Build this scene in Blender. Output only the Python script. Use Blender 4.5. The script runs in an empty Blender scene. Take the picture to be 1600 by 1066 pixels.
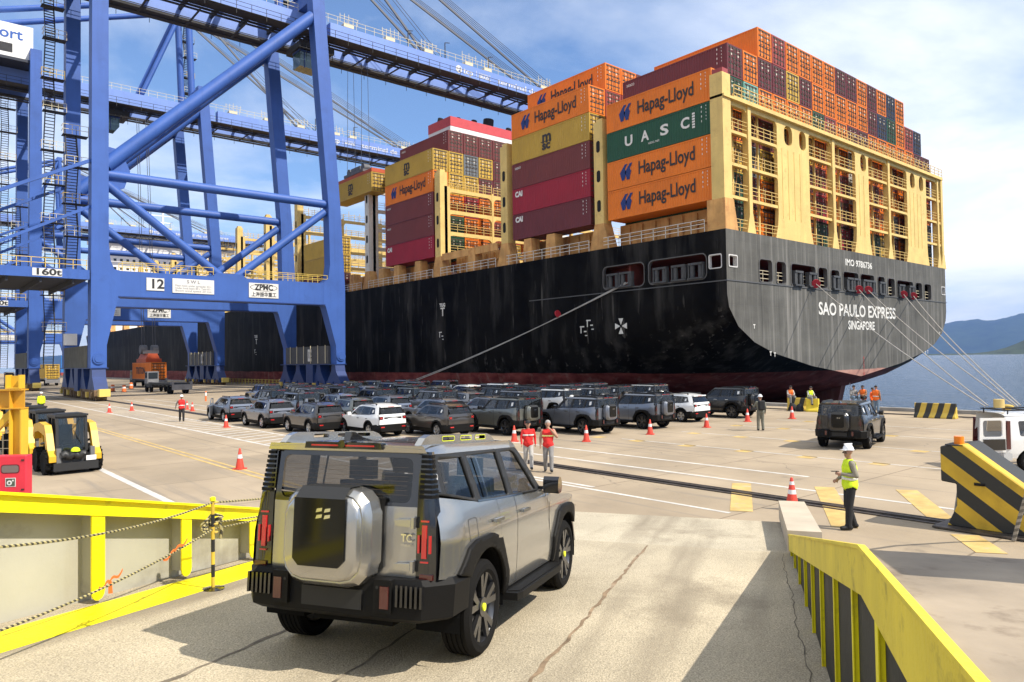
import bpy, bmesh, math, random
from mathutils import Vector, Matrix
random.seed(7)
SC = bpy.context.scene
COL = SC.collection
R = math.radians

# ---------------------------------------------------------------- camera
cam_d = bpy.data.cameras.new('camera'); cam = bpy.data.objects.new('camera', cam_d); COL.objects.link(cam)
_yaw, _pit, _rol = R(40.41), R(1.475), R(-0.85)
_f = Vector((math.sin(_yaw)*math.cos(_pit), math.cos(_yaw)*math.cos(_pit), math.sin(_pit)))
_r0 = Vector((math.cos(_yaw), -math.sin(_yaw), 0)); _u0 = _r0.cross(_f)
_r = _r0*math.cos(_rol)+_u0*math.sin(_rol); _u = -_r0*math.sin(_rol)+_u0*math.cos(_rol)
cm = Matrix.Identity(4)
for i in range(3):
    cm[i][0], cm[i][1], cm[i][2] = _r[i], _u[i], -_f[i]
cm.translation = (0, 0, 3.8)
cam.matrix_world = cm
cam_d.sensor_width = 36; cam_d.lens = 36*1141/1600; cam_d.clip_start = .05; cam_d.clip_end = 60000
SC.camera = cam

# ---------------------------------------------------------------- sky and sun
SUN_EL, SUN_AZ = R(48), (0.415, -0.907)          # horizontal direction towards the sun
w = bpy.data.worlds.new('World'); SC.world = w; w.use_nodes = True
nt = w.node_tree; nt.nodes.clear()
def N(t, **kw):
    n = nt.nodes.new(t)
    for k, v in kw.items(): setattr(n, k, v)
    return n
wo = N('ShaderNodeOutputWorld'); bg = N('ShaderNodeBackground')
sky = N('ShaderNodeTexSky'); sky.sky_type = 'NISHITA'; sky.sun_disc = False
sky.sun_elevation = SUN_EL; sky.sun_rotation = math.atan2(SUN_AZ[0], SUN_AZ[1])
sky.air_density = 1.0; sky.dust_density = 0.6; sky.ozone_density = 1.6
tc = N('ShaderNodeTexCoord'); sep = N('ShaderNodeSeparateXYZ'); nt.links.new(tc.outputs['Generated'], sep.inputs[0])
zc = N('ShaderNodeMath', operation='ADD'); nt.links.new(sep.outputs['Z'], zc.inputs[0]); zc.inputs[1].default_value = .16
zm = N('ShaderNodeMath', operation='MAXIMUM'); nt.links.new(zc.outputs[0], zm.inputs[0]); zm.inputs[1].default_value = .05
dx = N('ShaderNodeMath', operation='DIVIDE'); nt.links.new(sep.outputs['X'], dx.inputs[0]); nt.links.new(zm.outputs[0], dx.inputs[1])
dy = N('ShaderNodeMath', operation='DIVIDE'); nt.links.new(sep.outputs['Y'], dy.inputs[0]); nt.links.new(zm.outputs[0], dy.inputs[1])
cb = N('ShaderNodeCombineXYZ'); nt.links.new(dx.outputs[0], cb.inputs[0]); nt.links.new(dy.outputs[0], cb.inputs[1]); cb.inputs[2].default_value = 3.1
def noise(scale, detail, rough, dist=0.0, off=(0, 0, 0)):
    mp = N('ShaderNodeMapping'); mp.inputs['Location'].default_value = off; nt.links.new(cb.outputs[0], mp.inputs[0])
    n = N('ShaderNodeTexNoise'); n.inputs['Scale'].default_value = scale; n.inputs['Detail'].default_value = detail
    n.inputs['Roughness'].default_value = rough; n.inputs['Distortion'].default_value = dist
    nt.links.new(mp.outputs[0], n.inputs['Vector']); return n
n1 = noise(.75, 10, .56, .25, (11.2, 2.2, 0)); n2 = noise(.33, 3, .5, .2, (2.8, 4.4, 0))
mx = N('ShaderNodeMath', operation='MULTIPLY_ADD'); nt.links.new(n2.outputs[0], mx.inputs[0]); mx.inputs[1].default_value = .75; nt.links.new(n1.outputs[0], mx.inputs[2])
rp_ = N('ShaderNodeValToRGB'); cr = rp_.color_ramp
cr.elements[0].position = .70; cr.elements[0].color = (.02, .02, .02, 1); cr.elements[1].position = .985; cr.elements[1].color = (1, 1, 1, 1)
nt.links.new(mx.outputs[0], rp_.inputs[0])
# cloud brightness varies with a second noise (denser clouds are greyer)
n3 = noise(1.1, 6, .6, .2, (1.1, 7.7, 2))
rc = N('ShaderNodeValToRGB'); rc.color_ramp.elements[0].position = .3; rc.color_ramp.elements[0].color = (7.2, 8.0, 9.2, 1)
rc.color_ramp.elements[1].position = .62; rc.color_ramp.elements[1].color = (10.4, 10.6, 10.9, 1)
nt.links.new(n3.outputs[0], rc.inputs[0])
ms = N('ShaderNodeMix', data_type='RGBA'); nt.links.new(rp_.outputs[0], ms.inputs['Factor']); tint = N('ShaderNodeMix', data_type='RGBA', blend_type='MULTIPLY'); tint.inputs[0].default_value = 1; nt.links.new(sky.outputs[0], tint.inputs[6]); tint.inputs[7].default_value = (1.02, 1.22, 1.46, 1); nt.links.new(tint.outputs[2], ms.inputs[6]); nt.links.new(rc.outputs[0], ms.inputs[7])
nt.links.new(ms.outputs[2], bg.inputs[0]); bg.inputs[1].default_value = .100
nt.links.new(bg.outputs[0], wo.inputs[0])
sl = bpy.data.lights.new('sun', 'SUN'); sl.energy = 5.0; sl.angle = R(.55); sl.color = (1, .93, .82)
sun = bpy.data.objects.new('sun', sl); COL.objects.link(sun)
_sd = Vector((SUN_AZ[0]*math.cos(SUN_EL), SUN_AZ[1]*math.cos(SUN_EL), math.sin(SUN_EL)))
sun.rotation_euler = _sd.to_track_quat('Z', 'Y').to_euler(); sun.location = (20, -40, 80)
vs = SC.view_settings; vs.view_transform = 'Standard'; vs.look = 'None'; vs.exposure = .42; vs.gamma = 1
SC.render.engine = 'CYCLES'; SC.cycles.use_denoising = True
SC.cycles.max_bounces = 6; SC.cycles.transparent_max_bounces = 12; SC.cycles.volume_bounces = 0
try: SC.cycles.denoiser = 'OPENIMAGEDENOISE'
except Exception: pass

# ---------------------------------------------------------------- materials
def lin(c):
    return tuple(((x/12.92) if x <= .04045 else ((x+.055)/1.055)**2.4) for x in c)
def hexc(h):
    return lin(tuple(int(h[i:i+2], 16)/255 for i in (0, 2, 4)))
_M = {}
def mat(name, rgb=(.5, .5, .5), rough=.6, metal=0., var=.0, vscale=1.5, bump=0., bscale=40., coat=0., emit=0., alpha=1., spec=.5, streak=0., streak_rgb=None, dirt=0., dirt_rgb=(.06, .045, .03), dirt_scale=.6, trans=0., ior=1.45, grime=None):
    """procedural painted/stone/metal surface: base colour, broad variation, vertical run streaks, dirt patches, fine relief"""
    if name in _M: return _M[name]
    m = bpy.data.materials.new(name); m.use_nodes = True; _M[name] = m
    t = m.node_tree; bs = t.nodes['Principled BSDF']
    bs.inputs['Roughness'].default_value = rough; bs.inputs['Metallic'].default_value = metal
    bs.inputs['Base Color'].default_value = (*rgb, 1); bs.inputs['Specular IOR Level'].default_value = spec
    bs.inputs['IOR'].default_value = ior
    if coat: bs.inputs['Coat Weight'].default_value = coat; bs.inputs['Coat Roughness'].default_value = .06
    if trans: bs.inputs['Transmission Weight'].default_value = trans
    if alpha < 1: bs.inputs['Alpha'].default_value = alpha
    if emit: bs.inputs['Emission Color'].default_value = (*rgb, 1); bs.inputs['Emission Strength'].default_value = emit
    L = t.links.new
    if var or bump or streak or dirt:
        tcn = t.nodes.new('ShaderNodeTexCoord'); oi = t.nodes.new('ShaderNodeObjectInfo')
        ad = t.nodes.new('ShaderNodeVectorMath'); ad.operation = 'MULTIPLY_ADD'
        L(oi.outputs['Random'], ad.inputs[0]); ad.inputs[1].default_value = (37, 53, 91); L(tcn.outputs['Object'], ad.inputs[2])
        vec = ad.outputs[0]
    cur = None
    def nz(scale, detail=4, rgh=.55, sc=None):
        n = t.nodes.new('ShaderNodeTexNoise'); n.inputs['Scale'].default_value = scale; n.inputs['Detail'].default_value = detail; n.inputs['Roughness'].default_value = rgh
        if sc:
            mp = t.nodes.new('ShaderNodeMapping'); mp.inputs['Scale'].default_value = sc; L(vec, mp.inputs[0]); L(mp.outputs[0], n.inputs['Vector'])
        else: L(vec, n.inputs['Vector'])
        return n.outputs['Fac']
    def ramp(src, a, b):
        r = t.nodes.new('ShaderNodeMapRange'); r.inputs['From Min'].default_value = a; r.inputs['From Max'].default_value = b; L(src, r.inputs['Value']); return r.outputs[0]
    def mixc(fac, a, b):
        x = t.nodes.new('ShaderNodeMix'); x.data_type = 'RGBA'
        L(fac, x.inputs['Factor'])
        if isinstance(a, tuple): x.inputs[6].default_value = (*a, 1)
        else: L(a, x.inputs[6])
        if isinstance(b, tuple): x.inputs[7].default_value = (*b, 1)
        else: L(b, x.inputs[7])
        return x.outputs[2]
    if var:
        f = ramp(nz(vscale, 6), .3, .7)
        cur = mixc(f, tuple(c*(1-var) for c in rgb), tuple(min(1, c*(1+var*.8)) for c in rgb))
    if streak:
        f = ramp(nz(1., 5, .6, (2.2, 2.2, .09)), .52, .78)
        ml = t.nodes.new('ShaderNodeMath'); ml.operation = 'MULTIPLY'; L(f, ml.inputs[0]); ml.inputs[1].default_value = streak
        cur = mixc(ml.outputs[0], cur or rgb, streak_rgb or tuple(c*.5 for c in rgb))
    if dirt:
        f = ramp(nz(dirt_scale, 8, .65), .56, .74)
        ml = t.nodes.new('ShaderNodeMath'); ml.operation = 'MULTIPLY'; L(f, ml.inputs[0]); ml.inputs[1].default_value = dirt
        cur = mixc(ml.outputs[0], cur or rgb, dirt_rgb)
    if cur is not None: L(cur, bs.inputs['Base Color'])
    if bump:
        b = t.nodes.new('ShaderNodeBump'); b.inputs['Strength'].default_value = bump; b.inputs['Distance'].default_value = .02
        L(nz(bscale, 5, .6), b.inputs['Height']); L(b.outputs[0], bs.inputs['Normal'])
    return m
def glass(name, tint=(.06, .07, .07), alpha=.45, film=.25):
    """tinted window pane: sharp reflections, partly see-through"""
    if name in _M: return _M[name]
    m = bpy.data.materials.new(name); m.use_nodes = True; _M[name] = m
    t = m.node_tree; t.nodes.clear(); L = t.links.new
    o = t.nodes.new('ShaderNodeOutputMaterial'); g = t.nodes.new('ShaderNodeBsdfGlossy'); g.inputs['Roughness'].default_value = .03
    tr = t.nodes.new('ShaderNodeBsdfTransparent'); tr.inputs[0].default_value = (*[max(.0, 1-alpha)]*3, 1)
    df = t.nodes.new('ShaderNodeBsdfDiffuse'); df.inputs[0].default_value = (*tint, 1)
    lw = t.nodes.new('ShaderNodeLayerWeight'); lw.inputs[0].default_value = .5; pw = t.nodes.new('ShaderNodeMath'); pw.operation = 'POWER'; L(lw.outputs['Facing'], pw.inputs[0]); pw.inputs[1].default_value = 4.; fr = t.nodes.new('ShaderNodeMath'); fr.operation = 'MULTIPLY_ADD'; L(pw.outputs[0], fr.inputs[0]); fr.inputs[1].default_value = .85; fr.inputs[2].default_value = .06
    m1 = t.nodes.new('ShaderNodeMixShader'); m1.inputs[0].default_value = film; L(tr.outputs[0], m1.inputs[1]); L(df.outputs[0], m1.inputs[2])
    m2 = t.nodes.new('ShaderNodeMixShader'); L(fr.outputs[0], m2.inputs[0]); L(m1.outputs[0], m2.inputs[1]); L(g.outputs[0], m2.inputs[2])
    L(m2.outputs[0], o.inputs[0]); return m

# ---------------------------------------------------------------- mesh helpers
class MB:
    def __init__(s): s.v = []; s.f = []; s.mi = []; s.cur = 0
    def add(s, vs, fs):
        o = len(s.v); s.v += [tuple(p) for p in vs]; s.f += [tuple(i+o for i in f) for f in fs]; s.mi += [s.cur]*len(fs); return s
    def box(s, x0, y0, z0, x1, y1, z1):
        return s.add([(x0, y0, z0), (x1, y0, z0), (x1, y1, z0), (x0, y1, z0), (x0, y0, z1), (x1, y0, z1), (x1, y1, z1), (x0, y1, z1)],
                     [(0, 3, 2, 1), (4, 5, 6, 7), (0, 1, 5, 4), (1, 2, 6, 5), (2, 3, 7, 6), (3, 0, 4, 7)])
    def cbox(s, c, d): return s.box(c[0]-d[0]/2, c[1]-d[1]/2, c[2]-d[2]/2, c[0]+d[0]/2, c[1]+d[1]/2, c[2]+d[2]/2)
    def bar(s, p, q, w, h, up=(0, 0, 1), w2=None, h2=None):
        """rectangular bar from p to q; w across, h along up"""
        p = Vector(p); q = Vector(q); d = (q-p).normalized(); u = Vector(up)
        if abs(d.dot(u)) > .97: u = Vector((0, 1, 0))
        sdir = d.cross(u).normalized(); u = sdir.cross(d).normalized(); w2 = w if w2 is None else w2; h2 = h if h2 is None else h2
        vs = []
        for c, a, b in ((p, w, h), (q, w2, h2)):
            for i, j in ((-1, -1), (1, -1), (1, 1), (-1, 1)): vs.append(c+sdir*(i*a/2)+u*(j*b/2))
        return s.add(vs, [(0, 3, 2, 1)[::-1], (4, 5, 6, 7)[::-1], (0, 1, 5, 4)[::-1], (1, 2, 6, 5)[::-1], (2, 3, 7, 6)[::-1], (3, 0, 4, 7)[::-1]])
    def tube(s, p, q, r, n=12, r2=None, cap=True):
        p = Vector(p); q = Vector(q); d = (q-p).normalized(); r2 = r if r2 is None else r2
        a = d.orthogonal().normalized(); b = d.cross(a)
        vs = [p+(a*math.cos(2*math.pi*i/n)+b*math.sin(2*math.pi*i/n))*r for i in range(n)]+[q+(a*math.cos(2*math.pi*i/n)+b*math.sin(2*math.pi*i/n))*r2 for i in range(n)]
        fs = [(i, (i+1) % n, (i+1) % n+n, i+n) for i in range(n)]
        if cap: fs += [tuple(range(n))[::-1], tuple(range(n, 2*n))]
        return s.add(vs, fs)
    def path(s, pts, r, n=6):
        """round rope along points"""
        pts = [Vector(p) for p in pts]; rings = []; a = None; o = len(s.v); vs = []; fs = []
        for k, p in enumerate(pts):
            d = (pts[min(k+1, len(pts)-1)]-pts[max(k-1, 0)]).normalized()
            a = (d.orthogonal() if a is None else a-d*a.dot(d)).normalized(); b = d.cross(a)
            vs += [p+(a*math.cos(2*math.pi*i/n)+b*math.sin(2*math.pi*i/n))*r for i in range(n)]
        for k in range(len(pts)-1):
            fs += [(k*n+i, k*n+(i+1) % n, (k+1)*n+(i+1) % n, (k+1)*n+i) for i in range(n)]
        fs += [tuple(range(n))[::-1], tuple(range((len(pts)-1)*n, len(pts)*n))]
        return s.add(vs, fs)
    def prism(s, pts, lo, hi, axis='y'):
        """extrude a 2-D outline (convex or not) between lo and hi along axis; pts are the two other coordinates in order"""
        def P(a, b, t): return {'x': (t, a, b), 'y': (a, t, b), 'z': (a, b, t)}[axis]
        n = len(pts); ar = sum(pts[i][0]*pts[(i+1) % n][1]-pts[(i+1) % n][0]*pts[i][1] for i in range(n))
        if (ar < 0) != (axis == 'y'): pts = pts[::-1]
        vs = [P(a, b, lo) for a, b in pts]+[P(a, b, hi) for a, b in pts]
        fs = [tuple(range(n))[::-1], tuple(range(n, 2*n))]+[(i, (i+1) % n, (i+1) % n+n, i+n) for i in range(n)]
        return s.add(vs, fs)
    def lathe(s, prof, n=16, c=(0, 0, 0), axis='z'):
        """prof: list of (r, t) along axis"""
        vs = []; fs = []; c = Vector(c)
        for r, t in prof:
            for i in range(n):
                x, y = r*math.cos(2*math.pi*i/n), r*math.sin(2*math.pi*i/n)
                vs.append(c+Vector({'z': (x, y, t), 'y': (y, t, x), 'x': (t, x, y)}[axis]))
        for k in range(len(prof)-1):
            for i in range(n): fs.append((k*n+i, k*n+(i+1) % n, (k+1)*n+(i+1) % n, (k+1)*n+i))
        fs.append(tuple(range(n))[::-1]); fs.append(tuple(range((len(prof)-1)*n, len(prof)*n)))
        return s.add(vs, fs)
    def xform(s, Mx, start=0):
        for i in range(start, len(s.v)): s.v[i] = tuple(Mx @ Vector(s.v[i]))
        return s
    def mesh(s, name, mats, smooth=None):
        me = bpy.data.meshes.new(name); me.from_pydata(s.v, [], s.f)
        for m in (mats if isinstance(mats, (list, tuple)) else [mats]): me.materials.append(m)
        if any(s.mi): me.polygons.foreach_set('material_index', s.mi)
        if smooth is not None: shade(me, smooth)
        me.update(); return me
def shade(me, ang=35):
    me.polygons.foreach_set('use_smooth', [True]*len(me.polygons))
    bm = bmesh.new(); bm.from_mesh(me); c = math.cos(R(ang)); bm.normal_update()
    for e in bm.edges:
        if len(e.link_faces) == 2 and e.link_faces[0].normal.dot(e.link_faces[1].normal) < c: e.smooth = False
    bm.to_mesh(me); bm.free()
def tag(o, label=None, cat=None, group=None, kind=None):
    if label: o['label'] = label
    if cat: o['category'] = cat
    if group: o['group'] = group
    if kind: o['kind'] = kind
    return o
def link(name, me, parent=None, loc=None, rot=None):
    o = bpy.data.objects.new(name, me); COL.objects.link(o)
    if parent is not None: o.parent = parent
    if loc is not None: o.location = loc
    if rot is not None: o.rotation_euler = rot
    return o
def ob(name, mb, m, parent=None, smooth=None, loc=None, rot=None):
    return link(name, mb.mesh(name, m, smooth), parent, loc, rot)
def empty(name, loc=(0, 0, 0), rz=0., label=None, cat=None, group=None):
    e = bpy.data.objects.new(name, None); e.empty_display_size = .2; COL.objects.link(e); e.location = loc; e.rotation_euler = (0, 0, rz)
    return tag(e, label, cat, group)
def copy_tree(o, parent=None):
    c = o.copy(); COL.objects.link(c); c.parent = parent
    for ch in o.children: copy_tree(ch, c)
    return c
def struct(o): o['kind'] = 'structure'; return o
def set_mat(o, m, slot=0):
    """material on the object, so that copies can share one mesh"""
    if slot < len(o.material_slots):
        o.material_slots[slot].link = 'OBJECT'; o.material_slots[slot].material = m
def tess(me, sx=None, sz=None): pass
_TC = {}
def text_mesh(s, size, m, bold=0., extr=.004, align='LEFT', spacing=1.):
    k = (s, size, m.name, bold, extr, align, spacing)
    if k in _TC: return _TC[k]
    cu = bpy.data.curves.new('lettering', 'FONT'); cu.body = s; cu.size = size; cu.extrude = extr; cu.offset = bold; cu.align_x = align; cu.align_y = 'CENTER'
    cu.space_character = spacing; cu.resolution_u = 3
    o = bpy.data.objects.new('tmp', cu); COL.objects.link(o); dg = bpy.context.evaluated_depsgraph_get(); dg.update()
    me = bpy.data.meshes.new_from_object(o.evaluated_get(dg)); bpy.data.objects.remove(o); me.materials.clear(); me.materials.append(m)
    _TC[k] = me; return me
def frame(face):
    return {'-X': Matrix(((0, 0, -1), (-1, 0, 0), (0, 1, 0))), '-Y': Matrix(((1, 0, 0), (0, 0, -1), (0, 1, 0)))}[face].to_4x4()
def text(s, size, m, pos, face='-Y', parent=None, width=None, name='lettering', **kw):
    me = text_mesh(s, size, m, **kw); o = link(name, me, parent)
    Mx = Matrix.Translation(pos) @ (frame(face) if isinstance(face, str) else face)
    if width:
        xs = [v.co.x for v in me.vertices]; k = width/(max(xs)-min(xs)); Mx = Mx @ Matrix.Diagonal((k, 1, 1, 1))
    o.matrix_local = Mx; return o
def filled(outer, holes=(), mapf=None, gx=None, gz=None, lo=None):
    """flat 2-D region with holes -> list mesh (verts, faces); optional bisecting grid; mapf maps (a, b) to xyz"""
    bm = bmesh.new(); edges = []
    for loop in [outer]+list(holes):
        vs = [bm.verts.new((a, b, 0)) for a, b in loop]
        edges += [bm.edges.new((vs[i], vs[(i+1) % len(vs)])) for i in range(len(vs))]
    bmesh.ops.triangle_fill(bm, use_beauty=True, edges=edges, normal=(0, 0, 1))
    for step, no in ((gx, (1, 0, 0)), (gz, (0, 1, 0))):
        if not step: continue
        k = 0 if no[0] else 1; a = min(v.co[k] for v in bm.verts); b = max(v.co[k] for v in bm.verts)
        t = math.ceil(a/step+1e-6)*step
        while t < b-1e-6:
            bmesh.ops.bisect_plane(bm, geom=bm.verts[:]+bm.edges[:]+bm.faces[:], plane_co=[t*c for c in no], plane_no=no, dist=1e-5); t += step
    bmesh.ops.recalc_face_normals(bm, faces=bm.faces[:])
    bm.normal_update()
    if bm.faces and sum(f.normal.z*f.calc_area() for f in bm.faces) < 0: bmesh.ops.reverse_faces(bm, faces=bm.faces[:])
    bm.verts.index_update()
    V = [(v.co.x, v.co.y) for v in bm.verts]; F = [tuple(v.index for v in f.verts) for f in bm.faces]; bm.free()
    return ([mapf(*p) for p in V] if mapf else V), F
def rrect(x0, z0, x1, z1, r, n=4):
    """rounded rectangle outline"""
    out = []
    for cx, cz, a0 in ((x1-r, z1-r, 0), (x0+r, z1-r, 90), (x0+r, z0+r, 180), (x1-r, z0+r, 270)):
        for i in range(n+1):
            a = R(a0+90*i/n); out.append((cx+r*math.cos(a), cz+r*math.sin(a)))
    return out
# ================================================================ setting: quay, water, hills
def quay_material():
    m = mat('quay_concrete', (.345, .272, .185), .85, var=.2, vscale=.3, bump=.4, bscale=9, dirt=.6, dirt_rgb=(.19, .15, .105), dirt_scale=.22)
    t = m.node_tree; bs = t.nodes['Principled BSDF']; L = t.links.new
    src = bs.inputs['Base Color'].links[0].from_socket
    tcn = t.nodes.new('ShaderNodeTexCoord'); br = t.nodes.new('ShaderNodeTexBrick'); br.offset = 0; L(tcn.outputs['Object'], br.inputs['Vector'])
    br.inputs['Scale'].default_value = 1; br.inputs['Brick Width'].default_value = 6; br.inputs['Row Height'].default_value = 5
    br.inputs['Mortar Size'].default_value = .035; br.inputs['Mortar Smooth'].default_value = .6
    br.inputs['Color1'].default_value = (1, 1, 1, 1); br.inputs['Color2'].default_value = (.88, .88, .87, 1); br.inputs['Mortar'].default_value = (.42, .40, .37, 1)
    mu = t.nodes.new('ShaderNodeMix'); mu.data_type = 'RGBA'; mu.blend_type = 'MULTIPLY'; mu.inputs[0].default_value = .8
    L(src, mu.inputs[6]); L(br.outputs['Color'], mu.inputs[7])
    # tyre scuffs: thin stretched noise running along the quay
    mp = t.nodes.new('ShaderNodeMapping'); mp.inputs['Scale'].default_value = (1.1, .05, 1); mp.inputs['Rotation'].default_value = (0, 0, .12); L(tcn.outputs['Object'], mp.inputs[0])
    n = t.nodes.new('ShaderNodeTexNoise'); n.inputs['Scale'].default_value = 2.2; n.inputs['Detail'].default_value = 6; L(mp.outputs[0], n.inputs['Vector'])
    r = t.nodes.new('ShaderNodeMapRange'); r.inputs['From Min'].default_value = .56; r.inputs['From Max'].default_value = .76; r.inputs['To Max'].default_value = .7; L(n.outputs['Fac'], r.inputs['Value'])
    m2 = t.nodes.new('ShaderNodeMix'); m2.data_type = 'RGBA'; L(r.outputs[0], m2.inputs['Factor']); L(mu.outputs[2], m2.inputs[6]); m2.inputs[7].default_value = (.17, .15, .125, 1)
    vo = t.nodes.new('ShaderNodeTexVoronoi'); vo.feature = 'DISTANCE_TO_EDGE'; vo.inputs['Scale'].default_value = .21; nd = t.nodes.new('ShaderNodeTexNoise'); nd.inputs['Scale'].default_value = .8; nd.inputs['Detail'].default_value = 6; L(tcn.outputs['Object'], nd.inputs['Vector'])
    va = t.nodes.new('ShaderNodeVectorMath'); va.operation = 'MULTIPLY_ADD'; L(nd.outputs['Color'], va.inputs[0]); va.inputs[1].default_value = (1.6, 1.6, 0); L(tcn.outputs['Object'], va.inputs[2]); L(va.outputs[0], vo.inputs['Vector'])
    cr_ = t.nodes.new('ShaderNodeMapRange'); cr_.inputs['From Min'].default_value = .0; cr_.inputs['From Max'].default_value = .006; cr_.inputs['To Min'].default_value = .55; cr_.inputs['To Max'].default_value = 0; L(vo.outputs['Distance'], cr_.inputs['Value'])
    gate = t.nodes.new('ShaderNodeMapRange'); gate.inputs['From Min'].default_value = .5; gate.inputs['From Max'].default_value = .6; ng = t.nodes.new('ShaderNodeTexNoise'); ng.inputs['Scale'].default_value = .1; L(tcn.outputs['Object'], ng.inputs['Vector']); L(ng.outputs['Fac'], gate.inputs['Value'])
    mg = t.nodes.new('ShaderNodeMath'); mg.operation = 'MULTIPLY'; L(cr_.outputs[0], mg.inputs[0]); L(gate.outputs[0], mg.inputs[1])
    m3 = t.nodes.new('ShaderNodeMix'); m3.data_type = 'RGBA'; L(mg.outputs[0], m3.inputs['Factor']); L(m2.outputs[2], m3.inputs[6]); m3.inputs[7].default_value = (.09, .075, .06, 1)
    os_ = t.nodes.new('ShaderNodeTexNoise'); os_.inputs['Scale'].default_value = .55; os_.inputs['Detail'].default_value = 7; os_.inputs['Roughness'].default_value = .6; L(tcn.outputs['Object'], os_.inputs['Vector'])
    om = t.nodes.new('ShaderNodeMapRange'); om.inputs['From Min'].default_value = .66; om.inputs['From Max'].default_value = .74; om.inputs['To Max'].default_value = .55; L(os_.outputs['Fac'], om.inputs['Value'])
    m4 = t.nodes.new('ShaderNodeMix'); m4.data_type = 'RGBA'; L(om.outputs[0], m4.inputs['Factor']); L(m3.outputs[2], m4.inputs[6]); m4.inputs[7].default_value = (.12, .10, .08, 1)
    L(m4.outputs[2], bs.inputs['Base Color']); return m
QX = 51.6
q = MB(); q.box(-700, -300, -7, QX, 700, 0)
struct(ob('quay', q, quay_material()))
e = MB(); e.box(QX-.55, -120, .001, QX, 500, .22)
struct(ob('quay_edge_kerb', e, mat('kerb_concrete', (.30, .28, .25), .9, var=.3, vscale=.8, bump=.4)))

wm = bpy.data.materials.new('harbour_water'); wm.use_nodes = True
t = wm.node_tree; bs = t.nodes['Principled BSDF']; L = t.links.new
bs.inputs['Base Color'].default_value = (.022, .045, .075, 1); bs.inputs['Roughness'].default_value = .10; bs.inputs['IOR'].default_value = 1.33
tcn = t.nodes.new('ShaderNodeTexCoord'); hs = []
for sc, rot, d in (((.35, .12, 1), .5, 1.), ((1.6, .5, 1), .2, .35), ((.03, .012, 1), .9, 2.2)):
    mp = t.nodes.new('ShaderNodeMapping'); mp.inputs['Scale'].default_value = sc; mp.inputs['Rotation'].default_value = (0, 0, rot); L(tcn.outputs['Object'], mp.inputs[0])
    n = t.nodes.new('ShaderNodeTexNoise'); n.inputs['Scale'].default_value = 1; n.inputs['Detail'].default_value = 5; L(mp.outputs[0], n.inputs['Vector'])
    ml = t.nodes.new('ShaderNodeMath'); ml.operation = 'MULTIPLY'; L(n.outputs['Fac'], ml.inputs[0]); ml.inputs[1].default_value = d; hs.append(ml.outputs[0])
a1 = t.nodes.new('ShaderNodeMath'); L(hs[0], a1.inputs[0]); L(hs[1], a1.inputs[1]); a2 = t.nodes.new('ShaderNodeMath'); L(a1.outputs[0], a2.inputs[0]); L(hs[2], a2.inputs[1])
b = t.nodes.new('ShaderNodeBump'); b.inputs['Strength'].default_value = .9; b.inputs['Distance'].default_value = 1.0; L(a2.outputs[0], b.inputs['Height']); L(b.outputs[0], bs.inputs['Normal'])
wt = MB(); wt.add([(-19000, -19000, -2.3), (19500, -19000, -2.3), (19500, 19500, -2.3), (-19000, 19500, -2.3)], [(0, 1, 2, 3)])
struct(ob('water', wt, wm))

def ridge(name, az0, az1, dist, depth, hf, m, n=150, rows=10):
    """mountain range along an arc of compass angles, with folded slopes"""
    mb = MB(); rnd = random.Random(hash(name) % 999); vs = []; fs = []
    import mathutils
    for i in range(n+1):
        az = R(az0+(az1-az0)*i/n)
        for j in range(rows+1):
            u = j/rows; d = dist+depth*u
            h = hf(math.degrees(az))*math.sin(min(1, u*1.25)*math.pi/2)**1.1
            h *= 1+.30*mathutils.noise.noise((az*30, u*3.1, 1.7))*(1-u*.5)
            h += hf(math.degrees(az))*.10*mathutils.noise.noise((az*110, u*7, 4))*u
            vs.append((math.sin(az)*d, math.cos(az)*d, -2.6+max(0, h)))
    for i in range(n):
        for j in range(rows): fs.append((i*(rows+1)+j, (i+1)*(rows+1)+j, (i+1)*(rows+1)+j+1, i*(rows+1)+j+1))
    mb.add(vs, fs); o = ob(name, mb, m, smooth=60); return struct(o)
forest = mat('forest_slope', (.022, .036, .020), .9, var=.55, vscale=.005, bump=0)
forest2 = mat('shore_forest', (.030, .045, .022), .9, var=.6, vscale=.03)
def h_far(a): return 262+38*math.sin(a*.19)+30*math.sin(a*.41+1)-.6*abs(a-80)
ridge('hills', 18, 118, 14000, 3000, lambda a: 2.25*h_far(a), forest, 220, 14)
def h_near(a): return max(5, 84*math.exp(-((a-77.6)/2.9)**2)+40*math.exp(-((a-90)/6)**2))
ridge('shore_hill', 70, 100, 2900, 500, h_near, forest2, 200, 12)

# ---------------------------------------------------------------- painted markings and crane rails
white = mat('road_paint_white', (.54, .51, .46), .8, var=.25, vscale=2, dirt=.85, dirt_rgb=(.38, .335, .27), dirt_scale=2.2)
yellow = mat('road_paint_yellow', (.50, .345, .12), .8, var=.25, vscale=2, dirt=.9, dirt_rgb=(.39, .335, .265), dirt_scale=2.2)
def marking(name, quads, m, z=.005):
    mb = MB()
    for qd in quads: mb.add([(x, y, z) for x, y in qd], [tuple(range(len(qd)))])
    o = ob(name, mb, m); me = o.data
    bm = bmesh.new(); bm.from_mesh(me)
    for f in bm.faces:
        if f.normal.z < 0: f.normal_flip()
    bm.to_mesh(me); bm.free(); return struct(o)
def strip(x0, x1, y0, y1): return [(x0, y0), (x1, y0), (x1, y1), (x0, y1)]
marking('lane_line', [strip(5.80, 6.02, -40, 160)], white)
marking('centre_line', [strip(9.30, 9.42, 14, 160), strip(9.62, 9.74, 14, 160)], yellow)
marking('hatch_border', [strip(13.25, 13.43, 15, 120)], white)
marking('hatch_border', [strip(15.78, 15.94, 15, 120)], white)
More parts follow.
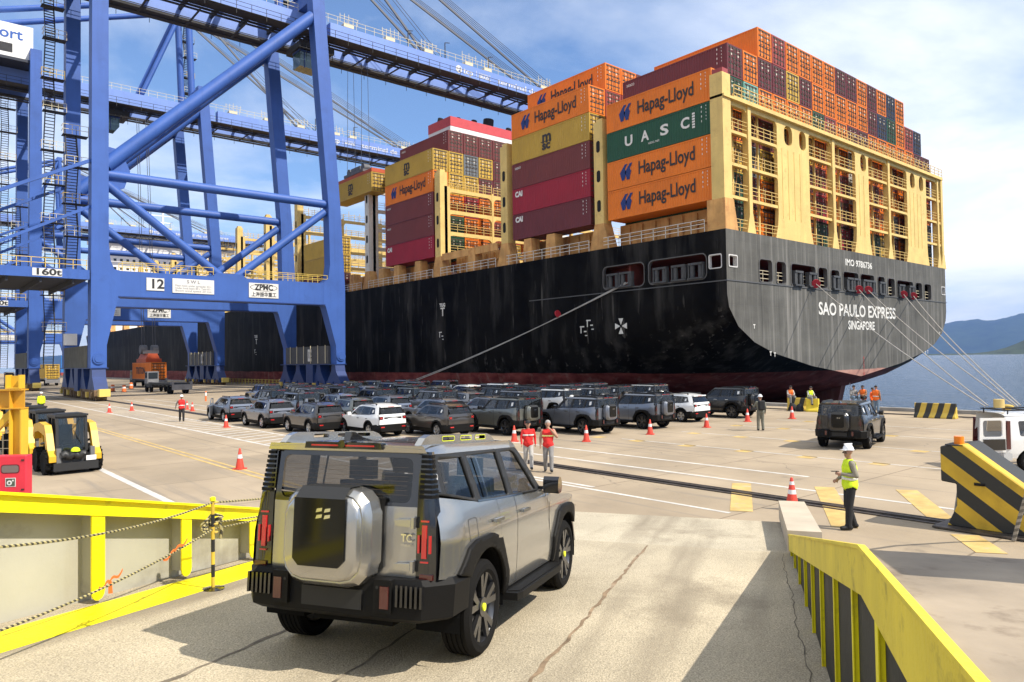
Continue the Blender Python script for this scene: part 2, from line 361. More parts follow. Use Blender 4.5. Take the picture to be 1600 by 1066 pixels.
marking('hatch_bar', [[(13.45, 20+1.25*i), (15.78, 20.9+1.25*i), (15.78, 21.12+1.25*i), (13.45, 20.22+1.25*i)] for i in range(44)], white)
for x in (19.75, 21.9): marking('bay_line', [strip(x-.08, x+.08, -20 if x < 20 else 11.5, 90)], white)
for x in (26.3, 30.9, 35.6, 40.2):
    marking('bay_line', [strip(x-.05, x+.05, -15, 23)], white)
marking('bay_line', [strip(15.48, 15.62, 10.2, 18)], white)
for x, ys in ((26.1, [24.3, 21.9, 19.15, 16.4, 13.75, 11.15, 8.5, 6]), (30.6, [22, 19.4, 16.8, 14.1, 11.5, 9]), (35.5, [22.7, 19.95, 17.3, 14.6]), (40.2, [21, 18.3])):
    for y in ys: marking('bay_dot', [strip(x-.30, x+.30, y-.30, y+.30)], yellow)
for (a, bq) in (((19.4, 12.3), (15.9, 10.1)), ((20.5, 10.3), (16.0, 7.6)), ((21.6, 8.5), (18.4, 6.5)), ((17.1, 5.6), (15.9, 4.75)), ((22.4, 6.3), (19.6, 4.6))):
    d = Vector((bq[0]-a[0], bq[1]-a[1])).normalized(); n = Vector((-d.y, d.x))*.27
    marking('walkway_bar', [[(a[0]+n.x, a[1]+n.y), (a[0]-n.x, a[1]-n.y), (bq[0]-n.x, bq[1]-n.y), (bq[0]+n.x, bq[1]+n.y)]], yellow, .009)
steel = mat('worn_rail_steel', (.10, .085, .075), .5, .5, var=.4, vscale=4)
groove = mat('rail_groove', (.045, .04, .036), .95, var=.4, vscale=3)
for xr in (18.0, 48.4):
    g = MB(); g.add([(xr-.30, -60, .007), (xr+.30, -60, .007), (xr+.30, 480, .007), (xr-.30, 480, .007)], [(0, 1, 2, 3)]); struct(ob('rail_channel', g, groove))
    g = MB(); g.box(xr-.06, -60, .008, xr+.06, 480, .05); g.box(xr-.30, -60, .008, xr-.22, 480, .03); g.box(xr+.22, -60, .008, xr+.30, 480, .03); struct(ob('crane_rail', g, steel))

# ================================================================ the ship's loading ramp in the foreground
PH = R(31.5); RA = Vector((math.cos(PH), math.sin(PH), 0)); RB = Vector((math.sin(PH), -math.cos(PH), 0))
def rz(s): return 1.72-.086*s
def RW(s, r, h=0.): p = RA*s+RB*r; return Vector((p.x, p.y, rz(s)+h))
def ramp_material(name, c):
    m = mat(name, c, .9, var=.22, vscale=.5, bump=.8, bscale=55, dirt=.75, dirt_rgb=(.21, .17, .115), dirt_scale=.55)
    t = m.node_tree; bs = t.nodes['Principled BSDF']; L = t.links.new; src = bs.inputs['Base Color'].links[0].from_socket
    tcn = t.nodes.new('ShaderNodeTexCoord'); n = t.nodes.new('ShaderNodeTexNoise'); n.inputs['Scale'].default_value = 70; n.inputs['Detail'].default_value = 3; L(tcn.outputs['Object'], n.inputs['Vector'])
    r = t.nodes.new('ShaderNodeMapRange'); r.inputs['From Min'].default_value = .3; r.inputs['From Max'].default_value = .7; r.inputs['To Min'].default_value = .55; r.inputs['To Max'].default_value = 1.35; L(n.outputs['Fac'], r.inputs['Value'])
    mu = t.nodes.new('ShaderNodeMix'); mu.data_type = 'RGBA'; mu.blend_type = 'MULTIPLY'; mu.inputs[0].default_value = 1; L(src, mu.inputs[6]); L(r.outputs[0], mu.inputs[7])
    # tyre-worn strips: object X runs along the ramp
    mp = t.nodes.new('ShaderNodeMapping'); mp.inputs['Scale'].default_value = (.06, 1.1, 1); L(tcn.outputs['Object'], mp.inputs[0])
    n2 = t.nodes.new('ShaderNodeTexNoise'); n2.inputs['Scale'].default_value = 1.3; n2.inputs['Detail'].default_value = 6; L(mp.outputs[0], n2.inputs['Vector'])
    r2 = t.nodes.new('ShaderNodeMapRange'); r2.inputs['From Min'].default_value = .5; r2.inputs['From Max'].default_value = .75; r2.inputs['To Max'].default_value = .95; L(n2.outputs['Fac'], r2.inputs['Value'])
    m2 = t.nodes.new('ShaderNodeMix'); m2.data_type = 'RGBA'; L(r2.outputs[0], m2.inputs['Factor']); L(mu.outputs[2], m2.inputs[6]); m2.inputs[7].default_value = (.22, .18, .125, 1)
    L(m2.outputs[2], bs.inputs['Base Color']); return m
ramp = empty('ship_ramp', (0, 0, 0), 0, 'long grey loading ramp with yellow edges that the silver car drives down', 'ramp')
rloc = Matrix(((RA.x, -RB.x, 0, 0), (RA.y, -RB.y, 0, 0), (-.1, 0, 1, 1.87), (0, 0, 0, 1)))   # ramp frame: x along, y to the left, z up
ramp.matrix_world = Matrix(((RA.x, -RB.x, 0, 0), (RA.y, -RB.y, 0, 0), (0, 0, 1, 0), (0, 0, 0, 1)))
def rp(s, r, h=0.): return (s, -r, rz(s)+h)      # ramp-object coordinates
def rbox(mb, s0, s1, r0, r1, h0, h1, h0b=None, h1b=None):
    """box on the ramp; heights above the deck may differ at the far end"""
    h0b = h0 if h0b is None else h0b; h1b = h1 if h1b is None else h1b
    vs = [rp(s0, r1, h0), rp(s1, r1, h0b), rp(s1, r0, h0b), rp(s0, r0, h0), rp(s0, r1, h1), rp(s1, r1, h1b), rp(s1, r0, h1b), rp(s0, r0, h1)]
    return mb.add(vs, [(0, 3, 2, 1), (4, 5, 6, 7), (0, 1, 5, 4), (1, 2, 6, 5), (2, 3, 7, 6), (3, 0, 4, 7)])
deck_m = ramp_material('ramp_grit', (.47, .40, .28))
d = MB()
for s0, s1 in ((-6, 12.55),):
    rbox(d, s0, s1, -7.25, .62, -.35, 0)
ob('deck', d, deck_m, ramp)
d = MB(); rbox(d, 12.60, 16.5, -7.2, .62, -.30, -.012, -.26, -.012); ob('deck', d, ramp_material('ramp_flap_grit', (.46, .40, .29)), ramp)
fl_m = mat('flap_steel', (.13, .115, .095), .7, .2, var=.4, vscale=1.5, bump=.3, bscale=20, dirt=.6, dirt_rgb=(.12, .08, .05), dirt_scale=1.2)
fl_w = mat('flap_worn', (.42, .39, .33), .8, 0, var=.3, vscale=2, bump=.3, bscale=20)
k = 0; r = -6.85
while r < .45:
    wdt = 1.22
    g = MB(); z0 = rz(16.55)-.02; vs = [(16.55, -r, z0), (17.6, -r, .012), (17.6, -(r+wdt-.05), .012), (16.55, -(r+wdt-.05), z0)]
    g.add([(a, b_, c-.03) for a, b_, c in vs]+vs, [(0, 1, 2, 3), (7, 6, 5, 4), (0, 4, 5, 1), (1, 5, 6, 2), (2, 6, 7, 3), (3, 7, 4, 0)])
    me = g.mesh('flap', fl_w if k % 2 else fl_m); bm = bmesh.new(); bm.from_mesh(me); bmesh.ops.recalc_face_normals(bm, faces=bm.faces[:]); bm.to_mesh(me); bm.free()
    link('flap', me, ramp); r += wdt; k += 1
ybright = mat('ramp_yellow', (.88, .76, .004), .5, var=.06, vscale=1.3, bump=.25, bscale=22, streak=.2, streak_rgb=(.70, .50, .01), dirt=.45, dirt_rgb=(.16, .085, .025), dirt_scale=3.6)
ydull = mat('ramp_yellow_worn', (.76, .60, .05), .6, var=.14, vscale=1.2, bump=.35, bscale=20, streak=.35, streak_rgb=(.40, .27, .03), dirt=.7, dirt_rgb=(.13, .075, .025), dirt_scale=3.8)
gpan = mat('ramp_wall_grey', (.385, .37, .305), .7, var=.12, vscale=.8, bump=.15, bscale=12, streak=.5, streak_rgb=(.28, .24, .17), dirt=.5, dirt_rgb=(.10, .075, .05), dirt_scale=1.0)
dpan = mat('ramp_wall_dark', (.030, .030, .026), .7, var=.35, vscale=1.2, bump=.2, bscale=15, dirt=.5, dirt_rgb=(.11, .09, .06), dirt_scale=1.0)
d = MB(); rbox(d, -5, 12.4, -6.88, -6.26, .001, .006); ob('edge_stripe', d, ybright, ramp)
# tar-filled seams and the rusty plank joint along the deck
seam = mat('rusty_seam', (.235, .165, .10), .9, var=.5, vscale=5, bump=.4, dirt=.9, dirt_rgb=(.40, .33, .24), dirt_scale=2.5); tar = mat('tar_seam', (.17, .14, .10), .85, var=.5, vscale=5, dirt=.9, dirt_rgb=(.38, .32, .23), dirt_scale=3)
def wavy(s0, s1, r, wd, m, name='seam', h=.004, amp=.03, slant=0.):
    mb = MB(); n = int((s1-s0)/.18); vs = []; fs = []; rn = random.Random(int(r*100))
    for i in range(n+1):
        s = s0+(s1-s0)*i/n; c = r+slant*(s-s0)+amp*math.sin(s*2.1+r)+rn.uniform(-.02, .02); wv = wd*rn.uniform(.45, 1.1)
        vs += [rp(s, c-wv/2, h), rp(s, c+wv/2, h)]
    fs = [(2*i, 2*i+1, 2*i+3, 2*i+2)[::-1] for i in range(n)]
    mb.add(vs, fs); me = mb.mesh(name, m); bm = bmesh.new(); bm.from_mesh(me)
    for f in bm.faces:
        if f.normal.z < 0: f.normal_flip()
    bm.to_mesh(me); bm.free(); return link(name, me, ramp)
wavy(-1, 12.4, -1.72, .055, seam, amp=.008); wavy(-1, 12.4, -4.35, .06, tar, slant=-.006, amp=.015); wavy(-1, 12.4, -3.2, .035, tar, amp=.012); wavy(1, 12.4, .40, .014, tar, amp=.012)
d = MB(); rbox(d, 12.55, 12.60, -6.9, .6, -.05, -.02); ob('joint', d, tar, ramp)

# left bulwark: sloping top, recessed grey panels, yellow flange and rounded ribs
def ltop(s): return 2.56-.2355*(s-5.25)          # absolute height of the top edge
RL = -7.0
S0, S1 = -4.5, 12.3
nseg = 24
d = MB()
def quadwall(mb, s0, s1, r0, r1, zb, zt):
    """wall slab between two lateral offsets, zb/zt functions of s (absolute)"""
    vs = []
    for s in (s0, s1):
        for r in (r0, r1): vs += [(s, -r, zb(s)), (s, -r, zt(s))]
    # order: s0r0b,s0r0t,s0r1b,s0r1t,s1r0b,...
    return mb.add(vs, [(0, 1, 3, 2), (4, 6, 7, 5), (0, 4, 5, 1), (2, 3, 7, 6), (1, 5, 7, 3), (0, 2, 6, 4)])
quadwall(d, S0, S1, RL-.22, RL-.14, lambda s: rz(s), ltop); 
def fixn(me):
    bm = bmesh.new(); bm.from_mesh(me); bmesh.ops.recalc_face_normals(bm, faces=bm.faces[:]); bm.to_mesh(me); bm.free(); return me
def rob(name, mb, m, smooth=None, par=None):
    me = fixn(mb.mesh(name, m)); 
    if smooth: shade(me, smooth)
    return link(name, me, par or ramp)
rob('wall_panel', d, gpan)
d = MB(); quadwall(d, S0, S1, RL-.24, RL+.16, lambda s: ltop(s), lambda s: ltop(s)+.03); rob('top_flange', d, ybright)
d = MB(); quadwall(d, S0, S1, RL+.08, RL+.105, lambda s: ltop(s)-.17, lambda s: ltop(s)-.002); rob('top_band', d, ybright)
for i, s in enumerate([-1.7, -.35, .98, 2.3, 3.62, 4.94, 6.27, 7.6, 8.93, 10.25]):
    h = ltop(s)-.17-rz(s)
    if h < .2: continue
    dd = MB(); dd.box(s+.02, -(RL+.07), rz(s)+.10, s+.05, -(RL-.14), ltop(s)-.01); rob('rib_web', dd, gpan)
    # rounded yellow face plate
    pts = [(-.085, h+.02), (.085, h+.02)]+[(.085*math.cos(a), .13+.10*math.sin(a)) for a in [0, -.5, -1.0, -math.pi/2, -2.1, -2.6, -math.pi]]
    dd = MB(); vs = [(s+.035+p, -(RL+.07), rz(s)+q_) for p, q_ in pts]; n = len(vs)
    dd.add(vs+[(x, y-.022, z) for x, y, z in vs], [tuple(range(n)), tuple(range(n, 2*n))]+[(j, (j+1) % n, (j+1) % n+n, j+n) for j in range(n)])
    rob('rib_plate', dd, ybright)

# right bulwark: yellow band over dark recesses between yellow ribs, and the raised plate outside it
SK = 4.2
def rtop(s): return (rz(s)+1.44) if s < SK else (rz(SK)+1.44)+(rz(12.7)+.27-rz(SK)-1.44)*(s-SK)/(12.7-SK)
def rband(s): return rtop(s)-(.25 if s > SK else .25+(SK-s)*.04)
RR = .52
d = MB()
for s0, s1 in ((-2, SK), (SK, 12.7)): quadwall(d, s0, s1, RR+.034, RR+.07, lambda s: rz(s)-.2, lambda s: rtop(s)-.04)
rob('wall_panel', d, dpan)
d = MB()
for s0, s1 in ((-2, SK), (SK, 12.7)): quadwall(d, s0, s1, RR-.004, RR+.03, rband, lambda s: rtop(s)-.012)
rob('top_band', d, ydull)
d = MB()
for s0, s1 in ((-2, SK), (SK, 12.7)): quadwall(d, s0, s1, RR-.014, RR+.022, lambda s: rtop(s)-.010, lambda s: rtop(s)+.012)
rob('top_flange', d, ydull)
for s in (1.9, 2.62, 3.75, 4.65, 5.7, 6.85, 7.9, 9.0, 10.2, 11.3, 12.3):
    wd = .035 if s > 4 else .07
    dd = MB(); quadwall(dd, s-wd/2, s+wd/2, RR+.008, RR+.033, lambda s: rz(s)-.15, lambda s: rband(s)+.1)
    quadwall(dd, s-wd/2-.008, s+wd/2+.008, RR+.001, RR+.0075, lambda s: rz(s)-.15, lambda s: rband(s)+.02); rob('rib', dd, ybright)
kb = mat('kerb_plate_beige', (.47, .40, .30), .7, var=.15, vscale=1.2, bump=.2, bscale=15, dirt=.3, dirt_rgb=(.3, .24, .17))
d = MB(); vs = [rp(12.72, .50, -.02), rp(12.72, 1.02, -.02), rp(16.9, .50, .02), rp(16.9, 1.02, .02)]
vt = [rp(12.72, .50, .34), rp(12.72, 1.02, .34), rp(16.9, .50, .40), rp(16.9, 1.02, .40)]
d.add(vs+vt, [(0, 1, 3, 2), (4, 6, 7, 5), (0, 4, 5, 1), (2, 3, 7, 6), (0, 2, 6, 4), (1, 5, 7, 3)]); rob('end_kerb', d, kb)
pm = mat('side_plate', (.30, .242, .172), .75, var=.3, vscale=1.6, bump=.2, bscale=10, dirt=.9, dirt_rgb=(.13, .092, .058), dirt_scale=3.)
d = MB(); vs = [(-3, -.545, rtop(-3)-.01), (SK-.01, -.545, rtop(SK-.01)-.01), (SK-.01, -7.5, rtop(SK-.01)-.01), (-3, -7.5, rtop(-3)-.01)]
d.add([(a, b_, c-.25) for a, b_, c in vs]+vs, [(0, 1, 2, 3), (7, 6, 5, 4), (0, 4, 5, 1), (1, 5, 6, 2), (2, 6, 7, 3), (3, 7, 4, 0)]); rob('side_platform', d, pm)
# ================================================================ the container ship
SX, SY, SZ = 53.7, 35.0, 14.65          # port side, transom, deck level
HB = 24.55; CX = SX+HB
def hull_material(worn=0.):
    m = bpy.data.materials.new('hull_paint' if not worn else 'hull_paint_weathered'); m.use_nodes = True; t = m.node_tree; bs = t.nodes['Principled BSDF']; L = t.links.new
    bs.inputs['Roughness'].default_value = .5; bs.inputs['Specular IOR Level'].default_value = .03
    tcn = t.nodes.new('ShaderNodeTexCoord'); sp = t.nodes.new('ShaderNodeSeparateXYZ'); L(tcn.outputs['Object'], sp.inputs[0])
    def nz(sc, scale=1, det=5, rg=.6):
        mp = t.nodes.new('ShaderNodeMapping'); mp.inputs['Scale'].default_value = sc; L(tcn.outputs['Object'], mp.inputs[0])
        n = t.nodes.new('ShaderNodeTexNoise'); n.inputs['Scale'].default_value = scale; n.inputs['Detail'].default_value = det; n.inputs['Roughness'].default_value = rg; L(mp.outputs[0], n.inputs['Vector']); return n.outputs['Fac']
    def mr(s, a, b, lo=0., hi=1.):
        r = t.nodes.new('ShaderNodeMapRange'); r.inputs['From Min'].default_value = a; r.inputs['From Max'].default_value = b; r.inputs['To Min'].default_value = lo; r.inputs['To Max'].default_value = hi; L(s, r.inputs['Value']); return r.outputs[0]
    def mix(f, a, b):
        x = t.nodes.new('ShaderNodeMix'); x.data_type = 'RGBA'; L(f, x.inputs['Factor'])
        for i, c in ((6, a), (7, b)):
            if isinstance(c, tuple): x.inputs[i].default_value = (*c, 1)
            else: L(c, x.inputs[i])
        return x.outputs[2]
    blk = mix(mr(nz((.25, .25, .25)), .35, .65), (.0025, .0025, .0028), (.009, .0085, .008))
    blk = mix(mr(nz((1.3, .55, .09), 1, 6), .50, .82, 0, .45), blk, (.10, .093, .084))          # pale salt runs
    blk = mix(mr(nz((3.5, 1.6, .15), 1, 4), .62, .82, 0, .5), blk, (.25, .23, .20))
    if worn:  # transom only: wear, plus its sunlit brightness painted into the colour
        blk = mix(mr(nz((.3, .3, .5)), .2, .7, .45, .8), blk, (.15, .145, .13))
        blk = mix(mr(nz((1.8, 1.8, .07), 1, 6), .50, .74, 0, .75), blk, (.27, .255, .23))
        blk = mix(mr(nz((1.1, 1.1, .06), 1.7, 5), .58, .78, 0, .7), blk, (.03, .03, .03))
    red = mix(mr(nz((.4, .4, 1.2)), .35, .7), (.095, .020, .018), (.24, .065, .055))
    red = mix(mr(nz((1.6, .8, .2), 1, 6), .55, .75, 0, .6), red, (.26, .17, .14))
    if worn: red = mix(mr(nz((.5, .5, 1.5), 1, 6), .3, .7, .45, .9), red, (.42, .25, .20))  # pinkish: faded red together with the sunlit tone put into the colour
    zz = t.nodes.new('ShaderNodeMath'); zz.operation = 'MULTIPLY_ADD'; L(nz((.3, .3, .3), 1, 6), zz.inputs[0]); zz.inputs[1].default_value = .35; L(sp.outputs['Z'], zz.inputs[2])
    L(mix(mr(zz.outputs[0], 2.42, 2.48), red, blk), bs.inputs['Base Color'])
    b = t.nodes.new('ShaderNodeBump'); b.inputs['Strength'].default_value = .25; b.inputs['Distance'].default_value = .12
    ad = t.nodes.new('ShaderNodeMath'); L(sp.outputs['X'], ad.inputs[0]); L(sp.outputs['Y'], ad.inputs[1]); cbn = t.nodes.new('ShaderNodeCombineXYZ'); L(ad.outputs[0], cbn.inputs[0]); L(sp.outputs['Z'], cbn.inputs[1])
    br = t.nodes.new('ShaderNodeTexBrick'); L(cbn.outputs[0], br.inputs['Vector']); br.inputs['Scale'].default_value = 1; br.inputs['Brick Width'].default_value = 9.5; br.inputs['Row Height'].default_value = 2.75; br.inputs['Mortar Size'].default_value = .03; br.inputs['Mortar Smooth'].default_value = .5
    h2 = t.nodes.new('ShaderNodeMath'); h2.operation = 'MULTIPLY_ADD'; L(br.outputs['Fac'], h2.inputs[0]); h2.inputs[1].default_value = -.35; L(nz((.12, .34, .34), 1, 2), h2.inputs[2]); L(h2.outputs[0], b.inputs['Height']); L(b.outputs[0], bs.inputs['Normal']); return m
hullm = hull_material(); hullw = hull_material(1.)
ship = empty('container_ship', (SX, SY, 0), 0, 'huge black container ship with yellow lashing bridges moored along the quay', 'ship')
ship.location = (0, 0, 0)
TR = [(HB, 9.6), (HB-.02, 9.1), (HB-.25, 8.0), (HB-1.6, 6.38), (HB-4.1, 5.02), (HB-7.3, 4.05), (HB-14.2, 2.77), (0, 1.52)]
MID = [(HB, 9.6), (HB, 6), (HB, 2), (HB, -1), (HB, -4.5), (HB-1.6, -7), (HB-5, -8), (0, -8)]
BOWT = [(HB, 9.6)]
def section(Y):
    if Y < 110:
        u = (Y-SY)/75; k = min(1, u)**.8; k2 = min(1, u*1.15)**.62
        return [(a[0]+(b_[0]-a[0])*min(1, u)**.75, a[1]+(b_[1]-a[1])*k2) for a, b_ in zip(TR, MID)]
    if Y > 285:
        u = min(1, (Y-285)/80); f = 1-u**2.2
        out = []
        for (dx_, z) in MID: out.append((dx_*max(0, 1-(u*(1.0+.22*(9.6-z)/17))**2.0)*1., z))
        return out
    return MID
mb = MB(); Ys = [35, 37, 40, 44, 49, 55, 62, 70, 80, 92, 105, 140, 200, 285, 300, 312, 324, 334, 343, 351, 358, 363]
n = len(TR); vs = []; fs = []
for Y in Ys:
    se = section(Y); row = [(CX-a, Y, z) for a, z in se]+[(CX+a, Y, z) for a, z in se[-2::-1]]; vs += row
m_ = 2*n-1
for i in range(len(Ys)-1):
    for j in range(m_-1): fs.append((i*m_+j, i*m_+j+1, (i+1)*m_+j+1, (i+1)*m_+j))
mb.add(vs, fs)
def shipob(name, mb, m, smooth=None, par=ship): 
    me = mb.mesh(name, m)
    if smooth: shade(me, smooth)
    return link(name, me, par)
me = fixn(mb.mesh('hull_plating', hullm)); shade(me, 50); link('hull_plating', me, ship)
# upper strake, port side aft: openings of the mooring deck
def vfill(mb, outer, holes, fn):
    v, f = filled(outer, holes); mb.add([fn(a, b_) for a, b_ in v], f)
port_holes = [(43.85, 10.6, 48.95, 12.75), (36.99, 10.6, 43.25, 12.75), (35.49, 11.42, 36.65, 12.5)]
up = MB(); vfill(up, [(35, 9.6), (70, 9.6), (70, SZ), (35, SZ)], [rrect(a, b_, c, d_, .5 if c-a > 2 else .15) for a, b_, c, d_ in port_holes], lambda y, z: (SX, y, z))
me = up.mesh('strake', hullm); link('strake', me, ship)
for nm, x in (('port', SX), ('starboard', CX+HB)):
    up = MB(); y0 = 70 if nm == 'port' else 35
    up.add([(x, y0, 9.6), (x, 285, 9.6), (x, 285, SZ), (x, y0, SZ)], [(0, 1, 2, 3)]); link('strake', fixn(up.mesh('strake', hullm)), ship)
# bow strake with flare
up = MB(); vs = []; fs = []; bys = [285, 300, 312, 324, 334, 343, 351, 358, 363]
for i, Y in enumerate(bys):
    a = section(Y)[0][0]; u = (Y-285)/80; fl = 1.5*u*(1 if i else 0); zt = SZ+max(0, (Y-310)/55)*3
    vs += [(CX-a, Y, 9.6), (CX-a-fl, Y+u*2, zt), (CX+a, Y, 9.6), (CX+a+fl, Y+u*2, zt)]
for i in range(len(bys)-1):
    fs += [(4*i, 4*i+4, 4*i+5, 4*i+1), (4*i+2, 4*i+3, 4*i+7, 4*i+6)]
k = 4*(len(bys)-1); fs.append((k, k+1, k+3, k+2)); up.add(vs, fs); me = fixn(up.mesh('bow', hullm)); shade(me, 60); link('bow', me, ship)
# transom
toph = [(54.08, 11.5, 55.25, 12.4), (58.8, 10.45, 60.9, 12.45), (61.66, 10.45, 63.3, 12.45), (64.3, 10.4, 68.9, 12.45), (69.5, 10.45, 71.3, 12.45), (72.1, 10.45, 73.85, 12.4), (74.75, 10.5, 78.15, 12.4), (78.7, 10.45, 81.95, 12.4), (82.9, 10.35, 84.6, 12.4), (85.5, 10.35, 87.25, 12.35), (87.95, 10.35, 92.45, 12.3), (93.25, 10.35, 95.1, 12.3), (95.9, 10.35, 97.9, 12.3), (101.4, 11.3, 102.5, 12.2)]
tr = MB(); outline = [(CX-a, z) for a, z in TR]+[(CX+a, z) for a, z in TR[-2::-1]]+[(CX+HB, SZ), (CX-HB, SZ)]
vfill(tr, outline, [rrect(a, b_, c, d_, .35 if c-a > 1.3 else .12) for a, b_, c, d_ in toph], lambda x, z: (x, SY, z))
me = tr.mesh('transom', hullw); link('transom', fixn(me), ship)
rim = mat('rim_white', (.55, .53, .5), .6, var=.2); rimd = mat('hull_rim', (.09, .085, .08), .6)
for (a, b_, c, d_) in toph:
    g = MB(); o = rrect(a, b_, c, d_, .35 if c-a > 1.3 else .12); cxx, czz = (a+c)/2, (b_+d_)/2
    kx = 1+.09/(c-a)*2; kz = 1+.09/(d_-b_)*2; o2 = [(cxx+(p-cxx)*kx, czz+(q_-czz)*kz) for p, q_ in o]; n_ = len(o)
    g.add([(p, SY-.05, q_) for p, q_ in o]+[(p, SY-.05, q_) for p, q_ in o2]+[(p, SY+.02, q_) for p, q_ in o2]+[(p, SY+.35, q_) for p, q_ in o], [(i, (i+1) % n_, (i+1) % n_+n_, i+n_) for i in range(n_)]+[(i+n_, (i+1) % n_+n_, (i+1) % n_+2*n_, i+2*n_) for i in range(n_)]+[(i, i+3*n_, (i+1) % n_+3*n_, (i+1) % n_) for i in range(n_)])
    link('opening_rim', fixn(g.mesh('opening_rim', rim if c-a < 1.3 else rimd)), ship)
for (a, b_, c, d_) in port_holes:
    g = MB(); o = rrect(a, b_, c, d_, .5 if c-a > 2 else .15); n_ = len(o); cxx, czz = (a+c)/2, (b_+d_)/2
    kx = 1+.09/(c-a)*2; kz = 1+.09/(d_-b_)*2; o2 = [(cxx+(p-cxx)*kx, czz+(q_-czz)*kz) for p, q_ in o]
    g.add([(SX-.05, p, q_) for p, q_ in o]+[(SX-.05, p, q_) for p, q_ in o2]+[(SX+.3, p, q_) for p, q_ in o], [(i, (i+1) % n_, (i+1) % n_+n_, i+n_) for i in range(n_)]+[(i, i+2*n_, (i+1) % n_+2*n_, (i+1) % n_) for i in range(n_)])
    link('opening_rim', fixn(g.mesh('opening_rim', rim if c-a < 1.3 else rimd)), ship)
# room behind the openings
rust_in = mat('mooring_deck_red', (.20, .045, .035), .8, var=.3, vscale=.7)
rm = MB(); rm.box(SX+.6, SY+.4, 10.0, CX+HB-.6, 60, 10.15); rm.box(SX+.6, SY+.4, 12.85, CX+HB-.6, 60, 13.0); rm.box(SX+.6, 46, 10.15, CX+HB-.6, 46.2, 12.85); rm.box(56, 46.2, 10.15, 56.2, 60, 12.85)
link('mooring_deck', rm.mesh('mooring_deck', rust_in), ship)
# knuckle line and weld seam on the hull
g = MB(); g.box(SX-.06, SY-.06, 10.24, CX+HB+.06, SY, 10.34); g.box(SX-.05, SY, 10.22, SX, 60, 10.31); link('rubbing_bar', g.mesh('rubbing_bar', mat('bar_grey', (.08, .08, .08), .6)), ship)
d = MB(); d.box(SX+.02, SY+.02, SZ-.25, CX+HB-.02, 300, SZ); link('deck', d.mesh('deck', mat('ship_deck', (.22, .10, .06), .85, var=.3)), ship)
# mooring rollers and rails seen inside the openings
dark = mat('fairlead_grey', (.055, .055, .055), .6, var=.3); rail_m = mat('rail_cream', (.55, .47, .32), .6)
for (a, b_, c, d_) in toph[1:-1]:
    g = MB()
    for zz in (b_+.35, b_+.75, b_+1.05): g.bar((a, SY+.3, zz), (c, SY+.3, zz), .05, .05)
    for xx in [a+(c-a)*i/max(1, round((c-a)/.9)) for i in range(1, max(1, round((c-a)/.9)))]: g.bar((xx, SY+.3, b_), (xx, SY+.3, b_+1.05), .05, .05)
    link('rail', g.mesh('rail', rail_m), ship)
def roller(x, y, z, face):
    g = MB()
    for k in (-.42, .42):
        if face == '-Y': g.tube((x+k, y, z), (x+k, y, z+1.15), .22, 10); 
        else: g.tube((x, y+k, z), (x, y+k, z+1.15), .22, 10)
    if face == '-Y': g.box(x-.75, y-.25, z+1.1, x+.75, y+.25, z+1.3); g.box(x-.8, y-.3, z-.15, x+.8, y+.3, z); g.box(x-.78, y-.2, z, x-.66, y+.2, z+1.15); g.box(x+.66, y-.2, z, x+.78, y+.2, z+1.15)
    else: g.box(x-.25, y-.75, z+1.1, x+.25, y+.75, z+1.3); g.box(x-.3, y-.8, z-.15, x+.3, y+.8, z); g.box(x-.2, y-.78, z, x+.2, y-.66, z+1.15); g.box(x-.2, y+.66, z, x+.2, y+.78, z+1.15)
    link('fairlead', g.mesh('fairlead', dark), ship)
for x in (65.4, 68.1, 73, 76, 77.4, 79.7, 81.2, 83.75, 88.9, 91.7): roller(x, SY-.02, 10.52, '-Y')
for y in (46, 47.6, 38, 39.8, 41.9): roller(SX-.02, y, 10.75, '-X')
cap = mat('line_guard_red', (.42, .02, .03), .6)
# rudder and skeg under the counter
g = MB(); g.prism([(38.5, -6), (47.5, -6), (49, 0), (47.0, 1.9), (36.6, 1.75)], CX-.5, CX+.5, 'x'); link('rudder', fixn(g.mesh('rudder', mat('antifouling', (.10, .025, .02), .7, var=.35, vscale=.6, streak=.4, streak_rgb=(.2, .12, .1)))), ship)
g = MB()
g.prism([(51, -6), (75, -6), (75, 2), (47.5, 2.0), (49.5, .6)], CX-1.2, CX+1.2, 'x'); link('skeg', fixn(g.mesh('skeg', _M['antifouling'])), ship)
# writing on the hull
wpaint = mat('hull_white', (.62, .60, .55), .7, var=.2, vscale=3)
text('SAO PAULO EXPRESS', 1.75, wpaint, (69.4, SY-.012, 8.35), '-Y', ship, width=17.9, bold=.035)
text('SINGAPORE', 1.25, wpaint, (75.6, SY-.012, 6.85), '-Y', ship, width=6.2, bold=.03)
text('IMO 9786736', .95, wpaint, (75.3, SY-.012, 13.4), '-Y', ship, width=6.2, bold=.02)
g = MB()
for a in range(4):
    c, s = math.cos(a*math.pi/2), math.sin(a*math.pi/2)
    tri = [(.10, 0), (.30*1+.45, .30), (.75, -.30)]
    g.add([(SX-.02, 46.8-(x*c-y*s), 6.9+(x*s+y*c)) for x, y in tri], [(0, 1, 2)])
link('hull_mark', g.mesh('hull_mark', wpaint), ship)
for (s_, y, z, sz) in (('TUG', 77.3, 10.9, .6), ('T', 77.1, 10.0, 1.5), ('TUG', 106, 8.5, .6), ('T', 105.6, 7.7, 1.2), ('TUG', 140, 9, .7), ('T', 139.5, 8, 1.4)):
    text(s_, sz, wpaint, (SX-.015, y, z), '-X', ship, bold=.03)
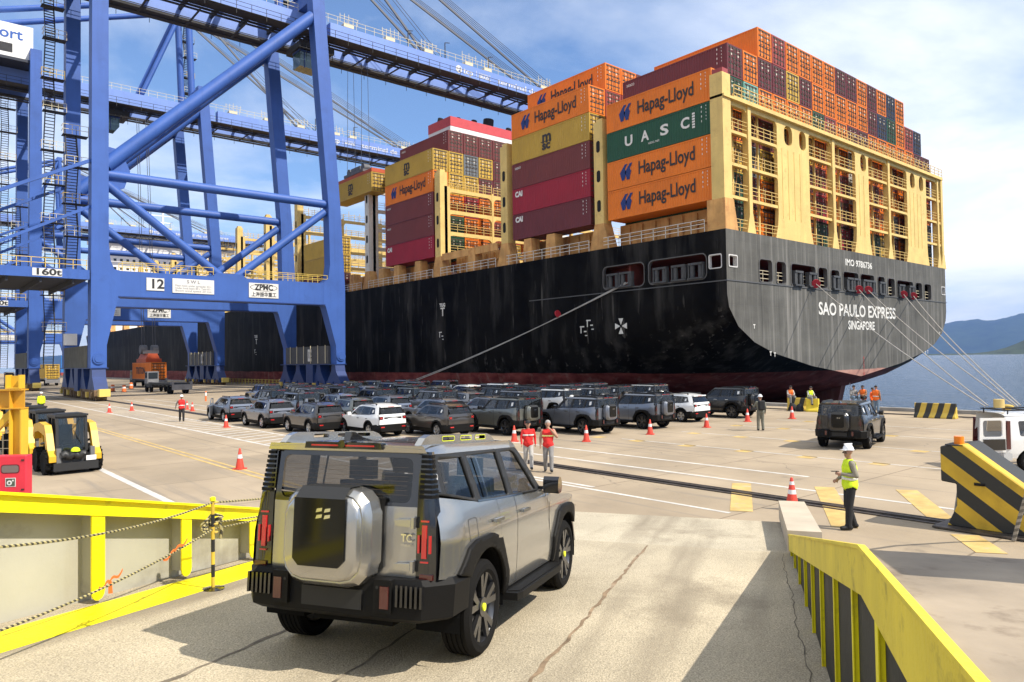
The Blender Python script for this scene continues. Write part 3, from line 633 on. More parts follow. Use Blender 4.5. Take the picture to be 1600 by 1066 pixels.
for (y, z) in ((77.4, 7.4), (51.3, 7.6), (52.2, 7.0), (105.8, 6.6), (140, 6.4)):
    g = MB(); g.box(SX-.02, y-.5, z, SX-.012, y+.1, z+.12); g.box(SX-.02, y-.1, z-.6, SX-.012, y+.02, z); g.box(SX-.02, y-.8, z-.5, SX-.012, y-.45, z-.38); g.box(SX-.02, y-.9, z-.9, SX-.012, y-.6, z-.8); link('hull_mark', g.mesh('hull_mark', wpaint), ship)
for k in range(10):      # draught figures on the rudder and transom
    text(str(2+2*(k % 5)), .42, wpaint, (CX-2+.8, SY-.02, 1.9+k*.0) if False else (CX+.3, 36.4-.0, -1.2+k*.32), '-Y', ship)
for i in range(12):
    text(str(i), .5, mat('draught_red', (.45, .05, .04), .7), (CX+.55, SY-.02, 1.75+i*.42) if i < 5 else (CX+.55, 36.5, 1.7-(i-4)*.42), '-Y', ship)
for x, z in ((60.2, 3.6), (60.9, 3.5), (95.5, 3.5), (96.2, 3.6), (57.6, 6.0), (100.2, 5.9)):
    text('T', .5, wpaint, (x, SY-.02, z+.4), '-Y', ship, bold=.02)

# ---------------------------------------------------------------- lashing bridges
yel = mat('lashing_cream', (.66, .47, .155), .6, var=.12, vscale=.6, streak=.35, streak_rgb=(.40, .24, .08), dirt=.35, dirt_rgb=(.30, .12, .04), dirt_scale=1.6)
wht = mat('lashing_white', (.68, .64, .55), .6, var=.1, vscale=.6, streak=.4, streak_rgb=(.45, .30, .16), dirt=.35, dirt_rgb=(.32, .16, .07), dirt_scale=1.4)
rusty = mat('rusty_cream', (.55, .30, .10), .75, var=.3, vscale=.7, streak=.8, streak_rgb=(.34, .09, .025), dirt=.7, dirt_rgb=(.30, .09, .03), dirt_scale=.8)
def arch(mb, x0, x1, z, y0, y1, h=.55, g=.55):
    """beam between two columns with rounded corners below; outline in x/z"""
    if x1-x0 < 2*g: g = (x1-x0)*.4
    pts = [(x0, z+h), (x0, z-g)]+[(x0+g*(1-math.cos(a)), z-g*(1-math.sin(a))) for a in (R(30), R(60), R(90))]+[(x1-g*(1-math.sin(a)), z-g*(1-math.cos(a))) for a in (R(0), R(30), R(60))]+[(x1, z-g), (x1, z+h)]
    mb.prism(pts, y0, y1, 'y')
def railing(mb, x0, x1, y, z, h=1.05, step=1.25, t=.045):
    for k in (.35, .7, 1.0): mb.bar((x0, y, z+h*k), (x1, y, z+h*k), t, t)
    n = max(1, round((x1-x0)/step))
    for i in range(n+1): mb.bar((x0+(x1-x0)*i/n, y, z), (x0+(x1-x0)*i/n, y, z+h), t, t)
# stern lashing bridge, as in the photograph
LB = empty('x'); bpy.data.objects.remove(LB)
Y0, Y1 = 35.25, 36.2
lev = (17.55, 20.35, 23.2)
TOPZ = 26.0
cols = [(53.72, 54.95), (57.75, 58.25), (62.8, 68.75), (73.4, 73.95), (78.75, 81.9), (86.75, 87.25), (92.2, 98.0), (101.35, 101.8), (102.6, 103.25)]
wins = {2: [(64.1, 65.6), (66.9, 68.2)], 4: [(80.0, 81.4)], 6: [(93.2, 94.6), (95.9, 97.2)]}
for i, (a, b_) in enumerate(cols):
    g = MB()
    if i == 0:
        g.box(a, Y0-.2, 17.3, b_, Y1+.1, 28.1); link('column', g.mesh('column', yel), ship)
        g = MB(); g.prism([(a-.02, SZ), (b_+.7, SZ), (b_+.05, 17.3), (a-.02, 17.3)], Y0-.25, Y1+.6, 'y'); link('column_foot', g.mesh('column_foot', rusty), ship)
        g = MB(); g.box(a+.2, Y0-.1, 28.1, b_-.2, Y1, 28.55); link('column_cap', g.mesh('column_cap', mat('cap_red', (.3, .05, .05), .6)), ship)
        for zz in (19, 21.5, 24, 26.6):
            pass
    elif i in wins:
        hs = [rrect(p, 23.75, q_, 25.6, .6) for p, q_ in wins[i]]
        fl = .55
        out = [(a-fl, SZ), (b_+fl, SZ), (b_+.12, SZ+1.3), (b_, SZ+2.4), (b_, TOPZ), (a, TOPZ), (a, SZ+2.4), (a-.12, SZ+1.3)]
        vfill(g, out, hs, lambda x, z: (x, Y0, z)); me = fixn(g.mesh('wall_column', yel)); o = link('wall_column', me, ship)
        sm = o.modifiers.new('thick', 'SOLIDIFY'); sm.thickness = .35; sm.offset = -1 if me.polygons[0].normal.y < 0 else 1
        g = MB()
        for q_ in [a+.8+k*1.1 for k in range(int((b_-a-.8)/1.1))]: g.box(q_, Y0-.03, SZ+2, q_+.06, Y0-.001, 23.3)
        link('stiffener', g.mesh('stiffener', yel), ship)
    else:
        g.box(a, Y0-.1, SZ, b_, Y0+.5, TOPZ+.3); g.prism([(a-.45, SZ), (b_+.45, SZ), (b_, SZ+1.8), (a, SZ+1.8)], Y0-.12, Y0+.45, 'y'); link('column', g.mesh('column', yel), ship)
g = MB(); g.box(53.72, Y0-.35, TOPZ-.02, CX+HB-.1, Y1+.1, TOPZ+.2); g.box(55.3, Y0-.32, TOPZ+.2, CX+HB-.1, Y0-.28, TOPZ+.35); link('walkway', g.mesh('walkway', yel), ship)
for i in range(len(cols)-1):
    a, b_ = cols[i][1], cols[i+1][0]
    if b_-a < .6: continue
    for z in lev:
        g = MB()
        if z > 20: arch(g, a, b_, z, Y0+.02, Y0+.3, .26, .28)
        else: g.box(a, Y0+.05, z-.05, b_, Y0+.3, z+.22)
        link('beam', fixn(g.mesh('beam', yel)), ship)
        g = MB(); g.box(a, Y0+.3, z+.12, b_, Y0+.75, z+.17); link('walkway', g.mesh('walkway', rusty), ship)
    g = MB(); arch(g, a, b_, TOPZ-.4, Y0+.02, Y0+.3, .38, .45); link('beam', fixn(g.mesh('beam', yel)), ship)
    g = MB()
    for z in (SZ+.05,)+tuple(q_+.22 for q_ in lev): railing(g, a, b_, Y0+.02, z)
    link('railing', g.mesh('railing', yel), ship)
    # inner frames of the bridge: set-back posts and lashing rods
    g = MB()
    k = (a+b_)/2
    for xx in (k+.2,): g.box(xx, Y1-.2, SZ, xx+.16, Y1, TOPZ)
    link('inner_post', g.mesh('inner_post', yel), ship)
    g = MB(); rn = random.Random(i)
    for z in lev:
        for q_ in range(int((b_-a)/1.2)): 
            x0 = a+.4+q_*1.2; g.tube((x0, Y1-.3, z+.3), (x0+rn.choice((-.9, .9)), Y1-.05, z+2.6), .03, 5)
    link('lashing_rod', g.mesh('lashing_rod', rusty), ship)
g = MB(); railing(g, 55.3, CX+HB-.2, Y0-.3, TOPZ+.2, 1.1, 1.25, .05); link('railing', g.mesh('railing', yel), ship)
g = MB(); rn = random.Random(3)
for k in range(70):
    x = 55.6+k*.67; g.tube((x, Y1-.1, TOPZ+.2), (x, Y1-.1, TOPZ+.9+rn.random()*.8), .05, 5)
link('lashing_rod', g.mesh('lashing_rod', yel), ship)

def bridge(Y, top, m, x0=54.1, x1=102.3, base=SZ, full=True, cap=True, depth=1.2, post_top=None):
    """a plain lashing bridge: outer posts, inner columns, arched beams with railings"""
    post_top = post_top or top+2.0
    for xa in ((x0, x0+1.15), (x1-1.15, x1)):
        g = MB(); y_ = Y; g.box(xa[0], y_, 17.3, xa[1], y_+depth, post_top); g.box(xa[0]+.2, y_+.2, post_top, xa[1]-.2, y_+depth-.2, post_top+.35); link('column', g.mesh('column', m), ship)
        g = MB(); g.prism([(Y-.8, base), (Y+depth+.8, base), (Y+depth, 17.3), (Y, 17.3)], xa[0]-.02, xa[1]+.02, 'x'); link('column_foot', fixn(g.mesh('column_foot', rusty)), ship)
        g = MB()
        for z in range(18, int(post_top)-1, 3): g.add([(xa[0]-.01, p, q_) for p, q_ in rrect(Y+.35, z+.5, Y+.85, z+1.7, .24)], [tuple(range(20))])
        link('slot', fixn(g.mesh('slot', mat('slot_dark', (.01, .01, .01), .9))), ship)
    if not full: return
    n = 6; xs = [x0+1.15+(x1-x0-2.3)*i/n for i in range(n+1)]
    for i, x in enumerate(xs):
        g = MB(); wd = .3 if i % 2 else .9; g.box(x-wd/2, Y, base, x+wd/2, Y+.5, top+.2); link('column', g.mesh('column', m), ship)
    nl = int((top-17.4)/2.85)+1
    for i in range(n):
        a, b_ = xs[i]+.15, xs[i+1]-.15
        g = MB()
        for k in range(nl): arch(g, a, b_, top-.5-k*2.85, Y+.03, Y+.35, .5, .7)
        link('beam', fixn(g.mesh('beam', m)), ship)
        g = MB()
        for k in range(nl): railing(g, a, b_, Y+.05, top-k*2.85, 1.05, 1.6, .05)
        link('railing', g.mesh('railing', m), ship)
    g = MB(); rn = random.Random(int(Y))
    for k in range(40):
        x = x0+1.4+k*1.13; g.tube((x, Y+.9, top), (x, Y+.9, top+1.0+rn.random()*1.1), .05, 5)
    link('lashing_rod', g.mesh('lashing_rod', m), ship)
bridge(49.15, 26.0, yel, full=False, post_top=27.6)
bridge(64.0, 26.0, yel, full=False, post_top=28.6)
bridge(77.5, 26.4, yel, post_top=28.4)
bridge(96.0, 29.5, wht, post_top=29.6)
for Y in (121, 135, 150, 165, 180, 196, 212, 228, 246, 264): bridge(Y, 29.8, yel, post_top=31.8)
# deck-edge structures between the bridges: coaming wall, stanchion posts, rails
for (a, b_) in ((37.5, 49), (51, 63.5), (65.5, 77.2), (79.2, 95), (98, 120)):
    g = MB(); g.box(56.4, a, SZ, 56.7, b_, 17.2)
    for k in range(int((b_-a)/1.6)): g.box(56.15, a+.5+k*1.6, SZ, 56.4, a+.62+k*1.6, 17.0)
    g.box(56.1, a, 16.0, 56.4, b_, 16.15); link('hatch_coaming', g.mesh('hatch_coaming', rusty), ship)
for y in (56.5, 70.6, 82.6, 88, 60.2, 92.2, 101, 108, 114):
    g = MB(); g.prism([(y-.5, SZ), (y+1.3, SZ), (y+1.0, 17.3), (y-.2, 17.3)], 54.1, 55.3, 'x'); link('stanchion', fixn(g.mesh('stanchion', rusty)), ship)
g = MB()
for (y0, y1) in ((37.2, 49), (51, 64), (66, 77.3), (79, 96), (98, 118)):
    for z in (.4, .75, 1.1): g.bar((SX+.15, y0, SZ+z), (SX+.15, y1, SZ+z), .05, .05)
    k = y0
    while k <= y1: g.bar((SX+.15, k, SZ), (SX+.15, k, SZ+1.1), .05, .05); k += 1.4
link('railing', g.mesh('railing', mat('rail_white', (.62, .60, .54), .6)), ship)
g = MB(); g.box(54.15, 66, 17.3, 55.1, 77.3, 17.6); g.box(54.15, 66, 16.7, 54.3, 77.3, 17.3); link('side_girder', g.mesh('side_girder', rusty), ship)
# funnel casing
funw = mat('funnel_white', (.74, .73, .72), .6, var=.06); funr = mat('funnel_red', (.52, .06, .07), .6, var=.08)
g = MB(); g.box(70.7, 98, SZ, 85.5, 104.5, 42.9); link('funnel_casing', g.mesh('funnel_casing', funw), ship)
g = MB(); g.box(70.66, 97.96, 42.9, 85.54, 104.54, 44.5); link('funnel_band', g.mesh('funnel_band', funr), ship)
blackm = mat('soot_black', (.015, .015, .016), .7)
g = MB()
for x, y, r, h in ((81.0, 101, .95, 2.2), (74, 100.5, .4, 1.0), (77, 100, .5, 1.0), (72, 103, .5, 1.1), (84.4, 99.5, .5, .9)): g.tube((x, y, 44.5), (x+.25, y, 44.5+h), r, 18)
link('exhaust_pipe', g.mesh('exhaust_pipe', blackm, 40), ship)
# deckhouse towards the bow
g = MB(); g.box(54.5, 288, SZ, 102, 302, 44); g.box(57, 289, 44, 100, 300, 50); g.box(53, 290, 47, 103.5, 295, 50.3); g.box(66, 291, 50, 90, 299, 54); link('deckhouse', g.mesh('deckhouse', funw), ship)
g = MB()
for z in (47.9,): g.box(57, 287.96, z, 100, 288.99, z+1.2)
for z in (20, 23, 26, 29, 32, 35, 38, 41):
    for k in range(22): g.box(56+k*2.05, 287.95, z, 56.9+k*2.05, 287.99, z+.9)
link('window', g.mesh('window', mat('dark_pane', (.02, .025, .03), .15)), ship)
g = MB(); g.tube((78, 294, 54), (78, 294, 64), .4, 8); g.bar((74, 294, 60), (82, 294, 60), .3, .3); g.bar((75, 294, 57.5), (81, 294, 57.5), .3, .3)
link('mast', g.mesh('mast', funw), ship)
# mooring lines
rope = mat('mooring_rope', (.36, .34, .31), .9, var=.2); rope_d = mat('rope_dark', (.20, .18, .16), .9)
def sag(p, q, s, n=14):
    p = Vector(p); q = Vector(q); return [p.lerp(q, i/n)-Vector((0, 0, s*4*(i/n)*(1-i/n))) for i in range(n+1)]
lines = [((68.25, 34.7, 10.8), (47.5, 14.3, .75), 'upper left end'), ((77.5, 34.7, 10.7), (47.6, 14.2, .8), 'second'), ((79.7, 34.7, 10.75), (47.7, 12.9, .8), 'third'), ((88.9, 34.7, 10.7), (47.8, 12.8, .8), 'fourth'), ((91.7, 34.7, 10.65), (47.9, 12.7, .85), 'far')]
lab = ['pale mooring rope from the opening nearest the quay side of the stern', 'pale mooring rope from the stern centre, left of its red guarded pair', 'pale mooring rope from the stern centre, right of its red guarded pair', 'pale mooring rope from the seaward wide stern opening, left one', 'pale mooring rope from the seaward wide stern opening, right one']
for (p, q_, _), lb in zip(lines, lab):
    g = MB(); g.path(sag(p, q_, .45), .04, 6); o = tag(ob('mooring_rope', g, rope), lb, 'rope', 'mooring ropes from the stern')
    gg = MB(); dv = (Vector(q_)-Vector(p)).normalized(); gg.tube(Vector(p)+dv*.2, Vector(p)+dv*.35, .42, 14); link('rat_guard', gg.mesh('rat_guard', cap), o)
for k, (p, q_) in enumerate((((SX-.1, 46.0, 11.05), (51.2, 82.5, .6)), ((SX-.1, 45.6, 11.05), (51.2, 83.4, .6)))):
    g = MB(); g.path(sag(p, q_, .5), .05, 6); o = tag(ob('mooring_rope', g, rope), ('upper' if k else 'lower')+' of two mooring ropes running down along the black port side', 'rope', 'mooring ropes along the hull')
    if not k:
        pm_ = Vector(p).lerp(Vector(q_), .24); gg = MB(); gg.tube(pm_, pm_+(Vector(q_)-Vector(p)).normalized()*.15, .4, 14); link('rat_guard', gg.mesh('rat_guard', cap), o)
# ================================================================ containers
CC = {'orange': hexc('DC7413'), 'mustard': hexc('B59236'), 'burgundy': hexc('64262B'), 'crimson': hexc('92172B'), 'maroon': hexc('571D26'), 'green': hexc('174A31'), 'red': hexc('9A4038'), 'navy': hexc('26344E'), 'teal': hexc('6FA294'), 'grey': hexc('6A7076'), 'yellow': hexc('C49F3C'), 'brown': hexc('6E2F2C'), 'white': hexc('B9B6AC')}
CM = {k: mat('container_'+k, v, .55, var=.10, vscale=.5, streak=.18, streak_rgb=tuple(c*.6+.02 for c in v), dirt=.3, dirt_rgb=tuple(c*.45+.015 for c in v), dirt_scale=.7) for k, v in CC.items()}
barm = mat('locking_bar', (.075, .058, .042), .6); seal = mat('door_label', (.52, .47, .38), .7)
W_, L_, H_ = 2.44, 12.19, 2.84
def body_mesh(corr):
    g = MB(); e = .0
    # corner posts and rails
    for x in (0, W_-.16):
        for y in (0, L_-.16): g.box(x, y, 0, x+.16, y+.16, H_)
    for z in (0, H_-.12):
        g.box(0, .16, z, .07, L_-.16, z+.12); g.box(W_-.07, .16, z, W_, L_-.16, z+.12); g.box(.16, L_-.1, z, W_-.16, L_, z+.12)
        g.box(.16, 0, z, W_-.16, .1, z+.12)
    if corr:
        n = 42; p = (L_-.32)/n; pr_ = []
        for i in range(n):
            y = .16+i*p; pr_ += [(.012, y), (.012, y+p*.36), (.05, y+p*.5), (.05, y+p*.86)]
        pr_.append((.012, L_-.16)); vs = []
        for x, y in pr_: vs += [(x, y, .12), (x, y, H_-.12)]
        g.add(vs, [(2*i, 2*i+1, 2*i+3, 2*i+2) for i in range(len(pr_)-1)])
    else: g.add([(.03, .16, .12), (.03, L_-.16, .12), (.03, L_-.16, H_-.12), (.03, .16, H_-.12)], [(0, 3, 2, 1)])
    g.add([(W_-.03, .16, .12), (W_-.03, L_-.16, .12), (W_-.03, L_-.16, H_-.12), (W_-.03, .16, H_-.12)], [(0, 1, 2, 3)])
    g.add([(.05, .05, H_-.02), (W_-.05, .05, H_-.02), (W_-.05, L_-.05, H_-.02), (.05, L_-.05, H_-.02)], [(0, 1, 2, 3)])
    g.add([(.05, .05, .02), (W_-.05, .05, .02), (W_-.05, L_-.05, .02), (.05, L_-.05, .02)], [(0, 3, 2, 1)])
    g.add([(.05, L_-.05, .05), (W_-.05, L_-.05, .05), (W_-.05, L_-.05, H_-.05), (.05, L_-.05, H_-.05)], [(3, 2, 1, 0)])
    me = g.mesh('container_body', CM['orange']); return me
def door_mesh():
    """one door leaf, hinge side at x=0"""
    g = MB(); w_ = 1.05; g.box(0, .02, 0, w_, .07, 2.58)
    for z in (.05, .55, 1.05, 1.55, 2.05): g.box(.05, -.005, z, w_-.05, .02, z+.36)
    g.cur = 1
    g.box(-.012, .0, -.01, .012, .018, 2.59); g.box(w_-.012, .0, -.01, w_+.012, .018, 2.59); g.box(0, 0, -.02, w_, .018, .025); g.box(0, 0, 2.555, w_, .018, 2.60)
    for z in (.42, .92, 1.42, 1.92, 2.42): g.box(.02, .005, z, w_-.02, .019, z+.10)
    for x in (.26, .78):
        g.tube((x, -.05, .02), (x, -.05, 2.56), .028, 6)
        for z in (.12, 1.0, 1.5, 2.4): g.box(x-.07, -.06, z, x+.07, -.005, z+.09)
        g.box(x-.02, -.07, 1.15, x+.30, -.045, 1.2)
    g.cur = 2; g.box(.44, -.012, 1.76, .62, -.006, 1.94); g.box(.38, -.012, 2.22, .70, -.006, 2.28)
    return g.mesh('door', [CM['orange'], barm, seal])
B_S, B_P, DOOR = body_mesh(True), body_mesh(False), door_mesh()
ORD = ['', 'first', 'second', 'third', 'fourth', 'fifth', 'sixth', 'seventh', 'eighth', 'ninth', 'tenth', 'eleventh', 'twelfth', 'thirteenth', 'fourteenth', 'fifteenth', 'sixteenth', 'seventeenth', 'eighteenth', 'nineteenth']
def container(x, y, z, colour, label, group, side=False, doors=True):
    o = link('shipping_container', B_S if side else B_P, None, (x, y, z)); set_mat(o, CM[colour]); tag(o, label, 'container', group)
    if doors:
        for k in (0, 1):
            d = link('door', DOOR, o, (.16+k*1.07, 0, .13)); set_mat(d, CM[colour], 0)
    return o
txt_k = mat('print_black', (.03, .028, .03), .7); txt_b = mat('print_blue', (.012, .035, .16), .7); txt_w = mat('print_white', (.66, .64, .6), .7)
def side_text(o, s, yc, z, size, m, width=None, **kw): return text(s, size, m, (-.012, yc, z), '-X', o, width=width, **kw)
def deco(o, kind):
    """shipping-line print on the quay-facing side (y counts from the door end)"""
    if kind == 'hl':
        side_text(o, 'Hapag-Lloyd', 8.3, 1.50, 1.75, txt_k, width=6.4, bold=.03)
        g = MB()
        for k in (0, 1):   # slanted double flag
            b0 = 10.55-k*.62
            for pts in ([(0, 1.5), (.62, 2.25), (.95, 2.25), (.62, 1.75), (.80, 1.5)], [(0, 1.5), (.80, 1.5), (.55, .72), (.22, .72)]):
                pts = [(b0-p, q_) for p, q_ in pts]; g.add([(-.012, p, q_) for p, q_ in pts], [tuple(range(len(pts)))])
        link('logo', fixn(g.mesh('logo', txt_b)), o)
    elif kind == 'msc':
        side_text(o, 'm', 7.1, 1.85, 1.9, txt_k, width=1.35, bold=.05); side_text(o, 'sc', 7.1, .95, 1.3, txt_k, width=1.3, bold=.05)
        g = MB(); g.box(-.013, 5.6, 1.38, -.008, 7.3, 1.46); link('logo', g.mesh('logo', txt_k), o)
    elif kind == 'uasc':
        for ch, yy in (('U', 9.9), ('A', 7.8), ('S', 5.6), ('C', 3.3)): side_text(o, ch, yy, 1.5, 1.35, txt_w, width=.95, bold=.04)
        side_text(o, 'uasc.net', 7.0, .75, .4, txt_w)
        g = MB()
        for k in range(6): g.box(-.013, 1.75, .9+k*.24, -.008, 2.05, 1.07+k*.24)
        link('logo', g.mesh('logo', txt_w), o)
    elif kind == 'cai': side_text(o, 'CAI', 11.7, 2.2, .8, txt_w, width=1.25, bold=.05)
    elif kind == 'box': side_text(o, 'seaco', 11.7, 2.35, .55, txt_w, width=1.0)
    if kind:
        g = MB()
        for k in range(4): g.box(-.013, 1.0+(k % 2)*.02, 2.45-.42*k, -.008, 1.09, 2.62-.42*k)
        for k in range(5): g.box(-.013, .55, 2.5-.3*k, -.008, .61, 2.62-.3*k)
        link('code_marks', g.mesh('code_marks', txt_w), o)
TZ = 17.45; TH = 2.896; PX = 2.56; X1 = 54.2
rnd = random.Random(11)
def row_x(i): return X1+(i-1)*PX
# stern stack (A), rows 1..19, tiers 0..6
A_top = {1: 4, 2: 5, 3: 5, 17: 5, 18: 5, 19: 4}
T6 = 'orange red orange orange orange orange burgundy burgundy orange burgundy orange navy orange'.split()
T5 = {2: 'burgundy', 3: 'orange', 4: 'burgundy', 5: 'burgundy', 6: 'yellow', 7: 'burgundy', 8: 'orange', 9: 'orange', 10: 'orange', 11: 'orange', 12: 'orange', 13: 'burgundy', 14: 'navy', 15: 'green', 16: 'orange', 17: 'red', 18: 'navy'}
T4 = {1: 'orange', 2: 'green', 3: 'teal', 4: 'orange', 5: 'orange', 6: 'orange', 7: 'orange', 8: 'green', 9: 'red', 10: 'orange', 11: 'burgundy', 12: 'burgundy', 13: 'orange', 14: 'orange', 15: 'orange', 16: 'orange', 17: 'orange', 18: 'burgundy', 19: 'burgundy'}
pal = ['orange']*8+['brown', 'burgundy', 'red', 'crimson', 'yellow', 'grey', 'green']
for i in range(1, 20):
    for t_ in range(0, A_top.get(i, 6)+1):
        if t_ == 0 and i == 1: continue
        c = T6[i-4] if t_ == 6 else T5.get(i) if t_ == 5 else T4.get(i) if t_ == 4 else rnd.choice(pal)
        if i == 1: c = {1: 'orange', 2: 'orange', 3: 'green', 4: 'orange'}[t_]
        if i == 11 and t_ in (2, 3): c = 'white'
        side = i == 1 or (i == 2 and t_ in (0, 5)) or (i in (3, 4) and t_ >= 5) or i == 3 and t_ == 5
        if i == 2 and t_ == 0: c = 'green'
        lb = f'{c} container in the stern stack, {ORD[i]} column from the quay, '+(f'tier {t_} counted from the lowest full tier' if t_ else 'half hidden at deck level')
        lb = f'{c} stern stack container, {ORD[i]} column from the quay, '+(f'{ORD[t_]} tier up' if t_ else 'bottom at deck level')
        o = container(row_x(i), 36.45, TZ+(t_-1)*TH if t_ else 14.72, c, lb, 'containers in the stern stack', side)
        if i == 1: deco(o, 'uasc' if t_ == 3 else 'hl')
        if i == 2 and t_ == 0: deco(o, 'uasc')
        if i == 2 and t_ == 5: deco(o, 'box')
# second stack (B)
B1 = [('burgundy', 'cai'), ('crimson', 'cai'), ('brown', 'box'), ('mustard', 'msc'), ('orange', 'hl')]
for t_, (c, dk) in enumerate(B1):
    o = container(X1, 51.0, TZ+t_*TH, c, f'{c} container on the quay face of the second stack, {ORD[t_+1]} tier up', 'containers in the second stack', True); deco(o, dk)
for i in range(2, 8):
    for t_ in range(3, 6 if i < 8 else 5):
        c = 'orange' if t_ == 5 and i < 4 else rnd.choice(['burgundy', 'orange', 'red', 'mustard'])
        o = container(row_x(i), 51.0, TZ+t_*TH, c, f'{c} second stack container, {ORD[i]} column from the quay, {ORD[t_+1]} tier up', 'containers in the second stack', i == 2)
        if i == 2 and t_ == 5: deco(o, 'hl')
# third stack (C)
C1 = [('crimson', 'cai'), ('brown', 'box'), ('brown', 'box'), ('orange', 'hl'), ('mustard', 'msc')]
for t_, (c, dk) in enumerate(C1):
    o = container(X1, 79.2, TZ+t_*TH, c, f'{c} container on the quay face of the third stack, {ORD[t_+1]} tier up', 'containers in the third stack', True); deco(o, dk)
C6 = ['brown']*5+['yellow', 'brown', 'yellow']; C5 = ['yellow', 'grey', 'yellow', 'burgundy', 'red', 'yellow', 'brown', 'burgundy']; C4 = ['yellow', 'yellow', 'burgundy', 'burgundy', 'brown', 'yellow', 'red', 'red']
for i in range(2, 10):
    for t_ in range(0, 6):
        c = C6[i-2] if t_ == 5 else C5[i-2] if t_ == 4 else C4[i-2] if t_ == 3 else rnd.choice(pal)
        o = container(row_x(i), 79.2, TZ+t_*TH, c, f'{c} third stack container, {ORD[i]} column from the quay, {ORD[t_+1]} tier up', 'containers in the third stack', i == 2 and t_ == 5)
        if i == 2 and t_ == 5: deco(o, 'box')
# short stack ahead of the white bridge (D)
for t_, c in enumerate(('maroon', 'mustard', 'yellow')):
    o = container(X1, 106.5, 15.4+t_*TH, c, f'{c} container in the short stack beyond the white bridge, {ORD[t_+1]} tier up', 'containers in the short stack', True)
# ================================================================ ship-to-shore cranes
cblue = mat('crane_blue', hexc('34589F'), .55, var=.10, vscale=.35, streak=.3, streak_rgb=hexc('223D74'), dirt=.3, dirt_rgb=hexc('20386A'), dirt_scale=.5)
cblue2 = mat('crane_blue_dark', hexc('1C3468'), .5, var=.15, vscale=.8, dirt=.3, dirt_rgb=(.03, .035, .05))
cfade = mat('crane_blue_faded', hexc('6D89C8'), .5, var=.08, vscale=.35, streak=.2, streak_rgb=hexc('4F6BA8'))  # paler boom blue: fading plus brightness of the sunlit face put in
cgrey = mat('crane_walkway', (.03, .03, .032), .7, var=.3, vscale=2)
cyel = mat('crane_rail_yellow', (.60, .42, .08), .6, var=.2)
csand = mat('crane_rail_cream', (.62, .55, .38), .6)
sign_w = mat('sign_white', (.62, .61, .58), .5); sign_k = mat('sign_black', (.02, .02, .022), .6); sign_g = mat('sign_grey_print', (.16, .16, .18), .6)
cable = mat('steel_cable', (.10, .105, .12), .5, .5)
sillm = mat('sill_olive', (.10, .095, .07), .7, var=.3, vscale=.8, streak=.5, streak_rgb=(.05, .045, .035))
bogm = mat('bogie_grime', (.16, .10, .05), .8, var=.5, vscale=3)
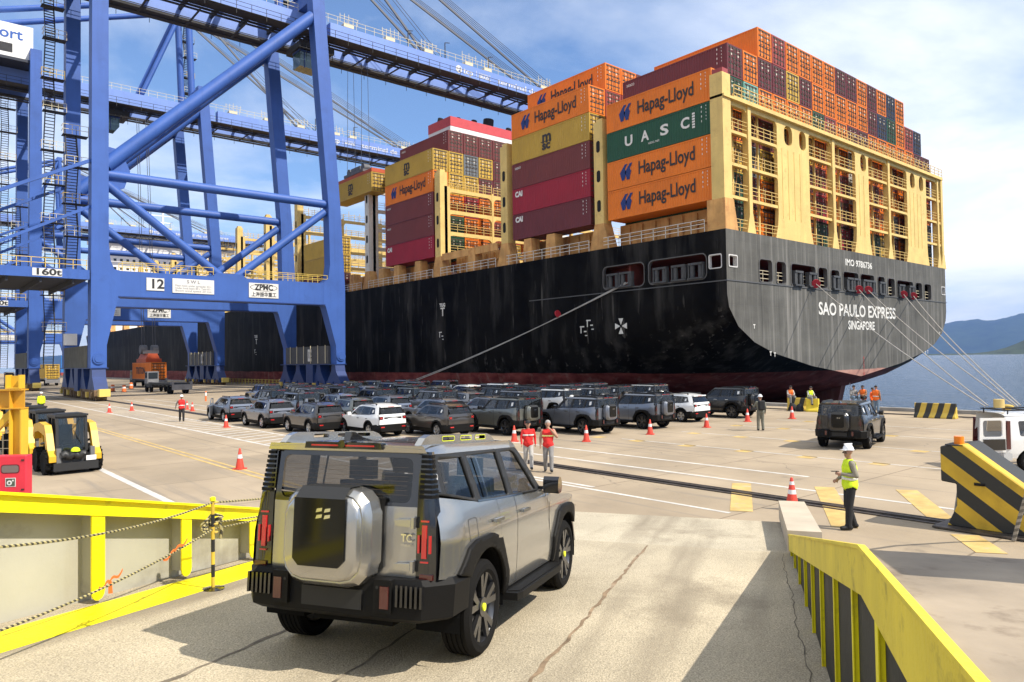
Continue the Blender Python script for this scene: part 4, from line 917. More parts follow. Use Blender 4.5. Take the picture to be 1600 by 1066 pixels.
def crane(YB, num, label, detail=True):
    """portal crane; YB is the front face of its near frame. X across the quay, rails at 18 and 46.4"""
    root = empty('quay_crane', (0, YB, 0), 0, label, 'crane', 'blue quay cranes')
    def part(name, mb, m, smooth=None): return ob(name, mb, m, root, smooth)
    def py(pts, lo, hi, name, m=cblue):
        g = MB(); g.prism(pts, lo, hi, 'y'); me = fixn(g.mesh(name, m)); return link(name, me, root)
    FR = ((0, 1.7), (15.8, 17.5))
    for (a, b_) in FR:
        py([(16.66, 3.55), (18.25, 3.55), (18.25, 6.1), (19.3, 11.0), (19.62, 11.55), (19.62, 14.45), (19.0, 14.6), (18.62, 15.6), (18.45, 17.5), (18.45, 55), (16.85, 55), (16.75, 20)], a, b_, 'leg')
        py([(46.0, 3.55), (47.3, 3.55), (47.35, 14), (46.75, 25), (45.4, 43), (44.5, 55), (42.75, 55), (43.6, 43), (45.0, 25), (45.15, 17), (44.9, 15.2), (44.2, 14.45), (44.2, 11.6), (44.5, 11.3), (45.95, 6)], a, b_, 'leg')
        py([(19.62, 11.6), (44.2, 11.6), (44.2, 14.45), (33.9, 14.45), (33.2, 14.9), (30.2, 14.9), (29.5, 14.45), (19.62, 14.45)], a+.02, b_-.02, 'portal_beam')
        g = MB(); g.box(19.4, a-.06, 11.47, 44.4, b_+.06, 11.6); part('beam_flange', g, cblue2)
        c = (a+b_)/2
        for nm, p, q_, r in (('tie_tube', (18.3, c, 25.3), (45.2, c, 25.3), .55), ('diagonal_tube', (18.3, c, 26.3), (43.2, c, 50.6), .80), ('brace_tube', (18.4, c, 24.2), (31.2, c, 14.4), .5), ('brace_tube', (44.8, c, 24.2), (32.6, c, 14.4), .5)):
            g = MB(); g.tube(p, q_, r, 18); part(nm, g, cblue, 40)
        g = MB(); g.prism([(18.4, 23.2), (20.2, 24), (20.8, 26), (19.8, 28.3), (18.4, 28.5)], c-.12, c+.12, 'y'); link('gusset', fixn(g.mesh('gusset', cblue)), root)
        # railing on the portal beam
        g = MB()
        for yy in (a+.05, b_-.05):
            for k in (.5, 1.0): g.bar((19.8, yy, 14.5+k), (29.8, yy, 14.5+k), .06, .06); g.bar((33.7, yy, 14.5+k), (44.8, yy, 14.5+k), .06, .06)
            for i in range(9): g.bar((19.8+i*1.25, yy, 14.45), (19.8+i*1.25, yy, 15.5), .06, .06); g.bar((33.7+i*1.38, yy, 14.45), (33.7+i*1.38, yy, 15.5), .06, .06)
        part('railing', g, cyel)
    # sill beams along the rails, bogies
    for x0, x1, sm in ((16.62, 18.28, sillm), (45.62, 47.32, cgrey)):
        g = MB(); g.box(x0, 1.72, 3.6, x1, 15.78, 6.1); part('sill_beam', g, sm if x0 < 20 else mat('sill_grey', (.06, .06, .062), .6, var=.2))
        g = MB(); g.box(x0-.12, -.1, 3.5, x1+.12, 17.6, 3.6); part('sill_flange', g, cblue2)
        for y0 in (-1.2, 10.2):
            for s_ in (0, 4.6):
                yc = y0+s_+1.7
                g = MB(); g.prism([(yc-1.9, 1.2), (yc+1.9, 1.2), (yc+.7, 2.6), (yc+.5, 3.5), (yc-.5, 3.5), (yc-.7, 2.6)], x0+.15, x1-.15, 'x'); link('equaliser', fixn(g.mesh('equaliser', cblue2)), root)
                for k in (-1.15, 1.15):
                    g = MB(); g.box(x0+.1, yc+k-.95, .45, x1-.1, yc+k+.95, 1.2); part('bogie', g, bogm if x0 < 20 else cblue2)
                    for j in (-.45, .45):
                        g = MB(); g.tube((x0+.3, yc+k+j, .36), (x1-.3, yc+k+j, .36), .35, 14); part('wheel', g, bogm, 40)
                    g = MB(); g.box(x0-.12, yc+k-.35, .35, x0+.1, yc+k+.35, .95); part('motor', g, cyel if k > 0 else bogm)
        g = MB(); g.box(x0-.1, 6.4, .9, x1+.1, 8.6, 3.5); part('drive_house', g, cblue2)
        for y_ in (-3.1, 18.3):
            g = MB(); g.box(x0+.3, y_, .5, x1-.3, y_+.9, 1.3); part('buffer', g, mat('buffer_yellow', (.65, .5, .12), .7))
    for (x, y) in ((17.45, -.03), (46.65, -.03)):
        g = MB(); g.tube((x, y, 4.6), (x, y-.12, 4.6), .62, 20); g.tube((x, y-.12, 4.6), (x, y-.2, 4.6), .42, 20); part('pin_cover', g, cblue, 40)
    for k in range(6):
        g = MB(); yy = 2.4+k*2.3; g.tube((45.5, yy, 3.7), (45.5, yy, 6.2), .05, 6); part('conduit', g, csand)
    # girder and boom: two box girders with walkways
    for y0 in (4.6, 11.0):
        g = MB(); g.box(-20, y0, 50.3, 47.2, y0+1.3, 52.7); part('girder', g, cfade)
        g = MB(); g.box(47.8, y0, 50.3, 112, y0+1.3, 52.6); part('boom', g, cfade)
        g = MB(); g.box(-20, y0-.08, 50.12, 112, y0+1.38, 50.3); g.box(-20, y0+(1.5 if y0 < 8 else -.3), 49.85, 112, y0+(1.62 if y0 < 8 else -.18), 50.15); part('bottom_flange', g, cgrey)  # flanges near black: shade under the girder put into their colour
        yo = y0-1.15 if y0 < 8 else y0+1.35
        g = MB(); g.box(-20, yo, 50.0, 112, yo+.95, 50.06); part('walkway', g, cgrey)
        g = MB(); ye = yo if y0 < 8 else yo+.95
        for k in (.5, 1.05): g.bar((-20, ye, 50.0+k), (112, ye, 50.0+k), .05, .05)
        for i in range(66): g.bar((-20+i*2, ye, 49.4 if i % 2 else 50), (-20+i*2, ye, 51.05), .06, .06)
        part('railing', g, cgrey)
        g = MB(); yr = y0+.1 if y0 < 8 else y0+1.2
        for k in (.55, 1.1): g.bar((-20, yr, 52.7+k), (112, yr, 52.7+k), .05, .05)
        for i in range(89): g.bar((-20+i*1.5, yr, 52.6), (-20+i*1.5, yr, 53.8), .045, .045)
        part('railing', g, csand)
    g = MB()
    for i in range(33): g.box(-19+i*4, 5.9, 51.2, -18.6+i*4, 11.0, 51.7)
    part('cross_tie', g, cgrey)
    g = MB()
    for i in range(22): g.box(-18+i*6, 5.6, 49.4, -17.8+i*6, 11.3, 49.55)
    for yy in (6.6, 7.0, 9.8, 10.2): g.bar((-20, yy, 49.9), (112, yy, 49.9), .09, .09)
    g.box(-20, 6.2, 49.6, 112, 6.5, 49.7); part('trolley_runway', g, cgrey)
    for x in (17.6, 43.8):
        g = MB(); g.box(x-.8, 1.7, 52.8, x+.8, 15.8, 55); part('cross_beam', g, cblue)
    # boom sheds, lamp posts
    rn = random.Random(num)
    for x in (50, 57, 64, 72, 76, 89, 93, 104):
        g = MB(); g.box(x, 4.7, 52.7, x+1.6, 5.7, 53.2)
        for q_ in range(5): g.bar((x-.6+q_*.7, 4.75, 53.2), (x-.6+q_*.7, 4.75, 54.2+rn.random()*.6), .06, .06)
        g.bar((x-.6, 4.75, 54.2), (x+2.4, 4.75, 54.2), .05, .05); part('boom_fitting', g, csand)
    for x in (61, 68, 77): 
        g = MB(); g.bar((x, 4.8, 52.7), (x, 4.8, 55.2), .12, .12); g.bar((x, 4.8, 55.2), (x+.9, 4.8, 55.4), .1, .1); part('lamp_post', g, cgrey)
    # pylon and stays
    for y0 in (5.2, 11.6):
        g = MB(); g.tube((43.2, y0, 54.5), (42.5, y0, 73), .62, 14); part('pylon_leg', g, cblue, 40)
        g = MB(); g.tube((34.5, y0, 53), (42.3, y0, 72.5), .4, 12); part('pylon_strut', g, cblue, 40)
        g = MB(); g.tube((42.3, y0, 72.6), (-12, y0, 53), .5, 14); part('back_stay', g, cblue, 40)
        xs = (64, 89.5) if y0 < 8 else (72, 98)
        for x in xs:
            g = MB(); g.bar((42.5, y0, 72.8), (x, y0, 52.8), .22, .35); part('fore_stay', g, cable)
            for k in range(4 if x > 80 else 2):
                g = MB(); o_ = .9+k*.7; g.tube((42.5, y0+.3, 72.8+k*.2), (x+1.5+o_*1.6, y0+.3, 52.9), .045, 5); part('boom_rope', g, cable)
    g = MB(); g.box(41.8, 4.6, 72.2, 43.2, 12.3, 73.4); part('pylon_head', g, cblue)
    # access stairs zig-zagging up the far landside leg and up the pylon
    def stairs(x, y, z0, z1, n, wd=1.3, sl=1.4, name='stair_flight'):
        dz = (z1-z0)/n
        for i in range(n):
            za, zb = z0+i*dz, z0+(i+1)*dz; ya, yb = (y, y-sl) if i % 2 == 0 else (y-sl, y)
            g = MB()
            for xx in (x, x+wd*.8): g.bar((xx, ya, za), (xx, yb, zb), .08, .25)
            for k in range(1, 12): u = k/12; g.box(x, ya+(yb-ya)*u-.12, za+dz*u-.02, x+wd*.8, ya+(yb-ya)*u+.12, za+dz*u+.03)
            for xx in (x-.03, x+wd*.8+.03): g.bar((xx, ya, za+1), (xx, yb, zb+1), .05, .05)
            part('stair_flight', g, cgrey)
            g = MB(); yl = yb; g.box(x-.3, yl-.6, zb-.06, x+wd+.9, yl+.6, zb)
            part('stair_landing', g, cgrey)
            g = MB()
            for k in (.55, 1.1):
                g.bar((x-.3, yl-.6, zb+k), (x+wd+.9, yl-.6, zb+k), .05, .05); g.bar((x-.3, yl-.6, zb+k), (x-.3, yl+.6, zb+k), .05, .05)
            for xx in (x-.3, x+.6, x+wd, x+wd+.9): g.bar((xx, yl-.6, zb), (xx, yl-.6, zb+1.1), .05, .05)
            part('landing_rail', g, cyel if (i % 3 == 1) else csand)
    stairs(14.5, 16.6, 3.6, 54, 11)
    stairs(14.9, 4.2, 14.4, 30, 4)
    if detail: stairs(44.2, 14.2, 54, 72, 5, 1.2, 1.4)
    # walkway platform on the landside with its load mark and hangers
    g = MB(); g.box(-8, .2, 13.3, 16.6, .55, 14.35); g.box(-8, 16.4, 13.3, 16.6, 16.75, 14.35); g.box(-8, .55, 13.3, -7.6, 16.4, 14.3); part('platform_beam', g, cblue)
    g = MB(); g.box(-7.6, .55, 13.35, 16.6, 16.4, 13.5)
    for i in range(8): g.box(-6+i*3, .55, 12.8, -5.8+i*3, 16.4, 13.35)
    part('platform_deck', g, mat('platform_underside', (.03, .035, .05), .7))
    g = MB()
    for k in (.5, 1.05): g.bar((-8, .25, 14.35+k), (16.4, .25, 14.35+k), .06, .06)
    for i in range(20): g.bar((-8+i*1.28, .25, 14.3), (-8+i*1.28, .25, 15.4), .06, .06)
    part('railing', g, cyel)
    for y_ in (.3, 16.5):
        g = MB(); g.bar((-6, y_, 14.3), (16.8, y_+.3, 26.6), .35, .35); part('hanger', g, cblue)
        g = MB(); g.bar((4, y_, 14.3), (16.8, y_+.3, 21.5), .3, .3); part('hanger', g, cblue)
    g = MB(); g.box(11.3, .17, 13.45, 14.0, .198, 14.25); part('load_sign', g, sign_w); text('160t', .95, sign_k, (11.45, .16, 13.85), '-Y', root, width=2.3, bold=.03)
    # signs on the portal beam
    g = MB(); g.box(22.3, -.06, 12.4, 24.2, -.01, 13.85); part('number_sign', g, sign_w); text(str(num), 1.5, sign_k, (22.62, -.066, 13.12), '-Y', root, width=1.3, bold=.045)
    g = MB(); g.box(25.1, -.06, 12.25, 29.85, -.01, 13.95); part('load_table', g, sign_w)
    text('S W L', .55, sign_g, (26.7, -.066, 13.6), '-Y', root, width=1.5, bold=.01)
    for k, s_ in enumerate(('Main hoist under spreader 65 t', 'Under hook beam 80 t  Twin 65 t', 'Boom wind speed 20 m/s')): text(s_, .34, sign_g, (25.4, -.066, 13.12-k*.3), '-Y', root, width=4.1)
    for (xx, yy, sc) in ((34.1, -.06, 1.),):
        g = MB(); g.box(xx, yy, 12.1, xx+3.8*sc, yy+.05, 13.95); part('maker_sign', g, sign_w)
        text('ZPMC', .95, sign_k, (xx+.75*sc, yy-.007, 13.4), '-Y', root, width=2.4*sc, bold=.04); text('上海振华重工', .62, sign_k, (xx+.3*sc, yy-.007, 12.48), '-Y', root, width=3.2*sc, bold=.012)
        g = MB(); n_ = 28
        ring = [(xx+1.9*sc+1.75*sc*math.cos(2*math.pi*i/n_), 13.4+.46*math.sin(2*math.pi*i/n_)) for i in range(n_)]; ring2 = [(xx+1.9*sc+1.68*sc*math.cos(2*math.pi*i/n_), 13.4+.40*math.sin(2*math.pi*i/n_)) for i in range(n_)]
        g.add([(a, yy-.006, b_) for a, b_ in ring]+[(a, yy-.006, b_) for a, b_ in ring2], [(i, (i+1) % n_, (i+1) % n_+n_, i+n_) for i in range(n_)]); link('sign_ring', fixn(g.mesh('sign_ring', sign_k)), root)
    g = MB(); g.box(45.585, 6.9, 4.0, 45.61, 8.1, 5.7); part('sill_sign', g, sign_w); text(str(num), 1.3, sign_k, (45.575, 8.0, 4.85), '-X', root, width=.95, bold=.03)
    # lettering on the boom
    yb = 4.6-.012
    g = MB(); g.tube((70.6, yb, 51.5), (70.6, yb-.01, 51.5), .62, 20); part('boom_logo', g, sign_w)
    g = MB()
    for a in (.4, 2.5, 4.6): g.bar((70.6+.15*math.cos(a), yb-.02, 51.5+.15*math.sin(a)), (70.6+.45*math.cos(a+.4), yb-.02, 51.5+.45*math.sin(a+.4)), .02, .2, up=(1, 0, 0))
    part('boom_logo', g, cblue)
    text('tcp', 1.5, sign_w, (71.5, yb, 51.45), '-Y', root, width=2.0, bold=.03)
    g = MB(); g.box(74.2, yb-.01, 50.9, 74.27, yb, 52.1); part('boom_logo', g, sign_w)
    text('a company of', .42, sign_w, (74.7, yb, 51.85), '-Y', root, width=2.5); text('BRAZIL', .6, sign_w, (74.7, yb, 51.3), '-Y', root, width=2.5, bold=.02)
    text('terminal de contêineres', 1.35, sign_w, (78.8, yb, 51.45), '-Y', root, width=19, bold=.015)
    return root
c1 = crane(90.7, 12, 'nearest blue quay crane, its portal beam carrying the 12 and load signs')
c2 = crane(138.0, 11, 'second blue quay crane, seen through the legs of the nearest one')
c3 = crane(276.0, 10, 'farthest blue quay crane, only its low distant boom in view', False)
# machinery house on the second crane, operator cabs and trolleys
hw = mat('house_white', (.74, .73, .70), .6, var=.05); gls = mat('cab_glass', (.05, .09, .09), .1, spec=.8)
for root, xc in ((c1, 46.1), (c2, 29.7)):
    g = MB(); g.box(xc-2.2, 6.0, 48.7, xc+3, 10.9, 49.6); g.box(xc-1, 6.3, 49.6, xc+2, 10.6, 50.6)
    for k in range(6): g.bar((xc-2.4+k, 5.8, 47.6), (xc-2.4+k, 5.8, 49.2), .07, .07)
    g.bar((xc-2.5, 5.8, 48.4), (xc+3, 5.8, 48.4), .07, .07); ob('trolley', g, cgrey, root)
    g = MB(); g.prism([(xc-1.9, 46.2), (xc+.9, 46.0), (xc+1.5, 46.8), (xc+1.5, 48.3), (xc-1.9, 48.3)], 6.9, 9.2, 'y'); link('operator_cab', fixn(g.mesh('operator_cab', gls)), root)
    g = MB(); g.box(xc-2, 6.8, 48.3, xc+1.6, 9.3, 48.55); g.box(xc-1.3, 6.85, 46.0, xc-1.15, 6.9, 48.3); g.box(xc, 6.85, 46.0, xc+.12, 6.9, 48.3); ob('cab_frame', g, cblue2, root)
for root in (c1, c2):
    g = MB(); g.box(-14, 1.5, 53.2, 17.4, 14.6, 58.9); ob('machinery_house', g, hw, root)
    text('port', 2.4, mat('sign_blue', (.02, .09, .35), .6), (11.6, 1.48, 57.2), '-Y', root, width=4.3, bold=.04)
    g = MB(); g.box(12.5, 1.44, 54.2, 14.6, 1.49, 55.6); ob('louvre', g, cgrey, root)
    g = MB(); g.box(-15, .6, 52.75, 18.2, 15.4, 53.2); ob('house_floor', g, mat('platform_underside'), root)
# container hanging from the spreader of the nearest crane
hx, hy, hz = 53.2, 93.5, 28.7
o = container(hx, hy, hz, 'mustard', 'mustard container hanging from the orange spreader beside the blue crane', None, True); deco(o, 'msc')
sp = empty('spreader', (hx+1.22, hy+6.1, hz+2.9), 0, 'orange red lifting spreader holding the hanging mustard container', 'spreader')
spm = mat('spreader_red', (.42, .07, .02), .6, var=.2, vscale=1)
g = MB(); g.box(-1.1, -6, 0, -.75, 6, .5); g.box(.75, -6, 0, 1.1, 6, .5); g.box(-1.2, -6.1, -.02, 1.2, -5.6, .55); g.box(-1.2, 5.6, -.02, 1.2, 6.1, .55); g.box(-.8, -2, .1, .8, 2, .7); ob('frame', g, spm, sp)
g = MB(); g.box(-.9, -3, .7, .9, 3, 1.1)
for y_ in (-2.2, 2.2): g.lathe([(.0, -.5), (.55, -.5), (.55, .5), (0, .5)], 16, (0, y_, 1.5), 'x')
g.box(-.5, -1.4, 1.1, .5, 1.4, 1.9); ob('headblock', g, mat('headblock_grey', (.10, .10, .11), .6, var=.3), sp)
for y_ in (-2.2, 2.2):
    for x_ in (-.7, .7):
        g = MB(); g.tube((x_, y_, 1.6), (x_*.7, y_, 17.5), .035, 5); ob('hoist_rope', g, cable, sp)
# second crane: hoist ropes falling to a spreader low on the truck lane
tsp = empty('spreader', (31.1, 147.5, 6.1), 0, 'orange spreader lowered onto the small orange container on a truck', 'spreader')
g = MB(); g.box(-1.25, -3.1, -.6, 1.25, 3.1, 0); g.prism([(-1.1, 0), (1.1, 0), (.7, .9), (-.7, .9)], -2.6, 2.6, 'y'); link('frame', fixn(g.mesh('frame', spm)), tsp)
g = MB(); g.lathe([(.0, -.5), (.8, -.5), (.8, .5), (0, .5)], 16, (-.9, 0, 1.6), 'x'); g.lathe([(.0, -.5), (.8, -.5), (.8, .5), (0, .5)], 16, (.9, 0, 1.6), 'x'); g.box(-1.2, -.9, .9, 1.4, .9, 1.5); link('headblock', g.mesh('headblock', mat('headblock_grey')), tsp)
for x_ in (-1.1, -.7, .7, 1.1):
    g = MB(); g.tube((x_, 0, 1.8), (x_*.8-1, 0, 42), .05, 5); ob('hoist_rope', g, cable, tsp)
# ================================================================ cars
def paint(name, rgb, metal=.75, rough=.32):
    return mat(name, rgb, rough, metal, coat=.9)
P_SIL = paint('paint_silver', (.40, .388, .36), .82, .24); P_GRY = paint('paint_grey', (.20, .20, .21), .65, .35); P_GRN = paint('paint_greygreen', (.165, .17, .15), .65, .35)
P_DRK = paint('paint_bronze', (.075, .066, .058), .6, .35); P_WHT = paint('paint_white', (.74, .74, .72), .0, .35); P_BLK = paint('paint_black', (.012, .012, .013), .2, .3); P_BLU = paint('paint_bluegrey', (.19, .205, .235), .65, .35)
clad = mat('cladding_black', (.009, .0085, .008), .55, spec=.14, bump=.12, bscale=90); trimk = mat('gloss_black', (.008, .008, .009), .12, coat=1.); trimg = mat('trim_darkgrey', (.026, .026, .026), .42, spec=.25)
tyrem = mat('tyre_rubber', (.010, .0095, .009), .85, spec=.12, bump=.2, bscale=60); rimm = mat('rim_dark', (.13, .13, .135), .28, .9); rimw = mat('rim_bright', (.45, .45, .45), .3, .8)
lampr = mat('lamp_red', (.50, .022, .022), .2, coat=1.); lampd = mat('lamp_darkred', (.07, .006, .006), .2, coat=1.); chrome = mat('chrome', (.62, .62, .62), .12, 1.); accent = mat('accent_yellow', (.72, .78, .03), .4)
inter = mat('cabin_black', (.012, .012, .013), .75, spec=.15); plate_w = mat('plate_white', (.72, .72, .70), .5); underm = mat('underbody', (.008, .008, .008), .9, spec=.1)
win = glass('car_glass', (.02, .024, .024), .5); winh = glass('car_glass_clear', (.012, .014, .014), .48, .10); platem = mat('gloss_plate', (.006, .006, .006), .08, spec=.35); wdk = glass('car_glass_dark', (.02, .022, .022), .6, .2)
def interp(t, x):
    if x <= t[0][0]: return t[0][1]
    for (a, b_), (c, d_) in zip(t, t[1:]):
        if x <= c: return b_+(d_-b_)*(x-a)/(c-a)
    return t[-1][1]
def arc(cx, cz, r, a0, a1, n): return [(cx+r*math.cos(R(a0+(a1-a0)*i/n)), cz+r*math.sin(R(a0+(a1-a0)*i/n))) for i in range(n+1)]
WHEELS = {}
def wheel_parts(r, w_, kind):
    k = (r, w_, kind)
    if k in WHEELS: return WHEELS[k]
    g = MB(); h = w_/2; s = r-.115
    prof = [(s, -h+.02), (s+.03, -h), (r-.035, -h+.004), (r-.008, -h+.03)]
    for q_ in range(5): yy = -h+.04+(w_-.08)*q_/4; prof += [(r, yy), (r, yy+.030), (r-.012, yy+.034), (r-.012, yy+.044)]
    prof += [(r-.008, h-.03), (r-.035, h-.004), (s+.03, h), (s, h-.02)]
    vs = []; fs = []; n = 40
    for rr, t_ in prof:
        for i in range(n): a = 2*math.pi*i/n; vs.append((rr*math.cos(a), t_, rr*math.sin(a)))
    for j in range(len(prof)-1):
        for i in range(n): fs.append((j*n+i, (j+1)*n+i, (j+1)*n+(i+1) % n, j*n+(i+1) % n))
    g.add(vs, fs); ty = g.mesh('tyre', tyrem); shade(fixn(ty), 35)
    g = MB(); vs = []; fs = []
    for rr, t_ in ((s+.012, -h+.02), (s, -h+.035), (s-.02, 0), (s-.02, h-.03)):
        for i in range(n): a = 2*math.pi*i/n; vs.append((rr*math.cos(a), t_, rr*math.sin(a)))
    for j in range(3):
        for i in range(n): fs.append((j*n+i, (j+1)*n+i, (j+1)*n+(i+1) % n, j*n+(i+1) % n))
    fs.append(tuple(range(3*n, 4*n))); g.add(vs, fs)
    for k_ in range(5):      # Y-shaped double spokes
        a = 2*math.pi*k_/5+.3; c, s_ = math.cos(a), math.sin(a)
        for off in (-.34, .34):
            a2 = a+off*.62; p = (.07*math.cos(a), -h+.045, .07*math.sin(a)); q_ = ((s)*math.cos(a2), -h+.03, (s)*math.sin(a2)); g.bar(p, q_, .045, .03, up=(0, 1, 0), w2=.062)
    g.tube((0, -h+.02, 0), (0, 0, 0), .085, 16); rim_ = g.mesh('rim', rimm if kind != 'bright' else rimw); shade(fixn(rim_), 30)
    g = MB(); g.tube((0, -h+.008, 0), (0, -h+.03, 0), .035, 14); hub = g.mesh('hub_cap', accent if kind == 'accent' else chrome)
    g = MB(); g.tube((0, .02, 0), (0, .05, 0), .17, 18); disc = g.mesh('brake_disc', mat('brake_iron', (.12, .11, .10), .5, .6))
    WHEELS[k] = (ty, rim_, hub, disc); return WHEELS[k]
def add_wheels(root, xs, half, r, w_, kind='dark'):
    ty, rm_, hb, dc = wheel_parts(r, w_, kind)
    for x in xs:
        for sd in (-1, 1):
            o = link('wheel', ty, root, (x, sd*half, r), (0, 0, 0 if sd < 0 else math.pi)); link('rim', rm_, o); link('hub_cap', hb, o)
            if kind == 'accent': link('brake_disc', dc, o)
def mirror_y(v, f): return [(x, -y, z) for x, y, z in v], [tuple(reversed(q_)) for q_ in f]
class Car:
    def __init__(s, root, ytab, taper, step): s.root = root; s.ytab = ytab; s.taper = taper; s.step = step; s.paint = []
    def y(s, x, z): return interp(s.ytab, z)-s.taper(x, z)
    def side(s, name, outer, m, holes=(), off=0., painted=False, thick=0., step=None, both=True, smooth=40):
        """panel on both flanks following the flank's curvature"""
        st = step or s.step; out = []
        for sd in ((-1, 1) if both else (-1,)):
            v, f = filled(outer, holes, None, st, st*.7)
            vs = [(x, -(s.y(x, z)+off), z) for x, z in v]; fs = f
            if sd > 0: vs, fs = mirror_y(vs, fs)
            g = MB(); g.add(vs, fs); me = g.mesh(name, m)
            # make the panel face outwards
            if sum(p.normal.y*p.area for p in me.polygons)*sd < 0: me.flip_normals()
            shade(me, smooth); o = link(name, me, s.root)
            if thick: md = o.modifiers.new('thick', 'SOLIDIFY'); md.thickness = thick; md.offset = -1
            if painted: s.paint.append(o)
            out.append(o)
        return out
    def part(s, name, mb, m, smooth=None, painted=False, fix=True, par=None):
        me = mb.mesh(name, m)
        if fix: fixn(me)
        if smooth: shade(me, smooth)
        o = link(name, me, par or s.root)
        if painted: s.paint.append(o)
        return o
    def surf(s, name, fn, nu, nv, m, painted=False, smooth=40):
        """grid surface fn(u,v) -> xyz, u,v in 0..1"""
        g = MB(); vs = [fn(i/nu, j/nv) for i in range(nu+1) for j in range(nv+1)]
        g.add(vs, [(i*(nv+1)+j, (i+1)*(nv+1)+j, (i+1)*(nv+1)+j+1, i*(nv+1)+j+1) for i in range(nu) for j in range(nv)])
        me = g.mesh(name, m); shade(me, smooth); o = link(name, me, s.root)
        if painted: s.paint.append(o)
        return o

def boxy_suv(hero=False, label='', loc=(0, 0, 0)):
    """square SUV with a covered spare wheel on the tailgate; x forward from the rear axle"""
    root = empty('parked_car' if not hero else 'silver_car', loc, 0, label, 'car')
    yt = [(.30, .88), (.42, .935), (.55, .955), (.85, .965), (1.08, .965), (1.20, .945), (1.30, .915), (1.36, .893), (1.46, .868), (1.60, .826), (1.775, .775), (1.82, .757), (1.85, .735), (1.875, .69)]
    def taper(x, z):
        t_ = 0.
        if x < -.45: t_ += .085*((-.45-x)/.40)**2
        if x > 3.0: t_ += .17*((x-3.0)/.65)**2
        if z > 1.25 and x > 1.2: t_ += .05*(x-1.2)
        return t_
    c = Car(root, yt, taper, .055 if hero else .16)
    PT = P_SIL; na = 14 if hero else 8
    # flank below the windows, with wheel arches, in four pieces: quarter, two doors, wing
    arcR = arc(0, .41, .535, 39, 0, na//2); arcRl = arc(0, .41, .535, 140, 39, na); arcF = arc(2.8, .41, .535, 180, 140, na//2)
    quarter = [(-.83, .80), (-.41, .74)]+arcRl[1:]+[(.40, 1.325), (-.05, 1.35), (-.80, 1.455), (-.83, 1.2)]
    c.side('quarter_panel', [(-.83, .80), arcRl[0]]+arcRl[1:]+[(.405, 1.312), (-.05, 1.332), (-.80, 1.438)], PT, painted=True)
    c.side('rear_door', [arcRl[-1]]+arcR[1:]+[(.62, .44), (.905, .44), (.905, 1.302), (.412, 1.312)], PT, painted=True)
    c.side('front_door', [(.917, .44), (2.2, .44), (2.2, .62), (2.02, .95), (2.02, 1.262), (.917, 1.302)], PT, painted=True)
    wing = [(2.032, 1.262), (2.032, .95), (2.212, .62), (2.212, .44), (2.268, .40)]+arc(2.8, .41, .535, 180, 38, na+4)[1:]+[(3.62, .74), (3.66, .95), (3.50, 1.06), (3.0, 1.14), (2.2, 1.20)]
    c.side('front_wing', wing, PT, painted=True)
    # arch cladding
    def ring(cx, a0, a1, r0, r1): return arc(cx, .40, r1, a0, a1, na+6)+arc(cx, .40, r0, a1, a0, na+6)
    c.side('wheel_arch_trim', [(-.62, .80)]+[(-.42, .99), (-.24, 1.035), (.14, 1.04), (.37, .97), (.60, .62), (.60, .44), (.53, .40)]+arc(0, .41, .52, 2, 139, na+6), clad, off=.035, thick=.05, smooth=30)
    c.side('wheel_arch_trim', [(2.22, .42), (2.24, .70), (2.45, .98), (2.64, 1.035), (2.98, 1.035), (3.20, .97), (3.42, .74)]+arc(2.8, .41, .52, 42, 178, na+6), clad, off=.035, thick=.05, smooth=30)
    for cx in (0, 2.8):
        for sd in (-1, 1):
            g = MB(); vs = [(cx+.53*math.cos(a), sd*yy, .40+.53*math.sin(a)) for yy in (.55, .95) for a in [R(-10+200*i/14) for i in range(15)]]
            g.add(vs, [(i, i+1, i+16, i+15) for i in range(14)]+[tuple(range(15))]); c.part('wheel_liner', g, underm)
    c.side('sill', [(.60, .30), (2.22, .30), (2.22, .455), (.60, .455)], clad, off=-.005)
    for sd in (-1, 1):
        g = MB(); g.prism([(.56, sd*.90), (2.26, sd*.90), (2.20, sd*1.08), (2.05, sd*1.10), (.70, sd*1.10), (.58, sd*1.08)], .345, .415, 'z'); g.prism([(.62, sd*.97), (2.18, sd*.97), (2.1, sd*1.07), (.68, sd*1.07)], .4155, .424, 'z'); c.part('side_step', g, clad)
    # greenhouse frame with window openings, then panes
    q1 = [(-.63, 1.455), (-.08, 1.365), (-.17, 1.735), (-.64, 1.735)]; q2 = [(.05, 1.345), (.80, 1.325), (.725, 1.745), (-.06, 1.745)]; q3 = [(.93, 1.322), (1.80, 1.295), (1.31, 1.72), (1.22, 1.745), (.85, 1.745)]
    fr = [(-.80, 1.462), (-.05, 1.336), (.41, 1.316), (2.03, 1.266), (1.50, 1.70), (1.38, 1.772), (1.2, 1.775), (-.79, 1.775)]
    c.side('window_frame', fr, trimg, [q1, q2, q3], off=-.004, thick=.03)
    for q_ in (q1, q2, q3):
        cx_, cz_ = sum(p[0] for p in q_)/len(q_), sum(p[1] for p in q_)/len(q_)
        c.side('side_window', [(cx_+(a-cx_)*1.02, cz_+(b_-cz_)*1.02) for a, b_ in q_], (winh if hero else win), off=-.022)
    c.side('roof_side', [(-.84, 1.777), (1.39, 1.777), (1.30, 1.85), (-.84, 1.85)], PT, painted=True, step=.03 if hero else .2)
    c.side('belt_moulding', [(-.05, 1.332), (.41, 1.312), (2.03, 1.262), (2.03, 1.276), (.41, 1.328), (-.05, 1.35)], trimk, off=.006)
    c.side('door_seam', [(.20, 1.36), (.235, 1.36), (.16, 1.73), (.125, 1.73)], trimk, off=.002)
    c.side('quarter_badge_panel', [(-.775, 1.48), (-.70, 1.47), (-.70, 1.70), (-.775, 1.70)], trimk, off=.004)
